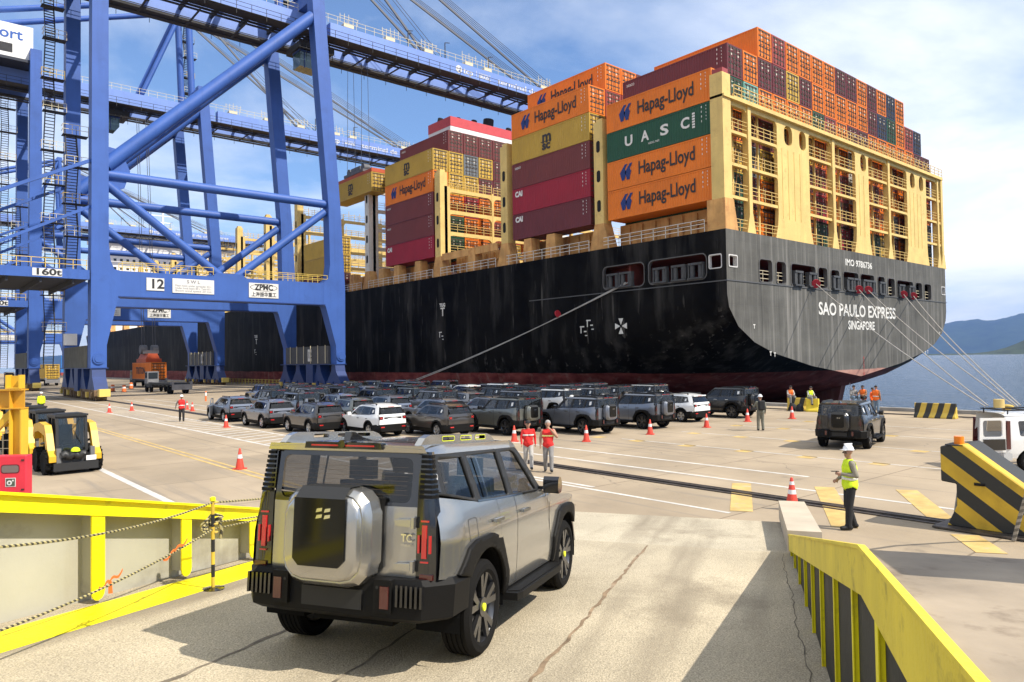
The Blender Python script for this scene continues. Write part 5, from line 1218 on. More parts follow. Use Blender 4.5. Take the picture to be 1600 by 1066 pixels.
    # roof, screen, bonnet, nose
    def roof(u, v):
        x = -.86+2.26*u; yy = (v*2-1); hw = .735-(.05*max(0, x-.9)); e = abs(yy)
        z = 1.849+.022*(1-yy*yy)-(.035*max(0, u-.9)/.1)-(.03*max(0, .03-u)/.03)
        return (x, yy*hw, z)
    c.surf('roof', roof, 14, 22, PT, True, 60)
    g = MB(); g.add([(-.86, -.735, 1.848), (-.86, .735, 1.848), (-.845, .765, 1.79), (-.845, -.765, 1.79), (-.78, .72, 1.79), (-.78, -.72, 1.79)], [(0, 1, 2, 3), (3, 2, 4, 5)]); c.part('roof_edge', g, PT, painted=True)
    c.surf('windscreen', lambda u, v: (1.40+.70*u, (v*2-1)*(.72+.10*u), 1.835-.60*u-.02*(v*2-1)**2), 4, 6, winh if hero else win)
    c.surf('bonnet', lambda u, v: (2.05+1.55*u, (v*2-1)*(.86-.12*u*u), 1.235-.16*u-.06*(v*2-1)**4-.03*max(0, u-.8)*5), 8, 10, PT, True)
    g = MB(); g.prism([(-.88, .45), (.88, .45), (.80, 1.05), (-.80, 1.05)], 3.55, 3.66, 'x'); c.part('grille', g, trimk)
    g = MB(); g.prism([(3.35, -.90), (3.55, -.84), (3.72, -.60), (3.72, .60), (3.55, .84), (3.35, .90)], .42, .76, 'z'); c.part('front_bumper', g, clad)
    # tailgate
    def tx(y_, z): return -.83-.035*(1-(y_/.75)**2)+(.05*max(0, z-1.35)/.45)
    def rear(name, outer, m, holes=(), off=0., painted=False, step=None):
        v, f = filled(outer, holes, None, step or c.step*1.6, step or c.step*1.6); g = MB(); g.add([(tx(a, b_)-off, a, b_) for a, b_ in v], f); me = g.mesh(name, m)
        if sum(p.normal.x*p.area for p in me.polygons) > 0: me.flip_normals()
        shade(me, 40); o = link(name, me, root)
        if painted: c.paint.append(o)
        return o
    rear('tailgate', [(-.685, .765), (.685, .765), (.685, 1.355), (-.685, 1.355)], PT, painted=True)
    wh = rrect(-.625, 1.385, .625, 1.745, .06)
    rear('tailgate_frame', [(-.69, 1.355), (.69, 1.355), (.70, 1.80), (-.70, 1.80)], trimk, [wh])
    rear('rear_window', rrect(-.635, 1.375, .635, 1.755, .06), winh if hero else win, off=-.012)
    if hero:
        for k in range(7): rear('heater_line', [(-.58, 1.445+k*.037), (.58, 1.445+k*.037), (.58, 1.4468+k*.037), (-.58, 1.4468+k*.037)], mat('heater_wire', (.12, .08, .05), .6), off=-.008, step=.3)
    # tail lamp housings wrap the corner; louvres above
    for sd in (-1, 1):
        def P(t_, z):    # t 0 at the tailgate edge, 1 on the flank
            pts = [(-.845, .69), (-.85, .80), (-.83, .86), (-.76, .885)]
            wz = [(.78, .0), (1.0, .0), (1.25, .015), (1.44, .05), (1.78, .115)]
            k = t_*3; i = min(2, int(k)); u = k-i; x = pts[i][0]+(pts[i+1][0]-pts[i][0])*u; y_ = pts[i][1]+(pts[i+1][1]-pts[i][1])*u
            return (x+(.04*max(0, z-1.35)/.45), sd*(y_-interp(wz, z)*(t_ if t_ > .3 else t_)), z)
        c.surf('lamp_housing', lambda u, v: P(u, .765+.655*v), 6, 5, trimk)
        c.surf('pillar_base', lambda u, v: P(u, 1.42+.38*v), 6, 4, trimk)
        for k in range(9 if hero else 5):
            n_ = 9 if hero else 5; z0 = 1.43+.36*k/n_; g = MB(); vs = []
            for t_ in (0.02, .25, .5, .75, .97):
                p = P(t_, z0); vs += [(p[0]-.012, p[1]+sd*.012, z0), (p[0]-.012, p[1]+sd*.012, z0+.23/n_)]
            for t_ in (0.02, .25, .5, .75, .97):
                p = P(t_, z0); vs += [(p[0]+.01, p[1], z0), (p[0]+.01, p[1], z0+.23/n_)]
            g.add(vs, [(2*i, 2*i+1, 2*i+3, 2*i+2) for i in range(4)]+[(2*i+1, 2*i+11, 2*i+13, 2*i+3) for i in range(4)]+[(2*i, 2*i+2, 2*i+12, 2*i+10) for i in range(4)]); c.part('louvre', g, clad)
        for (y0, z0, y1, z1, m) in ((.745, .96, .785, 1.22, lampr), (.708, 1.0, .724, 1.14, lampr), (.806, 1.0, .822, 1.14, lampr), (.735, 1.245, .80, 1.258, lampr), (.735, .925, .80, .937, lampr), (.73, .795, .845, .835, lampd)):
            g = MB(); g.box(-.864, sd*y0, z0, -.84, sd*y1, z1); c.part('tail_lamp', g, m if hero else lampd)
    # rear bumper
    g = MB(); prof = [(-.40, .985), (-.72, .985), (-.93, .80), (-.96, .55), (-.96, -.55), (-.93, -.80), (-.72, -.985), (-.40, -.985)]
    n_ = len(prof); lv = [(.46, .92, -.06), (.50, .985, 0), (.755, 1.0, 0), (.80, .965, -.02)]; vs = []
    for z, k, dx_ in lv: vs += [(x-dx_ if x < -.6 else x, y_*k, z) for x, y_ in prof]
    fs = [(j*n_+i, j*n_+i+1, (j+1)*n_+i+1, (j+1)*n_+i) for j in range(3) for i in range(n_-1)]+[tuple(range(n_)), tuple(range(3*n_, 4*n_))]; g.add(vs, fs); c.part('rear_bumper', g, clad, 25)
    for sd in (-1, 1):
        g = MB(); g.box(-1.0, sd*.40, .545, -.94, sd*.55, .80); c.part('bumper_block', g, clad)
        g = MB(); g.box(-1.008, sd*.46, .58, -.995, sd*.535, .75); c.part('reflector', g, lampd)
        if hero:
            for k in range(6): g = MB(); g.box(-.985, sd*(.585+k*.042), .60, -.935, sd*(.605+k*.042), .765); c.part('vent_slat', g, trimk)
            g = MB(); g.tube((-.99, sd*.43, .74), (-1.003, sd*.43, .74), .012, 10); c.part('parking_sensor', g, trimg)
    g = MB(); g.box(-.975, -.28, .545, -.955, .28, .70); c.part('plate_recess', g, trimg)
    g = MB(); g.box(-.3, -.5, .30, 3.3, .5, .55); g.box(-.75, -.45, .38, -.3, .3, .50); g.tube((0, -.7, .40), (0, .7, .40), .05, 8); c.part('underbody', g, underm)
    # spare wheel cover
    def oc(k, r_=.30): return [(y_*k, 1.118+(z-1.118)*k) for y_, z in rrect(-.405, .73, .405, 1.51, .20, 3)]
    g = MB(); NO = len(oc(1)); rings = [(-.86, .93), (-.90, 1.0), (-1.05, 1.0), (-1.062, .995), (-1.125, .90), (-1.132, .885), (-1.130, .86), (-1.150, .835), (-1.162, .81), (-1.166, .79), (-1.170, .3)]; vs = []
    for x, k in rings: vs += [(x, a, b_) for a, b_ in oc(k)]
    fs = [(j*NO+i, j*NO+(i+1) % NO, (j+1)*NO+(i+1) % NO, (j+1)*NO+i) for j in range(len(rings)-1) for i in range(NO)]+[tuple(range(NO)), tuple(range(NO*(len(rings)-1), NO*len(rings)))]
    g.add(vs, fs); sw = c.part('spare_wheel_cover', g, PT, 24, True)
    g = MB(); g.box(-.91, -.40, .86, -.83, .40, 1.42); c.part('spare_mount', g, clad)
    g = MB(); g.prism([(-.235, .955), (-.18, .90), (.18, .90), (.235, .955), (.235, 1.43), (-.235, 1.43)], -1.192, -1.16, 'x'); o = c.part('cover_plate', g, platem, par=None)
    g = MB(); g.add([(-1.192, -.225, 1.43), (-1.192, .225, 1.43), (-1.10, .225, 1.515), (-1.10, -.225, 1.515), (-.90, -.225, 1.518), (-.90, .225, 1.518)], [(0, 1, 2, 3), (3, 2, 5, 4)]); c.part('cover_strap', g, trimg)
    for k in range(2):
        for j in range(2 if hero else 1):
            g = MB(); y0 = .03-.075*k; z0 = 1.27+j*.05
            g.add([(-1.195, y0, z0), (-1.195, y0-.055, z0+.012), (-1.195, y0-.06, z0+.038), (-1.195, y0-.01, z0+.03)], [(0, 1, 2, 3)]); c.part('badge', g, chrome)
    if hero:
        for z in (1.235, .89):     # tailgate hinges on the right
            g = MB(); g.box(-.895, -.685, z-.045, -.855, -.66, z+.045); g.prism([(-.66, z-.03), (-.66, z+.03), (-.52, z+.022), (-.52, z-.022)], -.90, -.855, 'x'); c.part('hinge', g, PT, painted=True)
        text('TC', .085, chrome, (-.872, -.565, 1.11), Matrix(((0, 0, -1), (-1, 0, 0), (0, 1, 0))).to_4x4(), root, width=.10, bold=.002, extr=.003)
        text('MAX', .03, chrome, (-.872, -.565, 1.055), Matrix(((0, 0, -1), (-1, 0, 0), (0, 1, 0))).to_4x4(), root, width=.09, extr=.002)
    # roof rails with cut-outs, brake light, fin
    for sd in (-1, 1):
        y0 = sd*.655
        out = [(-.80, 1.85), (-.72, 1.91), (-.62, 1.935), (.72, 1.93), (.84, 1.905), (.95, 1.85)]
        ho = [rrect(x0, 1.88, x0+.26, 1.915, .016, 2) for x0 in (-.38, .03, .40)] if hero else []
        g = MB()
        for k in (-1, 1):
            v, f = filled(out, ho); g.add([(a, y0+k*.03, b_) for a, b_ in v], f if k*1 > 0 else [tuple(reversed(q_)) for q_ in f])
        n_ = len(out); o0 = len(g.v); g.add([(a, y0+k*.03, b_) for a, b_ in out for k in (-1, 1)], [(2*i, 2*i+1, (2*i+3) % (2*n_), (2*i+2) % (2*n_)) for i in range(n_)])
        c.part('roof_rail', g, PT if hero else trimg, painted=hero)
        if hero:
            for x0 in (-.38, .03, .40):
                o1 = rrect(x0, 1.88, x0+.26, 1.915, .016, 3); o2 = rrect(x0-.007, 1.874, x0+.267, 1.921, .020, 3); n1_ = len(o1)
                g = MB(); g.add([(a, y0+sd*.034, b_) for a, b_ in o1]+[(a, y0+sd*.034, b_) for a, b_ in o2], [(i, (i+1) % n1_, (i+1) % n1_+n1_, i+n1_) for i in range(n1_)]); c.part('rail_insert', g, accent)
    g = MB(); g.prism([(-.37, 1.81), (.37, 1.81), (.36, 1.865), (-.36, 1.865)], -.885, -.80, 'x'); c.part('brake_light_bar', g, trimk)
    g = MB(); g.box(-.892, -.30, 1.831, -.884, -.03, 1.844); g.box(-.892, .03, 1.831, -.884, .30, 1.844); c.part('high_brake_light', g, lampr)
    g = MB(); g.prism([(-.82, 1.87), (-.42, 1.872), (-.60, 1.90), (-.74, 1.95), (-.80, 1.95)], -.03, .03, 'y'); c.part('roof_fin', g, trimk)
    if hero: g = MB(); g.lathe([(0, -.02), (.034, -.02), (.034, .02), (0, .02)], 12, (-.885, 0, 1.85), 'x'); c.part('rear_camera', g, trimk)
    # handles, mirrors, fuel lid
    for sd in (-1, 1):
        for x in (.30, 1.12):
            g = MB(); y_ = c.y(x, 1.14); g.box(x-.11, sd*(y_+.012), 1.125, x+.11, sd*(y_+.045), 1.155); o = c.part('door_handle', g, chrome)
        g = MB(); y_ = c.y(1.95, 1.3); g.prism([(1.89, 1.24), (1.99, 1.25), (2.03, 1.30), (2.02, 1.37), (1.97, 1.42), (1.90, 1.43), (1.86, 1.39), (1.855, 1.29)], sd*(y_+.07), sd*(y_+.25), 'y'); g.box(1.90, sd*(y_-.03), 1.28, 1.98, sd*(y_+.08), 1.31); c.part('door_mirror', g, trimk, 40)
    if hero:
        v = rrect(-.38, 1.03, -.18, 1.22, .035, 3); v2 = rrect(-.373, 1.037, -.187, 1.213, .03, 3)
        c.side('fuel_lid_seam', v, mat('panel_gap', (.05, .05, .05), .8), [v2], off=.002, both=False)
        c.side('wing_vent', [(2.08, .80), (2.115, .80), (2.115, 1.10), (2.19, 1.10), (2.19, 1.125), (2.08, 1.125)], chrome, off=.004)
    if hero:
        for x, z0, z1 in ((.911, .46, 1.318), ): c.side('door_gap', [(x-.005, z0), (x+.005, z0), (x+.005, z1), (x-.005, z1)], mat('panel_gap'), off=-.004)
        c.side('arch_lamp', [(.10, 1.005), (.20, .995), (.185, 1.02), (.105, 1.03)], chrome, off=.09); c.side('arch_lamp', [(2.90, 1.0), (3.0, .985), (2.99, 1.01), (2.91, 1.02)], chrome, off=.09)
        # emblem on the quarter panel
        for rr in (.036,):
            g = MB(); y_ = c.y(-.735, 1.58)+.008; g.tube((-.735, -y_, 1.585), (-.735, -y_-.004, 1.585), .034, 18); c.part('emblem', g, plate_w)
            g = MB(); g.tube((-.735, -y_-.004, 1.585), (-.735, -y_-.006, 1.585), .027, 18); c.part('emblem', g, trimk)
            g = MB(); g.prism([(-.755, 1.573), (-.715, 1.573), (-.73, 1.60), (-.74, 1.592)], -y_-.009, -y_-.006, 'y'); c.part('emblem', g, plate_w)
    # cabin
    g = MB(); g.box(-.72, -.80, .62, 2.1, .80, .72); g.box(1.95, -.78, .7, 2.15, .78, 1.22)
    g.box(-.70, -.78, .7, -.1, .78, .98); c.part('cabin_floor', g, inter)
    for x in (.25, 1.15):
        for sy in (-.38, .38):
            g = MB(); g.box(x, sy-.25, .8, x+.5, sy+.25, .98); g.prism([(x-.12, .95), (x+.06, .95), (x-.04, 1.46), (x-.16, 1.46)], sy-.24, sy+.24, 'y'); g.prism([(x-.17, 1.48), (x-.07, 1.48), (x-.07, 1.66), (x-.17, 1.66)], sy-.13, sy+.13, 'y'); c.part('seat', g, inter, 30)
    if hero: g = MB(); g.lathe([(.17, -.01), (.19, 0), (.17, .01), (.165, 0)], 20, (1.75, .38, 1.15), 'x'); c.part('steering_wheel', g, inter)
    if not hero:
        c.side('window_sticker', [(-.50, 1.50), (-.36, 1.48), (-.36, 1.66), (-.50, 1.67)], plate_w, off=-.016); c.side('window_sticker', [(.62, 1.50), (.70, 1.50), (.69, 1.62), (.61, 1.62)], plate_w, off=-.016, both=False)
    add_wheels(root, (0, 2.8), .845, .41, .26, 'accent' if hero else 'dark')
    return root, c.paint

def crossover():
    """rounded crossover with square cross-pattern tail lamps"""
    root = empty('parked_car', (0, 0, 0), 0, '', 'car')
    yt = [(.25, .85), (.40, .90), (.60, .92), (.85, .925), (1.0, .915), (1.06, .88), (1.15, .85), (1.35, .765), (1.55, .68), (1.66, .60)]
    def taper(x, z):
        t_ = 0.
        if x < -.35: t_ += .13*((-.35-x)/.5)**2
        if x > 2.9: t_ += .22*((x-2.9)/.75)**2
        if z > 1.05 and x > 1.2: t_ += .06*(x-1.2)
        if z > 1.05 and x < -.2: t_ += .10*(-.2-x)*(z-1.05)/.6
        return t_
    c = Car(root, yt, taper, .16); PT = P_GRY; na = 8
    body = [(-.82, .62)]+arc(0, .36, .45, 144, 0, 12)+arc(2.7, .36, .45, 180, 36, 12)+[(3.58, .62), (3.55, .85), (3.2, .98), (2.1, 1.05), (.9, 1.075), (-.3, 1.10), (-.80, 1.10), (-.86, .9)]
    c.side('body_side', body, PT, painted=True)
    c.side('sill', [(.44, .26), (2.26, .26), (2.26, .44), (.44, .44)], clad, off=.012)
    for cx in (0, 2.7):
        c.side('wheel_arch_trim', arc(cx, .36, .515, -5, 185, 12)+arc(cx, .36, .435, 185, -5, 12), clad, off=.02, thick=.03)
        for sd in (-1, 1):
            g = MB(); vs = [(cx+.45*math.cos(a), sd*yy, .36+.45*math.sin(a)) for yy in (.5, .9) for a in [R(-10+200*i/12) for i in range(13)]]
            g.add(vs, [(i, i+1, i+14, i+13) for i in range(12)]+[tuple(range(13))]); c.part('wheel_liner', g, underm)
    q1 = [(-.48, 1.22), (-.02, 1.15), (-.05, 1.47), (-.30, 1.45)]; q2 = [(.08, 1.14), (.86, 1.12), (.80, 1.50), (.06, 1.485)]; q3 = [(.96, 1.12), (1.85, 1.09), (1.25, 1.47), (.90, 1.505)]
    fr = [(-.80, 1.10), (-.3, 1.10), (.9, 1.078), (2.1, 1.052), (1.42, 1.50), (1.15, 1.58), (.4, 1.605), (-.45, 1.565), (-.62, 1.50)]
    c.side('window_frame', fr, PT, [q1, q2, q3], painted=True, off=-.002)
    c.side('window_trim', [(-.52, 1.18), (.0, 1.115), (.9, 1.09), (1.95, 1.065), (1.3, 1.49), (.9, 1.53), (-.05, 1.505), (-.36, 1.48)], trimk, [q1, q2, q3], off=.002)
    for q_ in (q1, q2, q3): c.side('side_window', q_, wdk, off=-.01)
    def roof(u, v):
        x = -.66+2.0*u; yy = v*2-1; hw = .66-.05*max(0, x-.9)-.06*max(0, -x)
        return (x, yy*hw, interp([(-.66, 1.535), (-.3, 1.60), (.3, 1.645), (.9, 1.635), (1.34, 1.565)], x)+.02*(1-yy*yy)-.03*max(0, abs(yy)-.9)/.1)
    c.surf('roof', roof, 8, 10, PT, True, 60)
    c.surf('windscreen', lambda u, v: (1.34+.82*u, (v*2-1)*(.62+.16*u), 1.565-.50*u-.03*(v*2-1)**2), 4, 6, wdk)
    c.surf('bonnet', lambda u, v: (2.1+1.40*u, (v*2-1)*(.84-.16*u*u), 1.06-.14*u-.07*(v*2-1)**4), 6, 8, PT, True)
    g = MB(); g.box(3.40, -.78, .3, 3.62, .78, .92); c.part('front_bumper', g, clad)
    # rear: glass, tailgate, lamps
    c.surf('rear_window', lambda u, v: (-.60-.21*u-.03*(1-(v*2-1)**2), (v*2-1)*(.56+.10*u), 1.52-.36*u), 3, 6, wdk)
    c.surf('tailgate', lambda u, v: (-.83-.05*math.sin(min(1, u*1.4)*math.pi/2)-.03*(1-(v*2-1)**2), (v*2-1)*(.74+.03*u), 1.16-.50*u), 5, 8, PT, True)
    for sd in (-1, 1): c.surf('rear_corner', lambda u, v: (-.83-.02+.10*v*v, sd*(.72+.08*v-.0*u), 1.14-.52*u), 3, 3, PT, True)
    g = MB(); g.box(-.72, -.60, 1.50, -.50, .60, 1.56); c.part('tailgate_spoiler', g, PT, painted=True)
    g = MB(); g.box(-.725, -.18, 1.515, -.718, .18, 1.535); c.part('high_brake_light', g, lampr)
    for sd in (-1, 1):
        g = MB(); g.box(-.89, sd*.56, .90, -.82, sd*.78, 1.06); c.part('lamp_housing', g, trimk)
        for k in (-1, 1):
            g = MB(); g.bar((-.897, sd*.60, .98-k*.05), (-.897, sd*.74, .98+k*.05), .012, .03); c.part('tail_lamp', g, lampr)
        g = MB(); g.box(-.93, sd*.50, .50, -.90, sd*.70, .55); c.part('reflector', g, lampr)
    g = MB(); g.box(-.895, -.50, .93, -.87, .50, 1.02); c.part('badge_strip', g, trimk)
    g = MB(); prof = [(-.40, .93), (-.70, .90), (-.90, .70), (-.93, 0), (-.90, -.70), (-.70, -.90), (-.40, -.93)]; n_ = len(prof); vs = []
    for z, k in ((.30, .93), (.40, 1), (.62, 1), (.66, .97)): vs += [(x, y_*k, z) for x, y_ in prof]
    g.add(vs, [(j*n_+i, j*n_+i+1, (j+1)*n_+i+1, (j+1)*n_+i) for j in range(3) for i in range(n_-1)]+[tuple(range(n_)), tuple(range(3*n_, 4*n_))]); c.part('rear_bumper', g, clad, 30)
    g = MB(); g.box(-.6, -.7, .2, 3.3, .7, .5); c.part('underbody', g, underm)
    g = MB(); g.box(-.6, -.7, .55, 2.0, .7, .62); g.box(1.9, -.7, .6, 2.1, .7, 1.05); c.part('cabin_floor', g, inter)
    for sd in (-1, 1):
        g = MB(); g.box(-.35, sd*.60-.025, 1.65, 1.0, sd*.60+.025, 1.69); g.box(-.35, sd*.60-.025, 1.60, -.28, sd*.60+.025, 1.65); g.box(.93, sd*.60-.025, 1.62, 1.0, sd*.60+.025, 1.65); c.part('roof_rail', g, trimg)
        g = MB(); g.prism([(1.80, 1.06), (1.95, 1.06), (1.93, 1.20), (1.82, 1.21)], sd*.90, sd*1.08, 'y'); g.box(1.84, sd*.84, 1.07, 1.92, sd*.92, 1.10); c.part('door_mirror', g, PT, 40, True)
        for x in (.18, 1.05): g = MB(); y_ = c.y(x, .93); g.box(x-.09, sd*y_, .92, x+.09, sd*(y_+.025), .945); c.part('door_handle', g, trimk)
    for x in (.3, 1.15):
        for sy in (-.36, .36): g = MB(); g.prism([(x-.1, .7), (x+.05, .7), (x-.05, 1.25), (x-.14, 1.25)], sy-.22, sy+.22, 'y'); g.box(x-.15, sy-.12, 1.27, x-.07, sy+.12, 1.42); c.part('seat', g, inter)
    c.side('window_sticker', [(-.33, 1.24), (-.22, 1.23), (-.22, 1.38), (-.33, 1.38)], plate_w, off=-.004)
    g = MB(); g.box(-.905, -.26, .72, -.885, .26, .83); c.part('number_plate', g, plate_w)
    add_wheels(root, (0, 2.7), .80, .36, .235, 'bright')
    return root, c.paint
def pose(root, x, y, z, yaw): root.location = (x, y, z); root.rotation_euler = (0, 0, yaw)
def repaint(root, names, m):
    for ch in root.children:
        if ch.name.split('.')[0] in names: set_mat(ch, m)
# ---- the silver car driving down the ramp
hero, hp = boxy_suv(True, 'large silver boxy car driving down the ramp, covered spare wheel on its tailgate')
_y, _p = R(30.7), math.atan(.086)
fx = Vector((math.cos(_y)*math.cos(_p), math.sin(_y)*math.cos(_p), -math.sin(_p))); ly = Vector((-math.sin(_y), math.cos(_y), 0)); uz = fx.cross(ly)
hm = Matrix((fx, ly, uz)).transposed().to_4x4()
s_h = 3.52*RA.x+5.99*RA.y; hm.translation = (3.52, 5.99, rz(s_h)+.002)
hero.matrix_world = hm
# ---- cars parked in rows, and the black one driving off
sa, sap = boxy_suv(False); san = {o.name.split('.')[0] for o in sap}
sb, sbp = crossover(); sbn = {o.name.split('.')[0] for o in sbp}
PN = {'silver': P_SIL, 'grey': P_GRY, 'grey-green': P_GRN, 'bronze': P_DRK, 'white': P_WHT, 'black': P_BLK, 'blue-grey': P_BLU}
used = {'a': False, 'b': False}
def place(kind, x, y, colour, label, yaw=math.pi/2, group='cars parked in rows on the quay', name='parked_car'):
    src, nm = (sa, san) if kind == 'a' else (sb, sbn)
    o = src if not used[kind] else copy_tree(src); used[kind] = True
    return o, nm, (x, y), colour, label, yaw, group
todo = []
def car(kind, x, y, colour, label, yaw=90, group='cars parked in rows on the quay'): todo.append((kind, x, y, colour, label, yaw, group))
# columns run away from the camera; rear axle given. front cars, left to right in the photograph
car('b', 17.55, 48.9, 'blue-grey', 'dark blue-grey car with its front door open, leftmost of the front cars')
car('b', 17.5, 42.3, 'grey', 'grey rounded car with a white plate, second from the left in front')
car('b', 17.75, 36.5, 'bronze', 'dark bronze rounded car, third from the left, just left of the white one')
car('b', 19.3, 32.9, 'white', 'white rounded car in front, between a bronze and a dark car')
car('b', 21.6, 30.2, 'bronze', 'dark bronze rounded car right of the front white one, behind the silver roof')
car('a', 24.5, 28.3, 'grey-green', 'grey-green boxy car with spare wheel behind the two workers in red')
car('a', 27.3, 25.6, 'blue-grey', 'blue-grey boxy car with spare wheel, left of its near twin by the cones')
car('a', 31.5, 25.3, 'blue-grey', 'blue-grey boxy car with spare wheel, beside the cream rounded car')
car('b', 36.2, 26.3, 'white', 'cream white rounded car at the right end of the front row')
car('a', 40.4, 25.6, 'black', 'black boxy car at the right end of the parked block by the quay edge')
rows = [34.2, 40.0, 46.0, 52.5, 59.0, 66.0]
rn = random.Random(5); seqc = ['grey-green', 'silver', 'blue-grey', 'grey', 'grey', 'black', 'bronze', 'white', 'grey-green', 'silver', 'grey', 'blue-grey']
rown = ['second', 'third', 'fourth', 'fifth', 'sixth', 'last']
for j, yy in enumerate(rows):
    x0 = (24.4, 21.6, 20.9, 21.7, 24.0, 26.6)[j]; n_ = 0; x = x0
    while x < 42.5:
        kd = 'a' if rn.random() < .62 else 'b'; col_ = rn.choice(seqc); n_ += 1
        car(kd, x+rn.uniform(-.15, .15), yy+rn.uniform(-.5, .5), col_, f'{col_} {"boxy" if kd == "a" else "rounded"} car, {ORD[n_]} from the left in the {rown[j]} row back'); x += 2.95
car('a', 29.9-.0, 14.1, 'black', 'black boxy car with spare wheel driving alone across the quay', 13, 'cars driving off')
for k, (kd, x, y, col_, lb, yaw, grp) in enumerate(todo):
    src, nm = (sa, san) if kd == 'a' else (sb, sbn)
    o = copy_tree(src); pose(o, x, y, 0, R(yaw)); tag(o, lb, 'car', grp)
    for ch in o.children:
        if ch.name.split('.')[0] in nm: set_mat(ch, PN[col_])
        if col_ == 'bronze' and kd == 'b' and ch.name.split('.')[0] in ('wheel',): pass
    if k == 0:   # open front door on the left-hand side
        g = MB(); g.box(0, 0, .4, 1.05, .05, 1.02); g.box(.02, .0, 1.02, .08, .05, 1.5); g.bar((.05, .025, 1.5), (.55, .025, 1.5), .05, .05); g.bar((.55, .025, 1.5), (1.03, .025, 1.04), .05, .05)
        d_ = ob('front_door', g, P_BLU, o); d_.location = (1.95, .93, 0); d_.rotation_euler = (0, 0, R(150))
for src in (sa, sb):
    for ch in list(src.children_recursive): bpy.data.objects.remove(ch)
    bpy.data.objects.remove(src)
# ================================================================ sea air
hz_ = MB(); hz_.box(-19500, -19500, -8.5, 19800, 19800, 1000)
hm_ = bpy.data.materials.new('sea_air'); hm_.use_nodes = True; t = hm_.node_tree; t.nodes.clear()
o_ = t.nodes.new('ShaderNodeOutputMaterial'); v_ = t.nodes.new('ShaderNodeVolumePrincipled'); v_.inputs['Density'].default_value = 4.2e-5; v_.inputs['Color'].default_value = (.20, .38, .80, 1); v_.inputs['Anisotropy'].default_value = .2
t.links.new(v_.outputs[0], o_.inputs['Volume'])
tag(ob('haze', hz_, hm_), kind='stuff')
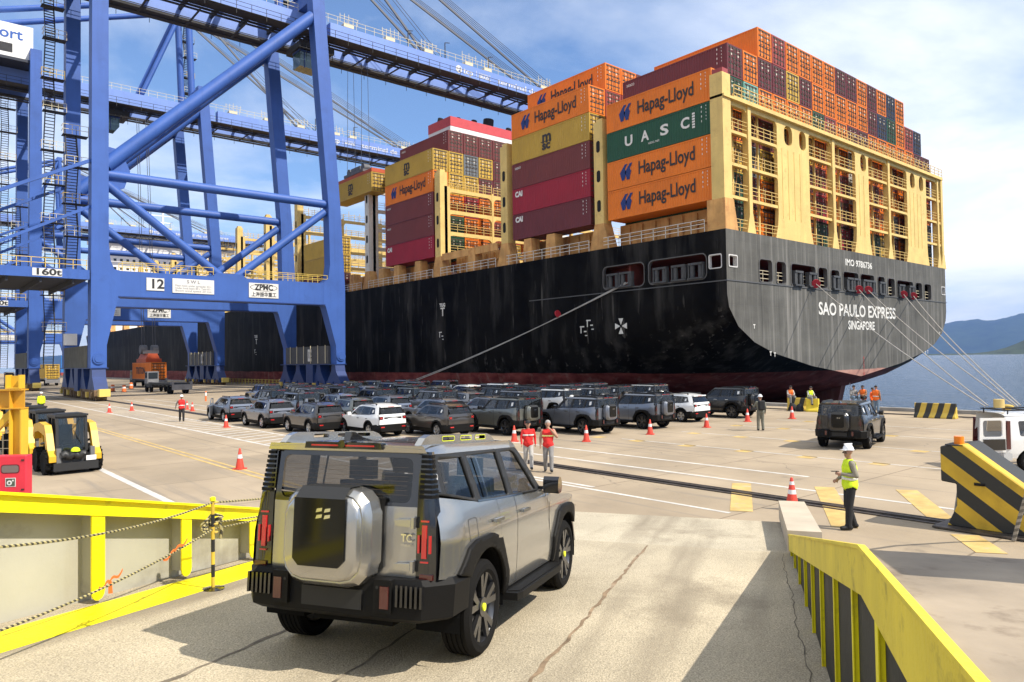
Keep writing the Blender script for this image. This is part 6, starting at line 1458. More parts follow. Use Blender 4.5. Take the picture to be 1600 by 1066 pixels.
# ================================================================ people
skin = mat('skin_tan', (.36, .20, .13), .6); skin_d = mat('skin_brown', (.17, .09, .055), .6); hair_k = mat('hair_dark', (.015, .012, .01), .8)
cloth = {k: mat('cloth_'+k, v, .85, var=.18, vscale=9, bump=.35, bscale=22) for k, v in dict(red=(.62, .025, .022), hivis=(.62, .80, .02), orange=(.85, .16, .02), grey=(.22, .21, .20), lightgrey=(.40, .38, .35), black=(.016, .016, .017), khaki=(.25, .225, .17), navy=(.03, .035, .05), camo=(.16, .155, .12), blue=(.14, .20, .27), brown=(.30, .14, .06)).items()}
reflect = mat('reflective_tape', (.72, .72, .66), .4); reflect_y = mat('tape_yellow', (.80, .75, .25), .4); bootm = mat('boots_black', (.012, .011, .01), .6); helm_w = mat('helmet_white', (.78, .78, .78), .3)
def person(label, xy, yaw, h=1.75, pose=None, top='red', legs='grey', vest=None, hat='helmet', sleeves=None, sk=None, z=0., group=None, band=None, hair=None, vox=.02, hands=True):
    """a clothed figure facing +x; joints given in metres for a 1.75 m body; one continuous voxel-fused surface coloured by body region"""
    sk = sk or skin; J = dict(hipL=(0, .09, .92), hipR=(0, -.09, .92), kneeL=(.03, .10, .50), kneeR=(.03, -.10, .50), ankL=(-.01, .11, .085), ankR=(-.01, -.11, .085), pel=(0, 0, .97), wai=(0, 0, 1.10), che=(0, 0, 1.30), nck=(0, 0, 1.47), hd=(.02, 0, 1.62), shL=(0, .185, 1.41), shR=(0, -.185, 1.41), elL=(-.03, .25, 1.14), elR=(-.03, -.25, 1.14), wrL=(.06, .25, .90), wrR=(.06, -.25, .90), toeL=(.17, .12, .035), toeR=(.17, -.12, .035))
    J.update({a: b_ for a, b_ in (pose or {}).items() if a != 'face'}); k = h/1.75; J = {a: Vector(b_)*k for a, b_ in J.items()}
    root = empty('person', (xy[0], xy[1], z), yaw, label, 'person', group)
    g = MB(); segs = []
    def seg(a, b_, r0, r1, mi, flat=1.):
        a, b_ = Vector(a), Vector(b_); n = 10; r0 *= k; r1 *= k
        st = len(g.v); g.tube(a, b_, r0, 12, r1); segs.append((a, b_, r0, r1, mi))
        for c, r_ in ((a, r0), (b_, r1)):
            prof = [(r_*math.cos(R(t_)), r_*math.sin(R(t_))) for t_ in range(-90, 91, 30)]; g.lathe([(max(p, 1e-4), q_) for p, q_ in prof], 12, c)
    SK, TP, LG, BT, SL = 0, 1, 2, 3, 4
    for s_ in 'LR':
        seg(J['hip'+s_], J['knee'+s_], .104, .078, LG); seg(J['knee'+s_], J['ank'+s_], .080, .066, LG); a, b_ = J['ank'+s_], J['toe'+s_]
        seg(a+Vector((-.02, 0, -.02))*k, b_+Vector((-.03, 0, .015))*k, .052, .045, BT); seg(a+Vector((-.045, 0, -.03))*k, a, .048, .050, BT)
        seg(J['sh'+s_], J['el'+s_], .062, .050, SL); seg(J['el'+s_], J['wr'+s_], .048, .036, SL)
        # palm, thumb and four fingers
        w_ = J['wr'+s_]; d_ = (w_-J['el'+s_]).normalized(); sd = d_.cross(Vector((0, 1, .2))).normalized(); seg(w_, w_+d_*.07*k, .030, .030, SK)
        if hands:
            pn = d_.cross(sd).normalized()
            for q_ in range(4): p0 = w_+d_*.085*k+sd*(-.03+.02*q_)*k; ln = (.055, .068, .064, .048)[q_]; p1 = p0+(d_*.6+pn*.25)*ln*k; seg(p0, p1, .0095, .009, SK); seg(p1, p1+(d_*.3+pn*.5)*ln*.5*k, .009, .008, SK)
            seg(w_+d_*.03*k+sd*-.03*k, w_+d_*.075*k+sd*-.062*k+pn*.01, .012, .010, SK)
    seg(J['pel']+Vector((0, .06, -.03))*k, J['pel']-Vector((0, .06, .03))*k, .136, .136, TP); seg(J['pel']+Vector((0, 0, .0))*k, J['wai'], .150, .135, TP)
    for o_ in (-.07, .07): seg(J['wai']+Vector((0, o_, 0))*k, J['che']+Vector((0, o_*1.15, 0))*k, .108, .122, TP)
    seg(J['shL']+Vector((0, -.05, -.03))*k, J['shR']+Vector((0, .05, -.03))*k, .082, .082, TP); seg(J['che'], J['nck']+Vector((0, 0, -.03))*k, .11, .065, TP); seg(J['nck']-Vector((0, 0, .02))*k, J['hd']-Vector((.01, 0, .06))*k, .052, .052, SK)
    hd = J['hd']; face = (pose or {}).get('face', 0.); fx_ = Vector((math.cos(face), math.sin(face), 0)); fy_ = Vector((-fx_.y, fx_.x, 0))
    seg(hd+Vector((0, 0, .035))*k-fx_*.012*k, hd+Vector((0, 0, .055))*k-fx_*.01*k, .088, .086, SK); seg(hd+fx_*.018*k+Vector((0, 0, -.035))*k, hd+fx_*.022*k, .068, .072, SK); seg(hd+fx_*.045*k+Vector((0, 0, -.075))*k, hd+fx_*.03*k+Vector((0, 0, -.06))*k, .040, .044, SK)
    seg(hd+fx_*.092*k+Vector((0, 0, -.012))*k, hd+fx_*.080*k+Vector((0, 0, .03))*k, .014, .010, SK)
    for o_ in (-1, 1): seg(hd+fy_*.083*o_*k+Vector((0, 0, -.01))*k, hd+fy_*.085*o_*k+Vector((0, 0, .03))*k, .016, .018, SK)
    me = g.mesh('body', skin); tmp = link('tmp', me); md = tmp.modifiers.new('r', 'REMESH'); md.mode = 'VOXEL'; md.voxel_size = vox; sm = tmp.modifiers.new('s', 'SMOOTH'); sm.iterations = 2; sm.factor = .5
    dg = bpy.context.evaluated_depsgraph_get(); dg.update(); m2 = bpy.data.meshes.new_from_object(tmp.evaluated_get(dg)); bpy.data.objects.remove(tmp)
    m2.name = 'body'; m2.materials.clear()
    for m in (sk, cloth[top], cloth[legs], bootm, cloth[sleeves] if sleeves in cloth else (sk if sleeves == 'bare' else cloth[top])): m2.materials.append(m)
    def near(p):
        best = (9, 0)
        for a, b_, r0, r1, mi in segs:
            d_ = b_-a; L2 = d_.length_squared or 1e-9; t_ = max(0, min(1, (p-a).dot(d_)/L2)); q_ = (p-a-d_*t_).length-(r0+(r1-r0)*t_)
            if q_ < best[0]: best = (q_, mi)
        return best[1]
    vest_f = []
    for p in m2.polygons:
        p.material_index = near(p.center); p.use_smooth = True
        if vest and p.material_index == TP: vest_f.append(tuple(p.vertices))
    m2.update(); link('body', m2, root)
    def shell(name, faces, off, m):
        idx = sorted({i for f in faces for i in f}); mp = {v: n for n, v in enumerate(idx)}
        gg = MB(); gg.add([m2.vertices[i].co+m2.vertices[i].normal*off for i in idx], [tuple(mp[i] for i in f) for f in faces]); me_ = gg.mesh(name, m); shade(me_, 80); o_ = link(name, me_, root); md_ = o_.modifiers.new('t', 'SOLIDIFY'); md_.thickness = .006; return o_
    if vest:
        shell('vest', vest_f, .016, cloth[vest])
    tz = [f for p in m2.polygons for f in [tuple(p.vertices)] if p.material_index in (TP,)]
    if band or vest:
        for z0, z1 in ((1.06, 1.11),)+(((1.22, 1.27),) if band else ()):
            if band and z0 < 1.2: continue
            fs = [tuple(p.vertices) for p in m2.polygons if p.material_index == TP and z0*k < p.center.z-(J['pel'].z-.97*k) < z1*k]
            if fs: shell('reflective_band', fs, .026 if vest else .012, reflect if not band else (reflect_y if band == 'y' else reflect))
    # eyes
    for o_ in (-1, 1):
        gg = MB(); c = hd+fx_*.086*k+fy_*.032*o_*k+Vector((0, 0, .022))*k; gg.tube(c, c+fx_*.006*k, .010*k, 8); link('eye', gg.mesh('eye', hair_k), root)
    gg = MB(); c = hd+fx_*.088*k+Vector((0, 0, -.058))*k; gg.bar(c-fy_*.022*k, c+fy_*.022*k, .006, .006); link('mouth', gg.mesh('mouth', mat('lips', (.22, .09, .07), .6)), root)
    Rm = Matrix((fx_, fy_, Vector((0, 0, 1)))).transposed().to_4x4()
    top_ = hd+Vector((0, 0, .055))*k-fx_*.008*k
    if hat == 'helmet':
        gg = MB(); pr_ = [(.108*math.cos(R(t_))*k, .118*math.sin(R(t_))*k) for t_ in range(0, 90, 12)]+[(.002, .118*k)]; gg.lathe([(.122*k, -.012), (.124*k, 0)]+pr_, 20); gg.box(.09*k, -.07*k, -.012, .155*k, .07*k, -.002); gg.box(-.10*k, -.012, .10*k, .10*k, .012, .126*k)
        o_ = link('helmet', gg.mesh('helmet', helm_w, 40), root); o_.matrix_local = Matrix.Translation(top_+Vector((0, 0, .012))*k) @ Rm
    elif hat == 'cap':
        gg = MB(); pr_ = [(.098*math.cos(R(t_))*k, .092*math.sin(R(t_))*k) for t_ in range(0, 90, 15)]+[(.002, .092*k)]; gg.lathe(pr_, 18); gg.prism([(.06*k, -.075*k), (.15*k, -.055*k), (.17*k, 0), (.15*k, .055*k), (.06*k, .075*k)], 0, .012, 'z')
        o_ = link('cap', fixn(gg.mesh('cap', cloth['black'] if hair is None else hair)), root); o_.matrix_local = Matrix.Translation(top_+Vector((0, 0, .01))*k) @ Rm
    if hat != 'helmet':
        gg = MB(); pr_ = [(.094*math.cos(R(t_))*k, .094*math.sin(R(t_))*k) for t_ in range(-10, 90, 14)]+[(.002, .094*k)]; gg.lathe(pr_, 16); o_ = link('hair', gg.mesh('hair', hair or hair_k, 60), root); o_.matrix_local = Matrix.Translation(top_-fx_*.014*k) @ Rm
    return root
LEFT = R(139.6)                 # towards the left of the picture
CAMW = math.atan2(-18.5, -17)   # towards the camera from the middle of the quay
walkA = dict(kneeL=(.16, .10, .53), ankL=(.20, .10, .10), toeL=(.37, .11, .07), kneeR=(-.02, -.10, .49), ankR=(-.20, -.10, .11), toeR=(-.04, -.11, .04), elL=(-.10, .25, 1.16), wrL=(-.06, .26, .92), elR=(.02, -.25, 1.15), wrR=(.16, -.24, .95))
p = person('man in white helmet and yellow vest holding a phone beside the ramp', (15.97, 7.45), LEFT-.15, 1.80, dict(face=.45, elL=(-.06, .27, 1.16), wrL=(.20, .17, 1.19), elR=(-.04, -.28, 1.16), wrR=(.20, -.13, 1.04), kneeL=(.05, .10, .5), ankL=(.08, .12, .085), toeL=(.25, .14, .035), ankR=(-.10, -.11, .085), toeR=(.07, -.14, .035)), 'khaki', 'black', 'hivis', 'helmet', vox=.014)
g = MB(); g.cbox((.33, .10, 1.24), (.16, .07, .012)); o = ob('held_phone', g, trimk); o.matrix_world = Matrix.Translation((15.97, 7.45, 0)) @ Matrix.Rotation(LEFT-.15, 4, 'Z') @ Matrix.Translation((0, 0, .03)); o.matrix_world = o.matrix_world; tag(o, 'small dark phone in the hand of the man with the white helmet', 'phone')
g = MB(); g.bar((.085, -.06, 0), (.085, .06, 0), .012, .03)
gl = link('glasses', g.mesh('glasses', trimk), p); gl.matrix_local = Matrix.Translation((0.02, 0, 1.665)) @ Matrix.Rotation(.45, 4, 'Z') @ Matrix.Translation((.01, 0, 0))
person('man in red long-sleeved shirt and dark cap walking left of his companion', (16.8, 18.95), CAMW+.05, 1.68, walkA, 'red', 'lightgrey', None, 'cap', band='w', vox=.016)
person('man in red shirt raising his hand to his face, grey trousers', (16.89, 18.04), CAMW, 1.74, dict(walkA, elL=(.06, .30, 1.20), wrL=(.17, .08, 1.46), wrR=(.02, -.26, .92), elR=(-.04, -.26, 1.15)), 'red', 'grey', None, 'none', sleeves='bare', band='y', hair=mat('hair_grey', (.32, .30, .28), .8), vox=.016)
person('worker in red vest and white helmet walking on the hatched lane', (14.83, 51.56), CAMW+.5, 1.75, dict(walkA, elR=(-.12, -.32, 1.18), wrR=(-.18, -.36, .95)), 'grey', 'black', 'red', 'helmet', vox=.022)
pg = person('worker in grey overalls carrying a black pack, back to the camera', (33.85, 20.27), math.atan2(.75, .66), 1.80, dict(elL=(.08, .28, 1.18), wrL=(.28, .30, 1.25), kneeL=(.06, .10, .5), ankL=(.04, .11, .085)), 'camo', 'camo', None, 'helmet', vox=.022)
sitp = dict(pel=(0, 0, .60), wai=(.03, 0, .72), che=(.06, 0, .93), nck=(.10, 0, 1.09), hd=(.14, 0, 1.23), hipL=(.02, .1, .58), hipR=(.02, -.1, .58), kneeL=(.42, .16, .62), kneeR=(.42, -.16, .62), ankL=(.40, .14, .20), ankR=(.40, -.14, .20), toeL=(.56, .15, .14), toeR=(.56, -.15, .14), shL=(.06, .185, 1.03), shR=(.06, -.185, 1.03), elL=(.16, .24, .80), elR=(.16, -.24, .80), wrL=(.38, .10, .76), wrR=(.38, -.10, .76))
SITY = math.atan2(-.8, -.6)
person('worker in orange vest seated on the striped barrier, left of two', (47.87, 26.36), SITY, 1.75, sitp, 'lightgrey', 'grey', 'orange', 'cap', z=.33, vox=.025)
person('worker in yellow vest seated on the right end of the striped barrier', (47.53, 24.75), SITY+.2, 1.75, sitp, 'lightgrey', 'grey', 'hivis', 'cap', z=.33, vox=.025)
person('worker in grey jumper sitting at the quay edge behind the black car', (47.7, 21.9), SITY, 1.75, sitp, 'grey', 'blue', None, 'cap', z=.45, vox=.025)
person('worker in orange vest bending forward at the quay edge, second from left', (48.0, 21.35), SITY-.9, 1.75, dict(sitp, elR=(.3, -.2, .85), wrR=(.55, -.1, .80)), 'brown', 'black', 'orange', 'none', z=.45, sk=skin_d, vox=.025)
person('smaller worker half hidden beside the rightmost man in orange', (48.5, 21.0), SITY+.6, 1.65, dict(elL=(.15, .24, 1.2), wrL=(.35, .2, 1.2)), 'orange', 'grey', None, 'none', sk=skin_d, vox=.025)
person('worker in orange and yellow vest with backpack standing rightmost at the edge', (48.2, 20.65), SITY+2.2, 1.80, dict(elL=(.15, .26, 1.2), wrL=(.36, .22, 1.12)), 'brown', 'blue', 'orange', 'none', vox=.025)
person('worker in orange vest standing among the rear rows of parked cars', (26.8, 62.5), CAMW+2.6, 1.75, None, 'grey', 'grey', 'orange', 'none', vox=.03)
person('worker in yellow jacket and white helmet behind the row of loaders', (9.2, 69.0), R(90), 1.75, None, 'hivis', 'black', None, 'helmet', vox=.03)
bp = MB(); bp.cbox((0, 0, 0), (.22, .34, .50)); o = ob('backpack', bp, cloth['black'], smooth=30); bm_ = o.modifiers.new('b', 'BEVEL'); bm_.width = .07; bm_.segments = 3
o.location = (33.85-.19*math.cos(math.atan2(.75, .66)), 20.27-.19*math.sin(math.atan2(.75, .66)), 1.30); o.rotation_euler = (0, 0, math.atan2(.75, .66)); tag(o, 'black pack on the back of the worker in grey overalls', 'backpack')
for i, (x, y, s_) in enumerate(((47.35, 25.9, 'left'), (47.2, 25.3, 'right'))):
    g = MB(); g.lathe([(.02, 0), (.24, .02), (.26, .2), (.2, .42), (.06, .52)], 12); tag(ob('bag', g, cloth['black'], smooth=50, loc=(x, y, 0)), f'black bag on the ground by the striped barrier, {s_} one', 'bag', 'bags by the barrier')

# ================================================================ cones, barriers, posts
cone_r = mat('cone_red', (.62, .055, .03), .55, var=.15, vscale=6); cone_b = mat('cone_base', (.10, .03, .025), .7); cone_w = mat('cone_white', (.72, .70, .68), .5)
def cone_parts(h, striped=False):
    g = MB(); g.lathe([(.155*h/.75, .03), (.032*h/.75, h*.97), (.02, h)], 18); b = g.mesh('cone_body', cone_r, 40)
    g = MB(); s_ = .20*h/.75; g.prism([(-s_, -s_+.05), (-s_+.05, -s_), (s_-.05, -s_), (s_, -s_+.05), (s_, s_-.05), (s_-.05, s_), (-s_+.05, s_), (-s_, s_-.05)], 0, .035, 'z'); ba = g.mesh('base', cone_r if not striped else cone_b)
    bands = []
    for a, c in (((.52, .70),) if not striped else ((.22, .36), (.50, .63), (.78, .88))):
        rr = lambda t_: (.155+(.032-.155)*t_/.97)*h/.75+.003
        g = MB(); g.lathe([(rr(a), h*a), (rr(c), h*c)], 18); bands.append(g.mesh('reflective_band', cone_w, 40))
    return b, ba, bands
CP = {False: cone_parts(.75), True: cone_parts(.80, True)}
def cone(x, y, label, striped=False, z=0.):
    b, ba, bands = CP[striped]; o = link('traffic_cone', b, None, (x, y, z)); tag(o, label, 'cone', 'red traffic cones'); link('base', ba, o)
    for q_ in bands: link('reflective_band', q_, o)
    o.rotation_euler = (0, 0, random.uniform(0, 1.5)); return o
for x, y, lb in ((9.64, 26.6, 'red cone with white band on the yellow centre line, nearest on the left'), (15.35, 44.6, 'red cone in front of the car with the open door'), (13.54, 66.4, 'red cone on the lane, left of two near the crane foot'), (15.44, 67.5, 'red cone on the lane, right of two near the crane foot'), (24.36, 23.45, 'red cone right of the two men in red shirts'), (28.7, 23.25, 'red cone below the second blue-grey boxy car from the right'), (33.52, 23.3, 'red cone beside the cream white car'), (38.0, 23.6, 'red cone just left of the worker in grey overalls'), (41.4, 22.7, 'red cone in front of the striped barrier with seated workers'), (22.1, 25.9, 'red cone half hidden behind the silver car roof'), (19.15, 65.1, 'red cone just behind the worker in the red vest'), (18.8, 62.5, 'red cone at the hand of the worker in the red vest')):
    cone(x, y, lb)
cone(16.94, 9.34, 'tall red cone with three white stripes behind the ramp kerb', True)
drum_m = mat('drum_orange', (.72, .17, .04), .6)
for i, (x, y, wh_) in enumerate(((25.4, 115.4, 'nearest of the three, beside the flatbed truck'), (24.8, 119.5, 'middle of the three'), (29.6, 129.8, 'farthest of the three, by the orange container truck'))):
    g = MB(); g.lathe([(.30, .1), (.24, 1.0), (.1, 1.05)], 14); o = ob('traffic_drum', g, drum_m, smooth=40, loc=(x, y, 0)); tag(o, f'orange traffic drum under the cranes, {wh_}', 'drum', 'orange drums under the cranes')
    g = MB(); g.lathe([(.42, 0), (.42, .1)], 12); link('base', g.mesh('base', cone_b), o); g = MB(); g.lathe([(.272, .55), (.253, .8)], 14); link('reflective_band', g.mesh('reflective_band', cone_w), o)
g = MB(); g.lathe([(.09, 0), (.09, 1.0), (.06, 1.03)], 12); o = ob('delineator_post', g, drum_m, smooth=40, loc=(24.8, 78, 0)); tag(o, 'slim orange and white post standing left of the parked cars', 'post'); g = MB(); g.lathe([(.093, .55), (.093, .9)], 12); link('reflective_band', g.mesh('reflective_band', cone_w), o)
def stripe_mat(name, c1, c2, co, period, rough=.6):
    m = mat(name, c1, rough, var=.2, vscale=1.5, bump=.15, bscale=15, dirt=.4, dirt_rgb=tuple(c*.35 for c in c1), dirt_scale=1.2); t = m.node_tree; bs = t.nodes['Principled BSDF']; L = t.links.new
    src = bs.inputs['Base Color'].links[0].from_socket; tcn = t.nodes.new('ShaderNodeTexCoord'); dt = t.nodes.new('ShaderNodeVectorMath'); dt.operation = 'DOT_PRODUCT'; L(tcn.outputs['Object'], dt.inputs[0]); dt.inputs[1].default_value = tuple(c/period for c in co)
    fr_ = t.nodes.new('ShaderNodeMath'); fr_.operation = 'FRACT'; L(dt.outputs['Value'], fr_.inputs[0]); gt = t.nodes.new('ShaderNodeMath'); gt.operation = 'GREATER_THAN'; L(fr_.outputs[0], gt.inputs[0]); gt.inputs[1].default_value = .5
    x = t.nodes.new('ShaderNodeMix'); x.data_type = 'RGBA'; L(gt.outputs[0], x.inputs['Factor']); L(src, x.inputs[6]); x.inputs[7].default_value = (*c2, 1); L(x.outputs[2], bs.inputs['Base Color']); return m
yb_bar = stripe_mat('hazard_jersey', (.62, .42, .06), (.03, .028, .022), (0, 1, .25), .62)
def jersey(x, y, yaw, L_, label, m=yb_bar):
    g = MB(); g.prism([(-.30, 0), (.30, 0), (.30, .10), (.14, .32), (.09, .88), (-.09, .88), (-.14, .32), (-.30, .10)], -L_/2, L_/2, 'y'); me = fixn(g.mesh('jersey_barrier', m)); o = link('jersey_barrier', me, None, (x, y, 0), (0, 0, yaw)); b_ = o.modifiers.new('b', 'BEVEL'); b_.width = .02
    return tag(o, label, 'barrier', 'yellow black concrete barriers')
jersey(46.9, 16.7, R(4), 2.2, 'yellow and black striped barrier standing alone at the quay edge, right')
jersey(47.75, 25.75, R(18), 1.3, 'striped barrier under the worker in the orange vest')
jersey(47.45, 24.5, R(10), .8, 'plain yellow end of barrier under the worker in the yellow vest', mat('jersey_yellow', (.70, .52, .04), .7, var=.2, vscale=2))
# the big striped block on the crane rail, with a beacon
blkm = stripe_mat('hazard_block', (.58, .37, .03), (.028, .028, .025), (.45, -.74, 1), .70)
sb_ = empty('rail_stop', (18.1, 4.8, 0), 0, 'large yellow and black striped steel rail stop with an orange beacon on top', 'rail stop')
g = MB(); yo = 4.8; g.prism([(a-yo, b_) for a, b_ in [(6.1, .05), (5.9, .5), (5.9, .97), (6.2, 1.0), (6.2, 1.76), (5.75, 1.83), (3.3, .05)]], -.5, .6, 'x'); me = fixn(g.mesh('block', blkm)); o = link('block', me, sb_); b_ = o.modifiers.new('b', 'BEVEL'); b_.width = .02
g = MB(); g.box(-.52, -.9, .85, -.498, -.7, .90); g.box(-.52, .55, .98, -.498, .75, 1.04); link('slot', g.mesh('slot', trimk), sb_)
g = MB(); g.box(-.8, -1.8, .02, .9, 1.5, .055); link('base_plate', g.mesh('base_plate', steel), sb_)
g = MB(); g.tube((-.25, 1.1, 1.80), (-.25, 1.1, 1.98), .10, 14); link('beacon', g.mesh('beacon', mat('beacon_orange', (.85, .22, .01), .3), 40), sb_); g = MB(); g.box(-.5, .95, 1.79, .0, 1.3, 1.815); link('beacon_plate', g.mesh('beacon_plate', cgrey), sb_)
g = MB(); g.tube((.3, 1.42, .05), (.3, 1.28, .98), .035, 8); link('prop', g.mesh('prop', mat('grey_pipe', (.3, .29, .27), .6)), sb_)
g = MB(); g.path([(17.2, 4.75, .03), (17.1, 4.60, .55), (16.9, 4.3, 1.5), (16.4, 3.6, 3.2), (15, 1.6, 6.8)], .04, 8); tag(ob('mooring_rope', g, stripe_mat('twisted_rope', (.33, .30, .25), (.14, .13, .11), (0, .4, 1), .12)), 'thick twisted rope slanting up at the right edge, in front of the rail stop', 'rope')
bol = mat('bollard_yellow', (.50, .36, .08), .7, var=.3)
for i, (y, wh_) in enumerate(((14.0, 'near the van roof'), (82.9, 'below the black hull, holding two ropes'))):
    g = MB(); g.lathe([(.42, 0), (.42, .08), (.24, .14), (.22, .45), (.36, .55), (.36, .68), (.1, .74)], 18); tag(ob('bollard', g, bol, smooth=40, loc=(50.2 if i == 0 else 51.0, y, 0 if i == 0 else .22)), f'low yellow mooring bollard at the quay edge, {wh_}', 'bollard')
pst = mat('fence_yellow', (.42, .31, .07), .7, var=.4, vscale=3)
fp = MB(); fp.box(-.05, -.7, .0, .05, -.6, 1.0); fp.box(-.05, .6, 0, .05, .7, 1.0); fp.box(-.04, -.6, .85, .04, .6, .95); fp.box(-.04, -.6, .45, .04, .6, .53)
FPM = fp.mesh('quay_fence', pst)
for i in range(46): tag(link('quay_fence', FPM, None, (50.9, 88+i*1.62, .0), (0, 0, random.uniform(-.03, .03))), 'short yellow fence panel in the row along the water edge below the hull', 'fence', 'yellow fence panels along the quay edge')

# ================================================================ rope fence on the ramp's left edge
stp = stripe_mat('hazard_post', (.65, .45, .05), (.02, .02, .02), (0, 0, 1), .30)
PB = RW(7.29, -6.21); post = empty('rope_post', PB, 0, 'slim yellow and black striped rope post on the ramp edge', 'post')
g = MB(); g.tube((0, 0, .02), (0, 0, 1.07), .022, 10); link('pole', g.mesh('pole', stp), post); g = MB(); g.lathe([(.13, 0), (.13, .012), (.03, .03)], 16); link('foot', g.mesh('foot', trimk), post); g = MB(); g.lathe([(.035, 1.06), (.035, 1.1), (.01, 1.11)], 10); link('cap', g.mesh('cap', ybright), post)
for z_ in (1.04, .78, .68): g = MB(); g.lathe([(.03, -.01), (.034, 0), (.03, .01)], 10, (.03, 0, z_)); link('ring', g.mesh('ring', cyel), post)
rp_m = stripe_mat('braided_rope', (.42, .36, .16), (.05, .045, .03), (.6, .8, .5), .05)
def wline(p, q_, s_, lab, r_=.012):
    g = MB(); g.path(sag(p, q_, s_, 18), r_, 6); return tag(ob('barrier_rope', g, rp_m), lab, 'rope', 'braided ropes along the ramp edge')
top = PB+Vector((0, 0, 1.04)); mid = PB+Vector((0, 0, .72))
wline(top, RW(4.0, -5.7, 1.05), .10, 'upper braided rope running left from the striped post'); wline(mid, RW(4.0, -5.7, .34), .08, 'lower braided rope running left from the striped post')
wline(top, RW(11.5, -6.3, .98), .05, 'upper braided rope running behind the silver car'); wline(mid+Vector((0, 0, .08)), RW(11.5, -6.3, .78), .05, 'middle braided rope running behind the silver car'); wline(mid, RW(11.5, -6.3, .84), .03, 'lower braided rope running behind the silver car')
g = MB(); c = PB+Vector((0, 0, .82)); pts = [c+Vector((.10*math.cos(a*.9)*(1+.3*math.sin(a*2)), .03*math.sin(a*1.7)+.05, .07*math.sin(a)-.01*a*.3)) for a in [i*.35 for i in range(60)]]; g.path(pts, .012, 6); g.path([c+Vector((.1, .05, -.05)), c+Vector((.12, .05, -.15)), c+Vector((.11, .06, -.24))], .02, 6); tag(ob('rope_coil', g, rp_m), 'knotted coil of rope hanging on the striped post', 'rope')
rib = mat('ribbon_orange', (.80, .17, .03), .6)
for i, (s_, r_, hh, wh_) in enumerate(((5.55, -5.94, .47, 'left, at the thick yellow rib'), (6.55, -6.08, .60, 'right, between rib and post'))):
    g = MB(); b0 = RW(s_, r_, hh); d1 = RA*.15+Vector((0, 0, .06)); d2 = -RA*.13+Vector((0, 0, -.03)); nrm = Vector((0, 0, .013))
    for dd in ((d1, d2) if i == 0 else (d1*1.2, -d1*1.2)): 
        vs = []
        for k_ in range(7): u = k_/6; c = b0+dd*u+Vector((0, 0, .02*math.sin(u*7))); vs += [c-nrm, c+nrm]
        g.add(vs, [(2*k_, 2*k_+2, 2*k_+3, 2*k_+1) for k_ in range(6)])
    if i == 0: g.add([b0-RA*.02, b0+RA*.02, b0+RA*.03-Vector((0, 0, .12)), b0-RA*.02-Vector((0, 0, .11))], [(0, 1, 2, 3)])
    o = ob('ribbon', g, rib); md = o.modifiers.new('t', 'SOLIDIFY'); md.thickness = .003; tag(o, f'orange ribbon tied to the lower rope, {wh_}', 'ribbon')
# box added out of view on the side platform to cast its shadow
for i, (s0, s1, r0, r1, hh, wh_) in enumerate(((3.45, 4.1, 1.75, 2.4, 1.2, 'only'),)):
    g = MB(); zt = rtop(s0)-.012; g.box(s0, -r1, zt-.08, s1, -r0, zt+hh); g.box(s0-.03, -r1-.03, zt+hh, s1+.03, -r0+.03, zt+hh+.05); o = ob('deck_locker', g, mat('locker_grey', (.3, .3, .29), .6)); o.matrix_world = ramp.matrix_world.copy(); tag(o, 'grey deck locker on the raised side platform', 'locker')

